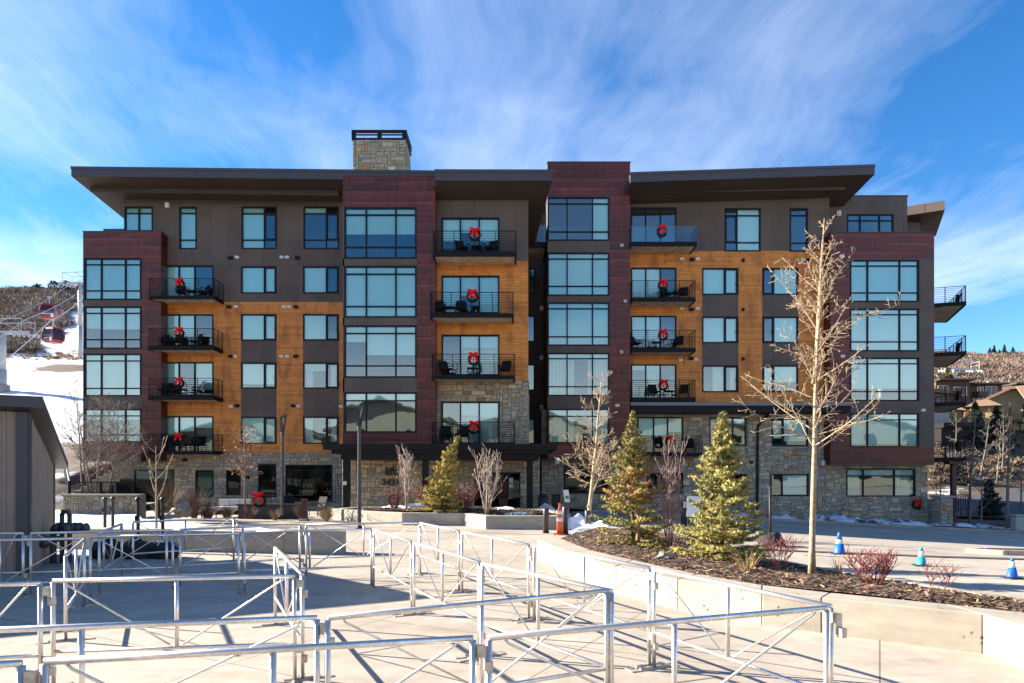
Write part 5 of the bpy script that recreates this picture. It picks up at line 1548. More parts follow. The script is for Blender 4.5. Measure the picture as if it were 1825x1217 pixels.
DRY = ((.42, .30, .14), (.50, .37, .18), (.33, .22, .10))
tuft('dry straw grass clump at the mulch bed front, left of the tall bare tree', (PX(1331, 10.9), 10.9, .42), 1, 90, .48, .55, DRY, .005)
tuft('round tan grass clump beside the lamp post, in front of the left windows', (PX(581, 29.2), 29.2, 0), 2, 420, .85, .8, ((.30, .22, .11), (.24, .17, .08)), .012)
tuft('tan grass clump by the patio wall, right of the red wreath', (PX(490, 30), 30, 0), 3, 160, .7, .8, ((.26, .19, .10), (.2, .14, .08)), .012)
tuft('dull straw grass clump behind the delineator and bollards', (PX(992, 26.5), 26.5, 0), 4, 120, .7, .4, DRY, .012)
tuft('low dry grass clump near the blue cone in the mulch bed', (PX(1494, 11.6), 11.6, .4), 5, 40, .35, .6, DRY, .005)
BRN = ((.13, .075, .05), (.17, .10, .07), (.10, .06, .045), (.20, .13, .08))
for k, (px, Y, h, sp, lab) in enumerate(((297, 30.5, 1.7, .8, 'brown dead shrub against the dark opening at the left'), (285, 27.5, .9, .7, 'dull green low shrub beside the black post and sapling'), (345, 30, 1.5, .9, 'rust brown dead shrub behind the boulder'), (370, 28.5, 1.1, 1.0, 'low brown dead shrub right of the boulder'), (405, 29, .7, 1.0, 'low brown dead grass shrub before the pale sofa'), (445, 29.5, .6, 1.0, 'low tawny dead shrub before the wreathed patio wall'), (535, 30, .7, 1.0, 'low brown dead shrub beside the red pillar'))):
    tn = ((.05, .075, .025), (.07, .09, .03)) if k == 1 else BRN
    tuft(lab, (PX(px, Y), Y, .3 if px < 330 else .1), 20 + k, 300, h, sp, tn, .012, 'shrub', 'dead_shrub', .25)


# ------------------------------------------------------------------ evergreens
def conifer(name, label, loc, seed, H, R, tones, clump=.055, whorl=.105, stem=.045, lean=0, gap=.16, top_bare=0, needle=1.0, group=None, orange=None, nd=1.0):
    rnd = random.Random(seed); t = thing(name, label, 'evergreen', loc, 0, group)
    tr = MB(); k = 10
    axis = lambda z: Vector((lean * (z / H) ** 2.2 * H, 0, z))
    tr.tube([axis(H * i / k) for i in range(k + 1)], [max(.008, stem * (1 - .88 * i / k)) for i in range(k + 1)], 8)
    fo = MB()

    def needles(p, d, L, r, col, dens):
        n = max(4, int(L / .010 * dens)); u = d.orthogonal().normalized(); v = d.cross(u)
        for i in range(n):
            f = rnd.random(); a = rnd.uniform(0, 2 * PI); s = u * math.cos(a) + v * math.sin(a)
            b = p + d * (L * f); ndir = (s * .9 + d * .55 + Vector((0, 0, .18))).normalized()
            w = ndir.cross(d).normalized() * r * .14
            fo.col = tuple(c * rnd.uniform(.65, 1.35) for c in col)
            fo.tri(b - w, b + w, b + ndir * r * rnd.uniform(.7, 1.15))

    z = .035 * H; wi = 0
    while z < H * .985:
        f = z / H; br = R * (1 - f) ** .95 * (1 if f > .08 else .86 + f * 1.7) + .05
        nb = rnd.randint(5, 8) if f < .85 else rnd.randint(3, 5)
        ph = rnd.uniform(0, 6.28)
        for b in range(nb):
            if rnd.random() < gap: continue
            a = ph + b * 2 * PI / nb + rnd.uniform(-.3, .3); L = br * rnd.uniform(.62, 1.12)
            el = math.radians(-18 + 62 * f ** 1.3 + rnd.uniform(-9, 9)); d = Vector((math.cos(a) * math.cos(el), math.sin(a) * math.cos(el), math.sin(el)))
            base = rnd.choice(tones if not (orange and orange(f, rnd)) else ((.36, .19, .055), (.38, .24, .08)))
            p = axis(z); sg = 5; pts = [p.copy()]
            for i in range(sg):
                d = (d + Vector((0, 0, .10)) + wob(rnd, .06)).normalized(); q = p + d * (L / sg)
                needles(p, d, L / sg, clump * (1.15 if i < sg - 1 else .9) * needle, base, 1.5 * nd)
                # side sprays
                if i >= 1:
                    for sgn in (-1, 1):
                        if rnd.random() < .15: continue
                        sd_ = Vector((-d.y, d.x, 0)).normalized() * sgn
                        d2 = (d * .65 + sd_ * .8 + Vector((0, 0, rnd.uniform(-.12, .18)))).normalized(); l2 = L * (.46 - .055 * i) * rnd.uniform(.7, 1.2)
                        needles(q, d2, l2, clump * needle, base, 1.5 * nd)
                        if l2 > .12:
                            for s3 in (-1, 1):
                                d3 = (d2 * .7 + Vector((-d2.y, d2.x, 0)) * .65 * s3 + wob(rnd, .15)).normalized(); needles(q + d2 * l2 * rnd.uniform(.35, .7), d3, l2 * .5, clump * .9 * needle, base, 1.5 * nd)
                p = q; pts.append(p.copy())
            tr.tube(pts, [max(.004, .013 * (1 - i / (sg + 1))) for i in range(sg + 1)], 4)
        z += whorl * rnd.uniform(.7, 1.25) * (1.25 - .55 * f); wi += 1
    needles(axis(H * .9), (axis(H) - axis(H * .9)).normalized(), H * .1, clump, tones[0], 1.2)
    tr.build('trunk', BK6, t, True, world=False)
    fo.build('foliage', M['needle'], t, world=False)
    return t


SPR = ((.30, .25, .055), (.24, .215, .05), (.34, .28, .075), (.18, .175, .05))
conifer('evergreen_tree', 'left evergreen in the mulch bed, slim with reddish dry middle branches and a bare leader', (PX(1128, 15.7), 15.7, .28), 5, 3.22, .88, SPR, .068, .125, .05, gap=.26, orange=lambda f, r: .30 < f < .62 and r.random() < .42)
conifer('evergreen_tree', 'right evergreen in the mulch bed, broad and dense yellow-green', (PX(1287, 13.6), 13.6, .30), 8, 3.02, .92, ((.36, .31, .085), (.30, .27, .075), (.40, .34, .10), (.22, .215, .07)), .068, .088, .05, gap=.12)
conifer('evergreen_tree', 'small golden-green evergreen with a bent tip in the planter before the entrance', (PX(787, 27.8), 27.8, .55), 13, 3.05, .9, ((.36, .29, .06), (.30, .25, .055), (.42, .33, .085)), .09, .13, .05, lean=.24, gap=.12)
# ------------------------------------------------------------------ wreaths, chairs, tables on the balconies
def make_wreath(first_loc, label, scale=1.0):
    t = thing('wreath', label, 'wreath', first_loc, 0, 'wreaths with red bows')
    rnd = random.Random(3); m = MB(); R = .24
    for k in range(340):
        a = rnd.uniform(0, 2 * PI); b = rnd.uniform(0, 2 * PI); r = .085
        d = Vector((math.cos(a) * math.cos(b), -.0 + math.sin(b) * .9, math.sin(a) * math.cos(b)))
        c = Vector((math.cos(a) * R, 0, math.sin(a) * R)); tip = c + d * r * rnd.uniform(.8, 1.45) + wob(rnd, .04)
        s = d.cross(wob(rnd, 1)).normalized() * .022; m.tri(c + d * .03 - s, c + d * .03 + s, tip)
    n = 18
    ring = [Vector((math.cos(2 * PI * k / n) * R, 0, math.sin(2 * PI * k / n) * R)) for k in range(n + 1)]
    m.tube(ring, .06, 7, False)
    m.build('ring', M['wreath'], t, world=False)
    b = MB()
    for s in (-1, 1):                                  # two loops and two tails
        lo = [(0, -.13, .24), (s * .10, -.16, .34), (s * .24, -.15, .36), (s * .27, -.14, .26), (s * .15, -.17, .20), (0, -.13, .24)]
        for p, q in zip(lo, lo[1:]):
            p, q = Vector(p), Vector(q); b.quad(p + Vector((0, -.045, 0)), q + Vector((0, -.045, 0)), q + Vector((0, .05, 0)), p + Vector((0, .05, 0)))
        b.quad((0, -.19, .25), (s * .10, -.18, .22), (s * .24, -.17, .22), (s * .23, -.17, .35)); b.quad((0, -.19, .24), (s * .22, -.18, .35), (s * .10, -.19, .36), (0, -.19, .30))
        b.quad((s * .01, -.15, .22), (s * .09, -.15, .22), (s * .25, -.14, -.08), (s * .12, -.15, -.12))
    b.blob((0, -.17, .26), (.055, .05, .055), 8, 6, .05, 1)
    b.build('bow', M['bow'], t, world=False)
    return t


FLN = {'L': ('top', 'second', 'third', 'lowest'), 'C': ('top', 'second', 'third', 'lowest'), 'R': ('top glass', 'second', 'third', 'fourth', 'lowest')}
WR = [('L', 0, 321, 507, 41.15), ('L', 1, 320, 594, 41.15), ('L', 2, 320, 683, 41.15), ('L', 3, 319, 782, 41.15),
      ('C', 0, 846, 420, 34.1), ('C', 1, 842, 529, 34.1), ('C', 2, 844, 641, 34.1), ('C', 3, 844, 763, 34.1),
      ('R', 0, 1180, 413, 40.4), ('R', 1, 1181, 509, 40.5), ('R', 2, 1181.5, 598, 40.5), ('R', 3, 1182, 687, 40.5), ('R', 4, 1194, 787, 40.5)]
SN = {'L': 'left', 'C': 'central', 'R': 'right'}
proto = None
for st, k, px, py, Y in WR:
    lab = 'green wreath with a red bow on the %s balcony of the %s stack' % (FLN[st][k], SN[st])
    if proto is None: proto = make_wreath(P(px, py, Y), lab); o = proto
    else: o = copy_tree(proto); o['label'] = lab
    o.location = P(px, py, Y); o.rotation_euler = (0, random.uniform(-.12, .12), 0)
for px, py, Y, lab in ((462, 892, 29.3, 'green wreath with a red bow on the dark patio wall at ground level, left'), (1634, 899, 41.8, 'green wreath with a red bow on the black railing right of the corner window')):
    o = copy_tree(proto); o['label'] = lab; o.location = P(px, py, Y)
for k, (px, py) in enumerate(((1706.5, 534), (1707, 620), (1706, 706), (1706, 795))):
    o = copy_tree(proto); o['label'] = 'dark wreath seen edge-on on the %s wedge balcony of the east side' % ('top', 'second', 'third', 'lowest')[k]
    o.location = P(px, py, 43.2); o.rotation_euler = (0, 0, 1.25)


def make_chair(loc, label):
    t = thing('patio_chair', label, 'chair', loc, 0, 'patio chairs on the balconies')
    m = MB(); m.hexa([(-.26, -.28, .38), (.26, -.28, .38), (.24, .24, .34), (-.24, .24, .34)], [(-.26, -.28, .44), (.26, -.28, .44), (.24, .24, .40), (-.24, .24, .40)]); m.build('seat', M['chairm'], t, world=False)
    m = MB(); m.hexa([(-.25, .22, .40), (.25, .22, .40), (.25, .27, .40), (-.25, .27, .40)], [(-.25, .40, .92), (.25, .40, .92), (.25, .44, .91), (-.25, .44, .91)]); m.build('backrest', M['chairm'], t, world=False)
    for x in (-.27, .27):
        for y, y2 in ((-.27, -.27), (.24, .30)):
            m = MB(); m.tube([(x, y2, 0), (x, y, .40)], .018, 5); m.build('leg', M['rail'], t, world=False)
        m = MB(); m.box(x - .03, x + .03, -.29, .30, .60, .63); m.box(x - .015, x + .015, -.28, -.25, .40, .60); m.build('armrest', M['rail'], t, world=False)
    return t


def make_table(loc, label):
    t = thing('patio_table', label, 'table', loc, 0, 'small patio tables on the balconies')
    m = MB(); m.box(-.28, .28, -.28, .28, .42, .45); m.build('tabletop', M['chairm'], t, world=False)
    for x in (-.24, .24):
        for y in (-.24, .24):
            m = MB(); m.tube([(x, y, 0), (x, y, .42)], .016, 5); m.build('leg', M['rail'], t, world=False)
    return t


floorpx = {'L': ((526.8, 616, 705, 803), 41.25), 'C': ((448, 558, 668.5, 788), 34.2), 'R': ((430.6, 530, 619.7, 708, 807), 40.55)}
CH = [('L', 0, 322, .3), ('L', 0, 361, -.6), ('L', 1, 293, .4), ('L', 1, 316, .1), ('L', 1, 346, -.7), ('L', 2, 286, .9), ('L', 2, 303, .2), ('L', 2, 352, -.9), ('L', 3, 302, .2), ('L', 3, 342, -.2),
      ('C', 0, 824, .5), ('C', 0, 873, -.5), ('C', 1, 784, .2), ('C', 1, 822, .1), ('C', 2, 795, .6), ('C', 2, 899, -.3), ('C', 3, 793, .0), ('C', 3, 826, .0),
      ('R', 1, 1190, .5), ('R', 1, 1218, -.3), ('R', 2, 1133, .6), ('R', 2, 1207, -.7), ('R', 3, 1166, .1), ('R', 3, 1218, -.4), ('R', 4, 1229, -.3)]
cnt = {}
order = {}
for st, k, px, rz in CH: order.setdefault((st, k), []).append(px)
cproto = None
for st, k, px, rz in CH:
    Y = floorpx[st][1]; z = PZ(floorpx[st][0][k], Y) + .005; yy = Y + .75; x = PX(px, yy)
    l = sorted(order[st, k]); i = l.index(px)
    side_ = 'only' if len(l) == 1 else ('left', 'right')[i] if len(l) == 2 else ('leftmost', 'middle', 'rightmost')[i]
    lab = '%s dark patio chair on the %s balcony of the %s stack' % (side_, FLN[st][k], SN[st])
    if cproto is None: cproto = make_chair((x, yy, z), lab); o = cproto
    else: o = copy_tree(cproto); o['label'] = lab
    o.location = (x, yy, z); o.rotation_euler = (0, 0, rz)
tproto = None
for st, k, px in (('L', 0, 341), ('L', 1, 330), ('L', 2, 326), ('L', 3, 322), ('C', 0, 849), ('C', 1, 802), ('C', 2, 842), ('C', 3, 809), ('R', 1, 1204), ('R', 2, 1170), ('R', 3, 1191)):
    Y = floorpx[st][1]; z = PZ(floorpx[st][0][k], Y) + .005; yy = Y + .65
    lab = 'small dark patio table on the %s balcony of the %s stack' % (FLN[st][k], SN[st])
    if tproto is None: tproto = make_table((PX(px, yy), yy, z), lab); o = tproto
    else: o = copy_tree(tproto); o['label'] = lab
    o.location = (PX(px, yy), yy, z)
# pale cushions on one balcony's chairs
for px, rz, lab in ((285, .9, 'pale back cushion on the leftmost chair of the third left balcony'), (353, -.9, 'pale back cushion on the rightmost chair of the third left balcony')):
    m = MB(); m.hexa([(-.24, .14, .42), (.24, .14, .42), (.24, .22, .42), (-.24, .22, .42)], [(-.24, .30, 1.0), (.24, .30, 1.0), (.24, .40, 1.0), (-.24, .40, 1.0)])
    Y = 41.25; t = m.build('cushion', M['cushion']); t.location = (PX(px, Y + .74), Y + .74, PZ(705, Y) + .02); t.rotation_euler = (0, 0, rz); tag(t, lab, 'cushion')

# ------------------------------------------------------------------ ground-floor terrace, left
t = thing('terrace_wall', 'low dark brick terrace wall with black top below the left ground floor windows', 'low wall', (PX(480, 31), 31, 0))
M['darkbrick'] = mplain('dark_brick', (.06, .05, .045), .85, 0, .3, 8, .4, .5)
m = MB(); m.box(PX(424, 31), PX(545, 31), 31, 31.35, -.1, .62); m.build('brickwork', M['darkbrick'], t)
m = MB(); m.box(PX(423, 31) - .03, PX(546, 31), 30.95, 31.4, .621, .68); m.build('coping', M['black'], t)
t = thing('outdoor_sofa', 'pale cushioned outdoor sofa on the left ground floor terrace', 'sofa', (PX(408, 32), 32, 0))
m = MB(); m.box(PX(384, 32), PX(441, 32), 31.7, 32.5, .15, .35)
m.build('frame', M['chairm'], t)
for a, b in ((385, 403), (404, 422), (423, 440)):
    m = MB(); m.box(PX(a, 32), PX(b, 32), 31.72, 32.3, .352, .52); m.build('seat_cushion', M['cushion'], t)
    m = MB(); m.box(PX(a, 32), PX(b, 32), 32.31, 32.5, .352, .86); m.build('back_cushion', M['cushion'], t)
t = thing('outdoor_bench', 'slim metal bench with a pale seat at the left end of the terrace', 'bench', (PX(362, 31.5), 31.5, 0))
m = MB(); m.box(PX(354, 31.5), PX(382, 31.5), 31.2, 31.8, .42, .5); m.build('seat', M['cushion'], t)
for a in (355, 381):
    for y in (31.25, 31.75):
        m = MB(); m.box(PX(a, 31.5) - .02, PX(a, 31.5) + .02, y - .02, y + .02, 0, .78 if y > 31.5 else .42); m.build('leg', M['rail'], t)
for k, (px, lab) in enumerate(((515, 'left grey wire chair at the terrace doors'), (566, 'right grey wire chair beside the round tan grass'))):
    o = copy_tree(cproto); o['label'] = lab; o['group'] = 'chairs on the ground terrace'; o.location = (PX(px, 32.5), 32.5, .05); o.rotation_euler = (0, 0, .3 - k * .8)
t = thing('marker_post', 'short rust red perforated pillar on a pale foot in the terrace planting', 'pillar', (PX(542, 29.6), 29.6, 0))
m = MB(); m.box(PX(537.5, 29.6), PX(547, 29.6), 29.5, 29.7, .1, .98)
for k in range(4): m.box(PX(540, 29.6), PX(544.5, 29.6), 29.48, 29.499, .25 + k * .18, .33 + k * .18)
m.build('post', M['red_post'], t)
m = MB(); m.box(PX(535, 29.6), PX(550, 29.6), 29.4, 29.8, 0, .099); m.build('foot', M['cast'], t)
# planter box and door furniture near the entrance
t = thing('flower_tub', 'tall red tub with red holiday greenery beside the entrance door', 'plant tub', (PX(897, 35.2), 35.2, .0))
m = MB(); q = PX(897, 35.2); m.hexa([(q - .16, 35.05, -.1), (q + .16, 35.05, -.1), (q + .16, 35.35, -.1), (q - .16, 35.35, -.1)], [(q - .24, 35.0, .8), (q + .24, 35.0, .8), (q + .24, 35.4, .8), (q - .24, 35.4, .8)]); m.build('tub', M['red_post'], t)
m = MB(); rnd = random.Random(2)
for k in range(260):
    c = Vector((q, 35.2, .8)) + Vector((rnd.uniform(-.2, .2), rnd.uniform(-.2, .2), rnd.uniform(0, 1.0))); d, e = wob(rnd, .09), wob(rnd, .05); m.col = (.4, .02, .02) if rnd.random() < .35 else (.02, .04, .015); m.quad(c - d, c - e, c + d, c + e)
m.build('greenery', M['chip'], t)
t = thing('litter_bin', 'dark litter bin in the corner right of the entrance', 'bin', (PX(968, 35), 35, 0))
m = MB(); m.lathe((PX(968, 35), 35, 0), [(.26, 0), (.27, .85), (.22, .9)], 14); m.build('bin_body', M['black'], t, True)
m = MB(); m.lathe((PX(968, 35), 35, .9), [(.26, 0), (.2, .12), (.05, .15)], 14); m.build('lid', M['black'], t, True)
t = thing('planter_box', 'tall dark planter box against the stone wall, right of the snow heap', 'planter box', (PX(991, 36), 36, -.1))
m = MB(); q = PX(991, 36); m.box(q - .22, q + .22, 35.8, 36.2, -.1, .95); m.build('box', M['black'], t)
m = MB(); m.box(q - .26, q + .26, 35.76, 36.24, .951, 1.0); m.build('rim', M['black'], t)

# snow piles
def pile(label, px, py, Y, r, seed, mat):
    m = MB(); x = PX(px, Y); z = gz(x, Y); rs = random.Random(seed); n = 28
    for i in range(14):
        for k in range(n): pass
    g = 26; base = len(m.v)
    for i in range(g + 1):
        for j in range(g + 1):
            u, v = i / g * 2 - 1, j / g * 2 - 1; d = math.hypot(u, v); e = max(0, 1 - d ** 1.6)
            h = r[2] * e ** .8 * (1 + 1.1 * fbm(u * r[0] + seed, v * r[1], 1.6, 4)) ; m.v.append((x + u * r[0], Y + v * r[1], z - .03 + max(-.02, h) if d < 1.02 else z - .06))
    for i in range(g):
        for j in range(g): a = base + i * (g + 1) + j; m.face((a, a + g + 1, a + g + 2, a + 1))
    o = m.build('snow_pile', mat, None, False); tag(o, label, 'snow pile')
    sb = o.modifiers.new('s', 'SUBSURF'); sb.levels = 1; sb.render_levels = 1
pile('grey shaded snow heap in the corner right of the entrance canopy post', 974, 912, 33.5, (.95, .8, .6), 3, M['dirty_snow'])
pile('bright snow heap between the bollards and the leaning bare tree', 1028, 940, 25.9, (.8, .7, .5), 5, M['snow'])
pile('long bright snow heap left of the left evergreen', 1078, 940, 23.4, (1.3, .9, .5), 9, M['snow'])
# right corner: stone pier, railing
t = thing('stone_pier', 'stone pier with a pale cap at the right corner of the building', 'pier', (PX(1688, 40.6), 40.6, -1.5))
x0, x1 = PX(1676, 40.6), PX(1698, 40.6)
m = MB(); m.box(x0 + .02, x1 - .02, 40.63, 41.4, -1.5, PZ(887, 40.6)); m.build('core', M['mortar'], t)
ashlar('stone_face', [(x0, x1, -1.5, PZ(887, 40.6))], 40.6, None, 51, parent=t, world=True, cw=.16, ch=.13)
ashlar('stone_face', [(40.6, 41.4, -1.5, PZ(887, 40.6))], x0, None, 52, 'y-', parent=t, world=True, cw=.16, ch=.13)
m = MB(); m.box(x0 - .1, x1 + .1, 40.45, 41.5, PZ(887, 40.6) + .001, PZ(883, 40.6)); m.build('cap', M['cast'], t)
for lab, xa, xb, Y in (('black railing section right of the stone pier', 1700, 1729, 41.2), ('black railing section left of the stone pier below the corner window', 1632, 1652, 42.3)):
    t = thing('railing', lab, 'railing', (PX(xa, Y), Y, -1.2), 0, 'black railings at the right corner')
    zt, zb = PZ(881, Y), PZ(898, Y) - .35; m = MB()
    m.box(PX(xa, Y), PX(xb, Y), Y - .02, Y + .02, zt - .04, zt); m.box(PX(xa, Y), PX(xb, Y), Y - .015, Y + .015, zb, zb + .03); m.build('rail', M['rail'], t)
    n = 7
    for k in range(n + 1):
        x = PX(xa, Y) + (PX(xb, Y) - PX(xa, Y)) * k / n; m = MB(); m.box(x - .015, x + .015, Y - .012, Y + .012, zb - (.5 if k % 3 == 0 else 0) + .031, zt - .041); m.build('baluster', M['rail'], t)
t = thing('utility_box', 'pale green round-cornered utility box at the right edge by the snow', 'utility box', (PX(1815, 39.9), 39.9, -1.4))
m = MB(); q = PX(1815, 39.9); m.box(q - .3, q + .3, 39.7, 40.2, -1.5, PZ(917, 39.9)); o = m.build('box', mplain('pale_green_paint', (.34, .38, .30), .6), t); bv = o.modifiers.new('b', 'BEVEL'); bv.width = .08; bv.segments = 3
m = MB(); m.box(q - .31, q + .31, 39.69, 40.21, PZ(917, 39.9) - .12, PZ(917, 39.9) - .08); m.build('lid_seam', M['pipe'], t)
# ------------------------------------------------------------------ shed, left
u = Vector((-.882, -.471)); v_ = Vector((-.471, .882)); cor = Vector((-9.92, 13.8))
shed = thing('metal_shed', 'brown ribbed metal shed with a sloping roof at the left edge', 'shed', (cor.x, cor.y, 0))
M['ribbed'] = mplain('ribbed_metal', (.28, .215, .165), .5, .1, .10, 2); M['trim'] = mplain('shed_trim', (.060, .058, .066), .45, .1, .12)
def shz(s): return 3.33 - s * .27                    # wall top falls towards the rear
def ribwall(nm, p0, d, L, nrm, zf, pitch, w, mat):
    """vertical ribbed sheet: plain pans with raised ribs in one profile"""
    m = MB(); prof = []; s = 0
    while s < L - .001:
        prof += [(s, 0), (min(L, s + pitch - 2 * w), 0), (min(L, s + pitch - 1.6 * w), .03), (min(L, s + pitch - .4 * w), .03)]; s += pitch
    prof.append((L, 0)); prev = None
    for s, h in prof:
        q = p0 + d * s + nrm * h; b = (q.x, q.y, -.1); t_ = (q.x, q.y, zf(s))
        if prev: m.quad(prev[0], b, t_, prev[1])
        prev = (b, t_)
    for zz in ():
        pass
    return m.build(nm, mat, shed)


ribwall('front_wall', cor + u * .13, u, 7.0, -v_, lambda s: 3.33, .30, .035, M['ribbed'])
ribwall('side_wall', cor + v_ * .13, v_, 3.75, -u, lambda s: shz(s + .13), .20, .03, M['ribbed'])
m = MB()
for w_, a_ in ((u, -v_), (v_, -u)):
    q0 = cor + a_ * .045; q1 = q0 + w_ * .2; m.hexa([(*cor, -.1), (*q0, -.1), (*q1, -.1), (*(cor + w_ * .2), -.1)], [(*cor, 3.33), (*q0, 3.33), (*q1, 3.33 if w_ is u else shz(.2)), (*(cor + w_ * .2), 3.33 if w_ is u else shz(.2))])
m.build('corner_trim', M['trim'], shed); m = MB()
q0, q1 = cor + v_ * 3.8 - u * .045, cor + v_ * 4.0 - u * .045
m.hexa([(*(q0 + u * .05), -.1), (*q0, -.1), (*q1, -.1), (*(q1 + u * .05), -.1)], [(*(q0 + u * .05), shz(3.8)), (*q0, shz(3.8)), (*q1, shz(4)), (*(q1 + u * .05), shz(4))])
m.build('corner_trim', M['trim'], shed)
m = MB(); o1, o2 = .35, .30                              # roof slab
A = cor - v_ * o1 - u * o2; B = cor - v_ * o1 + u * 7.5; Cc = cor + v_ * 4.25 + u * 7.5; D = cor + v_ * 4.25 - u * o2
top = [(A, 3.60 + .0), (B, 3.60), (Cc, 3.60 - 4.6 * .27), (D, 3.60 - 4.6 * .27)]
m.hexa([(p.x, p.y, z - .16) for p, z in top], [(p.x, p.y, z) for p, z in top]); rf = m.build('roof', M['trim'], shed)
m = MB(); A2 = A - v_ * .08; B2 = B - v_ * .08
m.hexa([(A.x, A.y, 3.40), (A2.x, A2.y, 3.40), (B2.x, B2.y, 3.40), (B.x, B.y, 3.40)], [(A.x, A.y, 3.625), (A2.x, A2.y, 3.625), (B2.x, B2.y, 3.625), (B.x, B.y, 3.625)]); m.build('gutter', M['trim'], rf)
m = MB(); p = cor + v_ * .0 + u * 7.1; q = cor + v_ * 4.0; r = cor + v_ * 4.0 + u * 7.1
m.quad((p.x, p.y, -.1), (r.x, r.y, -.1), (r.x, r.y, shz(4)), (p.x, p.y, 3.33)); m.quad((q.x, q.y, -.1), (r.x, r.y, -.1), (r.x, r.y, shz(4)), (q.x, q.y, shz(4))); m.build('rear_wall', M['ribbed'], shed)

# stone retaining wall, railing, stair on the left
t = thing('retaining_wall', 'rough pale stone retaining wall with a cap, left of the snow-covered bed', 'stone wall', (PX(180, 26), 26, .3))
x0, x1, zt = PX(113, 26), PX(244, 26), PZ(884, 26)
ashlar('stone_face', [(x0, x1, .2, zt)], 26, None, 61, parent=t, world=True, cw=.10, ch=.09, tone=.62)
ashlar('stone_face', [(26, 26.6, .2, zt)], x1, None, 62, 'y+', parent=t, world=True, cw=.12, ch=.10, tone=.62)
m = MB(); m.box(x0, x1 - .02, 26.02, 26.6, .1, zt); m.build('core', M['mortar'], t)
m = MB(); m.box(x0 - .05, x1 + .06, 25.93, 26.5, zt + .001, zt + .07); m.build('cap', M['mortar'], t)  # darker mortar colour on the cap stands in for shade falling there
t = thing('railing', 'black wire mesh railing on top of the left stone wall', 'railing', (PX(180, 27), 27, zt))
xa, xb = PX(124, 27), PX(236, 27); zr = PZ(858, 27); m = MB(); m.box(xa, xb, 26.97, 27.03, zr - .05, zr); m.box(xa, xb, 26.98, 27.02, zt + .1, zt + .14); m.build('rail', M['rail'], t)
m = MB()
for k in range(56): x = xa + (xb - xa) * (k + .5) / 56; m.box(x - .005, x + .005, 26.995, 27.005, zt + .141, zr - .051)
for k in range(6): z = zt + .14 + (zr - zt - .2) * (k + .5) / 6; m.box(xa, xb, 26.986, 26.994, z - .004, z + .004)
m.build('mesh_panel', M['rail'], t)
for x in (xa, (xa + xb) / 2, xb):
    m = MB(); m.box(x - .03, x + .03, 26.96, 27.04, zt, zr - .051 if xa < x < xb else zr + .03); m.build('post', M['rail'], t)
t = thing('stair', 'stone outdoor stair climbing the snowy bank beside the shed, with a dark handrail', 'stair', (PX(115, 30), 30, .5))
m = MB(); ns = 18
for k in range(ns):
    f = k / ns; y = 27.5 + 16 * f; zz = .9 + 2.75 * f; a, b = PX(107, 27.5) - 5.2 * f, PX(118, 27.5) - 5.4 * f
    m.hexa([(a, y, zz - .6), (b, y, zz - .6), (b - .3, y + .9, zz - .6), (a - .29, y + .9, zz - .6)], [(a, y, zz + .15), (b, y, zz + .15), (b - .3, y + .9, zz + .15), (a - .29, y + .9, zz + .15)])
m.build('steps', M['cast'], t)
m = MB(); a, b = P(125, 862, 27.6), P(111.5, 797, 43); m.tube([a, b], .045, 8)
for k in range(6): q = a.lerp(b, k / 5); m.tube([q, q - Vector((0, 0, 1.0))], .03, 6)
m.build('handrail', M['pole'], t)

# ------------------------------------------------------------------ gondola lift
M['tower'] = mplain('tower_steel', (.42, .43, .43), .5, .2, .1); M['gred'] = mplain('cabin_red', (.30, .012, .018), .3, 0, .1)
t = NT('cabin_glass'); M['gglass'] = t.fin((.02, .022, .028), .08)
def lift_tower(px, ybase, ytop, Y, r, label, arm, foot=None):
    x = PX(px, Y); zb, zt = PZ(ybase, Y), PZ(ytop, Y)
    t = thing('lift_tower', label, 'lift tower', (x, Y, zb), 0, 'gondola lift towers')
    m = MB(); m.tube([(x, Y, zb - 1), (x, Y, zb + (zt - zb) * .45)], r * 1.06, 14); m.tube([(x, Y, zb + (zt - zb) * .45), (x, Y, zt)], [r, r * .92], 14); m.build('pole', M['tower'], t, True)
    if foot:
        m = MB(); m.lathe((x, Y, zb - 4), [(r * 1.7, 0), (r * 1.65, 5.8), (r * 1.5, 5.9)], 16); m.build('foot', M['cast'], t, True)
    a, b = arm; m = MB(); h = .55
    m.box(x + a, x + b, Y - .25, Y + .25, zt - .1, zt + .28)
    m.build('crossarm', M['tower'], t)
    for xx in (x + a + .2, x + b - .2):
        m = MB(); m.tube([(xx, Y - 2.4, zt - .5), (xx, Y + 2.4, zt + .2)], .09, 6)
        for k in range(6): q = Y - 2.2 + 4.4 * k / 5; m.tube([(xx - .06, q, zt - .62 + .7 * k / 5), (xx + .06, q, zt - .62 + .7 * k / 5)], .24, 10)
        m.build('sheave_train', M['tower'], t)
    m = MB()
    for xx in (x + a, x + b):                          # maintenance platform rails and lifting frame
        for yy in (Y - 1.2, Y + 1.2): m.tube([(xx, yy, zt), (xx, yy, zt + 1.5)], .04, 5)
        m.tube([(xx, Y - 1.2, zt + 1.5), (xx, Y + 1.2, zt + 1.5)], .04, 5); m.tube([(xx, Y - 1.2, zt + .8), (xx, Y + 1.2, zt + .8)], .03, 5)
    m.tube([(x + a, Y - 1.2, zt + 1.5), (x + b, Y - 1.2, zt + 1.6)], .06, 5); m.tube([(x + a, Y + 1.2, zt + 1.5), (x + b, Y + 1.2, zt + 1.6)], .05, 5)
    m.tube([(x + a, Y - 1.2, zt + .1), (x + (a + b) / 2, Y - 1.2, zt + 1.5)], .04, 5); m.tube([(x + b, Y - 1.2, zt + .1), (x + (a + b) / 2, Y - 1.2, zt + 1.5)], .04, 5)
    m.build('platform_frame', M['tower'], t)
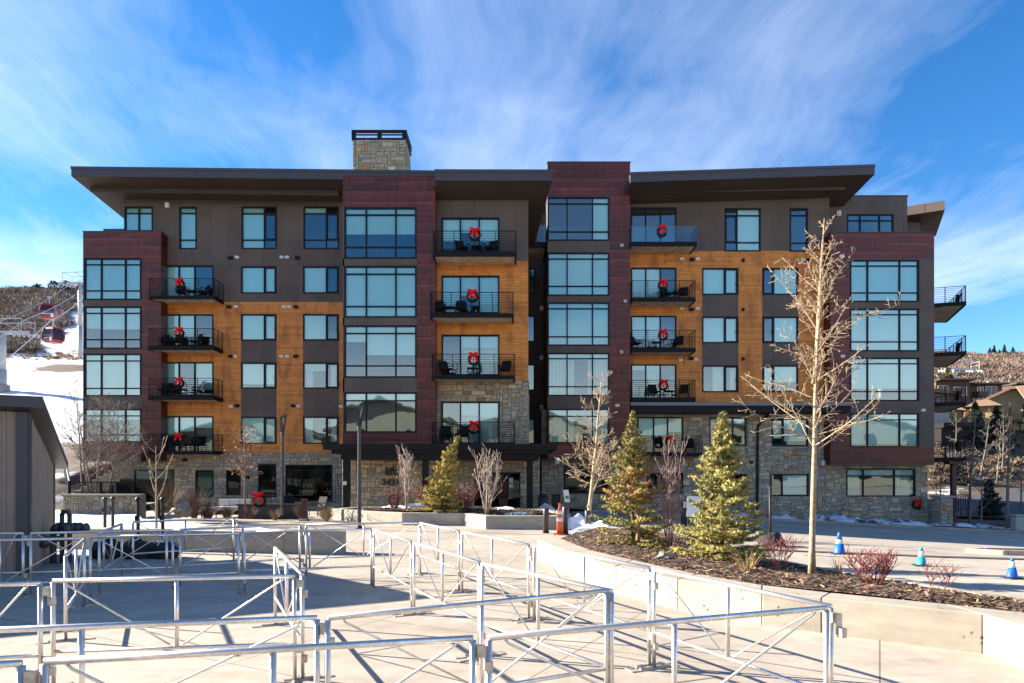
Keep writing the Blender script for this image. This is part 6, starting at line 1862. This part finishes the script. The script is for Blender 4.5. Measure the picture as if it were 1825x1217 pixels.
lift_tower(1, 712, 594, 85, .62, 'thick pale gondola lift tower with working platform at the left picture edge', (-3.6, 3.5), True)
lift_tower(143, 642, 506, 109, .33, 'slim pale gondola lift tower on the snowy run, half hidden by the building', (-2.1, 2.2))
def cable(pts, label):
    m = MB(); out = []
    for p, q in zip(pts, pts[1:]):
        for k in range(12): f = k / 12; c = p.lerp(q, f); c.z -= .5 * math.sin(PI * f); out.append(c)
    out.append(pts[-1]); m.tube(out, .045, 5); o = m.build('lift_cable', M['tower']); tag(o, label, 'cable', 'lift cables')
cable([P(-90, 617, 80), P(1, 572, 85), P(124, 507, 109), P(190, 470, 125)], 'upper lift cable above the red gondola cabins at the left')
cable([P(-60, 625, 82), P(44, 570, 85), P(158, 508, 109), P(200, 486, 125)], 'middle lift cable running from the platform tower up the hill')
cable([P(-90, 712, 64), P(91, 571, 83), P(160, 517, 96)], 'lowest lift cable carrying the lower red gondola cabin')
def cabin(px, pt, pc, Y, sc, label, proto=[None]):
    """hangs from the cable at pt, cabin centre pc"""
    if proto[0] is None:
        t = thing('gondola_cabin', label, 'gondola', (0, 0, 0), 0, 'red gondola cabins'); proto[0] = t
        def ring(z, w, d): return [(-w, -d, z), (w, -d, z), (w, d, z), (-w, d, z)]
        sec = [(-1.05, .78, .72), (-.75, .98, .9), (0, 1.06, .98), (.7, .9, .86), (1.02, .72, .68)]
        m = MB()
        for (z0, w0, d0), (z1, w1, d1) in zip(sec, sec[1:]): m.hexa(ring(z0, w0, d0), ring(z1, w1, d1))
        m.build('glazing', M['gglass'], t, world=False)
        m = MB()                                        # red frame: sill, roof and the corner bars
        m.hexa(ring(-1.12, .80, .74), ring(-.72, 1.02, .94)); m.hexa(ring(.86, .86, .82), ring(1.12, .74, .70))
        for sx in (-1, 1):
            for sy in (-1, 1):
                m.tube([(sx * .98, sy * .9, -.75), (sx * 1.06, sy * .98, 0), (sx * .9, sy * .86, .72), (sx * .76, sy * .72, 1.02)], .11, 6)
        m.build('body', M['gred'], t, world=False)
        m = MB(); m.box(-.7, .7, -.99, -.95, -.5, -.42); m.box(.55, .95, -1.06, -.96, -.98, -.4); m.build('ski_rack', M['white'], t, world=False)
        m = MB(); m.tube([(0, 0, 1.1), (0, 0, 1.5), (.0, 0, 2.3)], .06, 6); m.box(-.25, .25, -.12, .12, 2.2, 2.45); m.box(-.5, .5, -.1, .1, 1.1, 1.2); m.build('hanger', M['tower'], t, world=False)
        o = t
    else: o = copy_tree(proto[0]); o['label'] = label
    o.location = P(px, pc, Y); o.scale = (sc, sc, sc)
    return o
cabin(88, 530, 556, 98, .92, 'upper red gondola cabin hanging over the brown scrub').rotation_euler = (0, 0, .25)
cabin(95, 566, 598, 85, .84, 'lower and larger red gondola cabin just above the snow').rotation_euler = (0, 0, -.3)
cabin(151, 497, 517, 112, .9, 'red gondola cabin almost hidden behind the left bay of the building')

# ------------------------------------------------------------------ trees on the skylines and beside the building
def pine(name, label, px, pbase, Y, H, R, seed, tones, group, zf=None):
    x = PX(px, Y); z = (zf(x, Y) if zf else PZ(pbase, Y)) - .2
    return conifer(name, label, (x, Y, z), seed, H, R, tones, .30 * H / 8, .5 * H / 8, .02 * H, gap=.15, needle=1.5, group=group, nd=.4)
DK = ((.018, .024, .016), (.024, .030, .018), (.014, .019, .014))
def puff(name, label, px, pc, Y, r, seed, tones, n=500, group=None):
    """round-crowned small tree"""
    rnd = random.Random(seed); c = P(px, pc, Y); t = thing(name, label, 'tree', c - Vector((0, 0, r[2] + 1)), 0, group); m = MB()
    for k in range(n):
        a, b = rnd.uniform(0, 6.28), rnd.uniform(-1.2, 1.57); q = rnd.uniform(.3, 1) ** .6; d = Vector((math.cos(a) * math.cos(b) * r[0], math.sin(a) * math.cos(b) * r[0], math.sin(b) * r[2])) * q * (1 + .5 * fbm(a, b, .9, 2))
        p = Vector((0, 0, r[2] + 1)) + d; e, f = wob(rnd, r[0] * .16), wob(rnd, r[0] * .10); m.col = tuple(v * rnd.uniform(.6, 1.4) for v in rnd.choice(tones)); m.quad(p - e, p - f, p + e, p + f)
    m.build('crown', M['chip'], t, world=False); k = MB(); k.tube([(0, 0, -.5), (.1, 0, r[2] * .6)], [r[0] * .12, r[0] * .06], 6); k.tube([(.05, 0, r[2] * .6), (.2, 0, r[2] + 1)], [r[0] * .07, r[0] * .03], 5); k.build('trunk', BK6, t, world=False)
JUN = ((.035, .040, .026), (.05, .052, .034), (.025, .03, .02))
puff('juniper_tree', 'dark round tree on the left skyline, leftmost of three', 66, 514, 176, (1.3, 1, 1.2), 1, JUN); puff('juniper_tree', 'loose grey-green tree on the left skyline, middle of three', 97, 510, 174, (1.7, 1, 1.3), 2, JUN, 300); puff('juniper_tree', 'dense dark tree on the left skyline, nearest the building', 119, 510, 172, (1.8, 1, 1.3), 3, JUN); puff('yellow_bush', 'yellow-green bush standing out on the brown scrub slope at left', 60, 528, 168, (1.5, 1, 1.0), 4, ((.10, .09, .03), (.13, .11, .04)))
for k, (px, pb) in enumerate(((1764, 632), (1772, 632), (1781, 632), (1790, 633), (1805, 632))):
    pine('pine_tree', 'tiny dark pine on the right skyline, %s of five from the left' % ('first', 'second', 'third', 'fourth', 'fifth')[k], px, pb + 1, 262, 3.2 + (k % 2) * 1.0 - (k == 2) * .9, 1.1, 100 + k, DK, 'pines on the right skyline', lambda x, y: zright(x, y))
for px, Y, H, R, s, lab in ((1738, 70, 5.0, 1.5, 201, 'dark spruce in front of the tan house, left one'), (1776, 70, 4.6, 1.4, 202, 'dark spruce in front of the tan house, right one'), (1764, 47, 2.8, .9, 203, 'small dark spruce beside the asphalt drive'), (1705, 62, 2.0, 1.2, 204, 'low dark spruce at the foot of the wedge balconies')):
    conifer('spruce_tree', lab, (PX(px, Y), Y, zright(PX(px, Y), Y) - .1), s, H, R, DK, .17, .3, .1, gap=.12, needle=1.3, nd=.5)
asp = dict(tseg=9, tk=.03, tup=.04, limbs=13, lo=.3, pw=1, el=(20, 60), limb=1.5, tapr=.6, lr=.4, depth=1, seg=5, kink=.1, up=.05, kids=(7, 0), start=(.15, .2), angle=((25, 60),), len=((.25, .5),), rmin=.011)
BKW = mplain('aspen_bark', (.15, .135, .115), .8, 0, .25, 6)
for k, (px, Y, H, ln, mt, lab) in enumerate(((1746, 63, 6.5, .2, BKW, 'leaning white aspen trunk between the two dark spruces'), (1776, 62, 5.5, .12, BKW, 'slightly leaning white aspen behind the right dark spruce'), (1786, 64, 6, .02, BKW, 'straight white aspen right of the dark spruces'), (1703, 60, 7, .05, BKW, 'pale aspen beside the wedge balconies'), (1727, 44.5, 7.5, .05, BKW, 'slender bare aspen on the snow left of the utility box, nearer the building'), (1795, 40.6, 8.2, .03, BK3, 'tall grey bare tree on the snow beside the utility box'), (1748, 42, 4.4, .03, BK3, 'small grey bare tree by the railing at the right corner'), (1676, 44, 4.2, .0, BK3, 'bare tree close behind the stone pier'), (1820, 50, 5, .02, BK3, 'bare tree at the right picture edge beside the drive'))):
    x = PX(px, Y); z = zright(x, Y) if Y > 42.3 else gz(x, 39.6)
    bare('aspen_tree' if mt is BKW else 'bare_tree', lab, (x, Y, z - .1), mt, 300 + k, [((0, 0, 0), (ln, 0, 1), H, .012 * H + .01)], asp)
# snow on the verge by the right corner
M['verge'] = snowy('verge_snow', (.09, .065, .045), .46, .5, .7)
fillpoly('verge', [(25.2, 39.7), (58, 39.7), (58, 42.4), (25.2, 42.4)], lambda x, y: gz(x, 39.6) + .16 + .10 * fbm(x, y, .6, 3), M['verge'], .5)

# ------------------------------------------------------------------ houses beyond
def hbox(m, xa, xb, ya, yb, z0, z1): m.box(xa, xb, ya, yb, z0, z1)
def hwin(par, xa, xb, yt, yb, Y, mat='gglass'):
    f = MB(); x0, x1, z0, z1 = PX(xa, Y), PX(xb, Y), PZ(yb, Y), PZ(yt, Y); s = .07
    f.box(x0 - s, x0, Y - .06, Y + .02, z0 - s, z1 + s); f.box(x1, x1 + s, Y - .06, Y + .02, z0 - s, z1 + s); f.box(x0, x1, Y - .06, Y + .02, z1, z1 + s); f.box(x0, x1, Y - .06, Y + .02, z0 - s, z0); f.box((x0 + x1) / 2 - .03, (x0 + x1) / 2 + .03, Y - .05, Y + .01, z0, z1)
    w_ = f.build('window', M['white'] if mat != 'gglass' else M['frame'], par); g = MB(); g.box(x0, x1, Y - .03, Y + .0, z0, z1); g.build('pane', M[mat] if mat == 'gglass' else M['gglass'], w_)
M['cream'] = mplain('cream_stucco', (.52, .40, .22), .9, 0, .08, 2); M['tanroof'] = mplain('tan_shingles', (.21, .135, .085), .9, 0, .2, 5); M['tan'] = mplain('tan_stucco', (.40, .28, .12), .9, 0, .1, 2); M['bwood'] = mplain('brown_boards', (.10, .055, .035), .8, 0, .2, 3)
Y = 76.0; h = thing('house', 'cream house with a broad tan shingle roof on the slope at the right edge', 'house', (PX(1780, Y), Y, 7), math.radians(-33))
zb = PZ(815, Y); ze = PZ(728, Y)
m = MB(); x0, x1, xp = PX(1742, Y), PX(1905, Y), PX(1797, Y)
zl, zp, zr_ = PZ(719, Y), PZ(697, Y), PZ(720, Y)
m.box(x0, x1, Y, Y + 12, zb, zl); n = len(m.v)
m.v += [(x0, Y, zl + .001), (x1, Y, zl + .001), (x1 - 3, Y, zp), (xp, Y, zp)]; m.face((n, n + 1, n + 2, n + 3)); m.build('wall', M['cream'], h)
m = MB(); ov = .9; y0 = Y - ov
for (xa, za), (xb, zb_) in (((PX(1731, Y), PZ(724, Y)), (xp, PZ(691, Y))), ((xp, PZ(691, Y)), (x1 + 2, PZ(688, Y)))):
    m.hexa([(xa, y0, za - .3), (xb, y0, zb_ - .3), (xb, Y + 13, zb_ - .3), (xa, Y + 13, za - .3)], [(xa, y0, za), (xb, y0, zb_), (xb, Y + 13, zb_), (xa, Y + 13, za)])
ra = (PX(1797, y0), y0 - .02, PZ(692, Y))
m.hexa([(xp + .4, y0 - .01, PZ(693, Y)), (x1 + 2, y0 - .01, PZ(691, Y)), (x1 + 2, y0 - 3.2, PZ(716, Y - 3.2) - .25), (PX(1815, Y), y0 - 3.2, PZ(716, Y - 3.2) - .25)], [(xp + .4, y0 - .01, PZ(691, Y)), (x1 + 2, y0 - .01, PZ(689, Y)), (x1 + 2, y0 - 3.2, PZ(716, Y - 3.2)), (PX(1815, Y), y0 - 3.2, PZ(716, Y - 3.2))])
m.build('roof', M['tanroof'], h)
for a, b, yt, yb_, mt in ((1762, 1801, 722, 800, 'tan'), (1714, 1748, 728, 800, 'tan')):
    yy = Y - 2.2; m = MB(); m.box(PX(a, yy), PX(b, yy), yy, Y - .01, zb, PZ(yt, yy)); o = m.build('bay', M[mt], h)
    m = MB(); z = PZ(yt, yy); k = .5; xm = (PX(a, yy) + PX(b, yy)) / 2
    n = 0; m.hexa([(PX(a, yy) - k, yy - k, z), (PX(b, yy) + k, yy - k, z), (PX(b, yy) + k, Y - .02, z), (PX(a, yy) - k, Y - .02, z)], [(xm - .5, yy + 1.2, z + .85), (xm + .5, yy + 1.2, z + .85), (xm + .5, Y - .02, z + .9), (xm - .5, Y - .02, z + .9)]); m.build('bay_roof', M['tanroof'], o)
hwin(h, 1816, 1824, 724, 744, Y - .05); hwin(h, 1812, 1824, 756, 768, Y - .05); hwin(h, 1771, 1778, 734, 748, Y - 2.25); hwin(h, 1727, 1735, 740, 752, Y - 2.25)
m = MB(); yy = Y - 1.6; m.box(PX(1810, yy), PX(1900, yy), yy, Y - .01, PZ(753, yy), PZ(749, yy)); b_ = m.build('deck', M['bwood'], h)
m = MB(); m.box(PX(1810, yy), PX(1900, yy), yy, yy + .06, PZ(739, yy), PZ(738, yy))
for k in range(30): xx = PX(1810, yy) + k * .19; m.box(xx - .015, xx + .015, yy + .01, yy + .05, PZ(749, yy), PZ(739, yy))
m.build('deck_railing', M['rail'], b_)
m = MB(); m.box(PX(1812, yy), PX(1812, yy) + .25, yy - .3, yy - .05, zb, PZ(716, yy)); m.build('deck_post', M['bwood'], h)
Y = 98.0; h = thing('house', 'flat-roofed brown modern house behind the tan house', 'house', (PX(1735, Y), Y, 9))
M['wwall'] = mplain('pale_render', (.40, .38, .36), .9, 0, .06)
for a, b, yt, yb_, dy, mt, nm in ((1668, 1728, 676, 760, 0, 'bwood', 'wing'), (1728, 1786, 683, 760, 1.5, 'bwood', 'wing'), (1803, 1840, 683, 705, 4, 'red_post', 'upper_wing')):
    m = MB(); m.box(PX(a, Y + dy), PX(b, Y + dy), Y + dy, Y + 10, 6, PZ(yt + 3, Y + dy)); m.build(nm, M[mt], h)
    m = MB(); m.box(PX(a - 2, Y + dy), PX(b + 3, Y + dy), Y + dy - 1.2, Y + 10, PZ(yt + 3, Y + dy) + .001, PZ(yt, Y + dy)); m.build('flat_roof', M['fascia'], h)
for a, b, yt, yb_, dy in ((1672, 1690, 688, 700, 0), (1700, 1722, 690, 704, 0), (1742, 1752, 690, 703, 1.5), (1757, 1776, 689, 704, 1.5), (1735, 1752, 706, 716, 1.5), (1758, 1776, 708, 718, 1.5)): hwin(h, a, b, yt, yb_, Y + dy - .05, 'white')
m = MB(); m.box(PX(1762, Y + 4), PX(1773, Y + 4), Y + 4, Y + 5, PZ(683, Y), PZ(673, Y)); m.build('roof_unit', M['tower'], h)
m = MB(); m.box(PX(1737, Y + 1), PX(1753, Y + 1), Y, Y + 1.4, PZ(706, Y), PZ(697, Y)); m.build('balcony', M['bwood'], h)
Y = 72.0; h = thing('house', 'dark-roofed house partly hidden behind the wedge balconies', 'house', (PX(1680, Y), Y, 5))
m = MB(); m.box(PX(1640, Y), PX(1692, Y), Y, Y + 8, 3, PZ(700, Y)); m.build('wall', M['wwall'], h)
m = MB(); m.hexa([(PX(1635, Y), Y - 1.2, PZ(699, Y)), (PX(1700, Y), Y - 1.2, PZ(705, Y)), (PX(1700, Y), Y + 9, PZ(705, Y)), (PX(1635, Y), Y + 9, PZ(699, Y))], [(PX(1635, Y), Y - 1.2, PZ(692, Y)), (PX(1700, Y), Y - 1.2, PZ(700, Y)), (PX(1700, Y), Y + 9, PZ(700, Y)), (PX(1635, Y), Y + 9, PZ(692, Y))]); m.build('roof', M['tanroof'], h)
hwin(h, 1668, 1688, 708, 722, Y - .05)
m = MB(); m.box(PX(1650, Y), PX(1720, Y), Y - 3, Y - .01, PZ(765, Y), PZ(757, Y)); m.box(PX(1650, Y), PX(1712, Y), Y - 2.6, Y - .02, 3, PZ(766, Y)); m.build('lower_roof', M['canopy'], h)
conifer('evergreen_tree', 'sunlit yellow-green evergreen rising behind the brown houses', (PX(1690, 120), 120, zright(PX(1690, 120), 120)), 400, 9, 3, ((.13, .11, .03), (.09, .085, .03)), .35, .6, .15, needle=1.4, nd=.4)
lift_tower(1698, 700, 659, 135, .7, 'white lift tower rising above the brown houses at right', (-1.5, 4.5))

# ------------------------------------------------------------------ the lodge across the plaza, behind the camera: the windows mirror it
Y = -36.0; h = thing('lodge', 'long cream lodge with grey-green gables across the plaza, behind the camera', 'building', (0, Y, 0))
M['lodge_cream'] = mplain('lodge_stucco', (.50, .47, .38), .9, 0, .06, 1); M['lodge_roof'] = mplain('lodge_roof', (.16, .18, .165), .8, 0, .15, 2); M['lodge_stone'] = mplain('lodge_brick', (.20, .13, .09), .9, 0, .25, 3)
for k, (xa, xb, hh, gp) in enumerate(((-62, -34, 9.0, 4.2), (-34, -8, 10.5, 4.0), (-8, 16, 9.2, 4.5), (16, 44, 11.0, 3.2), (44, 74, 9.5, 4.0))):
    yf = Y - (k % 2) * 3; m = MB(); m.box(xa + .01, xb - .01, yf - 16, yf, -.5, hh); n = len(m.v); xm = (xa + xb) / 2
    m.v += [(xa + .01, yf, hh + .001), (xb - .01, yf, hh + .001), (xm, yf, hh + gp)]; m.face((n, n + 1, n + 2)); m.build('wall', M['lodge_cream'], h)
    m = MB()
    for sx in (-1, 1):
        e = xm + sx * ((xb - xa) / 2 + .8); q = [(xm, yf + 1, hh + gp + .1), (e, yf + 1, hh - .2), (e, yf - 16, hh - .2), (xm, yf - 16, hh + gp + .1)]
        b = [(x, y, z - .4) for x, y, z in q]
        if sx < 0: m.hexa(b[::-1], q[::-1])
        else: m.hexa([b[0], b[3], b[2], b[1]], [q[0], q[3], q[2], q[1]])
    m.build('roof', M['lodge_roof'], h)
    for fl in range(3):
        for j in range(4):
            x = xa + (xb - xa) * (j + .5) / 4; z = 1.2 + fl * 3.1; m = MB(); m.box(x - 1.0, x + 1.0, yf + .01, yf + .08, z, z + 1.7); m.build('window', M['gglass'], h)
    m = MB(); m.box(xa, xb, yf + .085, yf + 1.6, 3.9, 4.1); m.box(xa, xb, yf + 1.5, yf + 1.6, 4.101, 5.0); m.build('balcony', M['lodge_stone'], h)
# ------------------------------------------------------------------ camera, sun, sky
cd = bpy.data.cameras.new('camera'); cam = bpy.data.objects.new('camera', cd); COL.objects.link(cam)
cam.location = (0, 0, CZ); cam.rotation_euler = (PI / 2, 0, 0)
cd.sensor_width = 36; cd.lens = F / 1825 * 36; cd.shift_y = (HY - 608.5) / 1825
cd.clip_start = .05; cd.clip_end = 3000
SC.camera = cam
EL, AZ = math.radians(23), math.radians(16)
sdir = Vector((-math.cos(EL) * math.cos(AZ), math.cos(EL) * math.sin(AZ), math.sin(EL)))    # towards the sun
sl = bpy.data.lights.new('sun', 'SUN'); sl.energy = 5.0; sl.angle = math.radians(.5); sl.color = (1, .88, .72)
so = bpy.data.objects.new('sun', sl); COL.objects.link(so)
so.rotation_euler = sdir.to_track_quat('Z', 'Y').to_euler(); so.location = (-40, 20, 40)
w = bpy.data.worlds.new('World'); SC.world = w; w.use_nodes = True
nt = w.node_tree; bg = nt.nodes['Background']
sk = nt.nodes.new('ShaderNodeTexSky'); sk.sky_type = 'NISHITA'; sk.sun_disc = False
sk.sun_elevation = EL; sk.sun_rotation = math.atan2(sdir.x, sdir.y); sk.air_density = 1.0; sk.dust_density = .1; sk.ozone_density = 2.0; sk.altitude = 2000
def wn(t, props=None, **ins):
    nd = nt.nodes.new('ShaderNode' + t)
    for k, v in (props or {}).items(): setattr(nd, k, v)
    for k, v in ins.items():
        k = int(k[1:]) if k[0] == '_' and k[1:].isdigit() else k.replace('_', ' ')
        if isinstance(v, bpy.types.NodeSocket): nt.links.new(v, nd.inputs[k])
        else: nd.inputs[k].default_value = v
    return nd
tc = wn('TexCoord').outputs['Generated']
sp = wn('SeparateXYZ', None, Vector=tc)
zz = wn('Math', {'operation': 'MAXIMUM'}, _0=sp.outputs[2], _1=.03).outputs[0]
den = wn('Math', {'operation': 'ADD'}, _0=zz, _1=.10).outputs[0]
u = wn('Math', {'operation': 'DIVIDE'}, _0=sp.outputs[0], _1=den).outputs[0]
v = wn('Math', {'operation': 'DIVIDE'}, _0=sp.outputs[1], _1=den).outputs[0]
uv = wn('CombineXYZ', None, X=u, Y=v).outputs[0]
rot = wn('Mapping', None, Vector=uv, Rotation=(0, 0, math.radians(-14)), Scale=(1.05, .62, 1)).outputs[0]
wrp = wn('TexNoise', None, Vector=uv, Scale=.8, Detail=4, Roughness=.5)
rv = wn('VectorMath', {'operation': 'MULTIPLY_ADD'}, _0=wrp.outputs['Color'], _1=(.75, .75, .75), _2=rot).outputs[0]
ci = wn('TexNoise', None, Vector=rv, Scale=.95, Detail=7, Roughness=.56, Distortion=.15).outputs['Fac']
fi = wn('TexNoise', None, Vector=wn('Mapping', None, Vector=rv, Scale=(4.6, 1.1, 1)).outputs[0], Scale=2.2, Detail=8, Roughness=.7).outputs['Fac']
big = wn('TexNoise', None, Vector=uv, Scale=.42, Detail=2).outputs['Fac']
mixn = wn('Math', {'operation': 'MULTIPLY_ADD'}, _0=fi, _1=.17, _2=wn('Math', {'operation': 'MULTIPLY_ADD'}, _0=ci, _1=.85, _2=wn('Math', {'operation': 'MULTIPLY_ADD'}, _0=big, _1=1.15, _2=-.56).outputs[0]).outputs[0]).outputs[0]
cr = wn('ValToRGB', None, Fac=mixn)
e = cr.color_ramp.elements; e[0].position = .455; e[0].color = (0, 0, 0, 1); e[1].position = .86; e[1].color = (.74, .74, .74, 1)
# clouds are thicker toward the right and the horizon
rt = wn('Math', {'operation': 'MULTIPLY_ADD', 'use_clamp': True}, _0=sp.outputs[0], _1=.9, _2=.42).outputs[0]
lo = wn('MapRange', {'clamp': True}, Value=sp.outputs[2], **{'From_Min': .12, 'From_Max': .5, 'To_Min': 1.0, 'To_Max': .55}).outputs[0]
cf = wn('Math', {'operation': 'MULTIPLY', 'use_clamp': True}, _0=cr.outputs[0], _1=lo).outputs[0]
# added bright cloud band, unseen behind the camera, to brighten the shaded facade
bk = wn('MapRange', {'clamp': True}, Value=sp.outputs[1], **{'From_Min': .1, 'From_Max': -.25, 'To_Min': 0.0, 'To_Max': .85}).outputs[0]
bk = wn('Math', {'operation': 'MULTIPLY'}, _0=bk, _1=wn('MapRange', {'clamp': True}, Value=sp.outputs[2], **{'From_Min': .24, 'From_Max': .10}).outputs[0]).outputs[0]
cf = wn('Math', {'operation': 'MULTIPLY'}, _0=cf, _1=wn('MapRange', {'clamp': True}, Value=sp.outputs[1], **{'From_Min': -.35, 'From_Max': .1, 'To_Min': .25}).outputs[0]).outputs[0]
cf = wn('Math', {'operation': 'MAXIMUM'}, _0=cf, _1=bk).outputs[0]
hs = wn('HueSaturation', None, Hue=.503, Saturation=1.32, Value=1.0, Color=sk.outputs[0])
mxw = wn('Mix', {'data_type': 'RGBA'})
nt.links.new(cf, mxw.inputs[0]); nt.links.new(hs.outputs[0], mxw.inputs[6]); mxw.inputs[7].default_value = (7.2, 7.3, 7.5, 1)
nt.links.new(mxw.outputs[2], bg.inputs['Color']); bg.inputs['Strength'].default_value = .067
SC.view_settings.view_transform = 'Standard'; SC.view_settings.look = 'None'; SC.view_settings.exposure = 2.06; SC.view_settings.gamma = 1
SC.cycles.max_bounces = 8; SC.cycles.transparent_max_bounces = 16
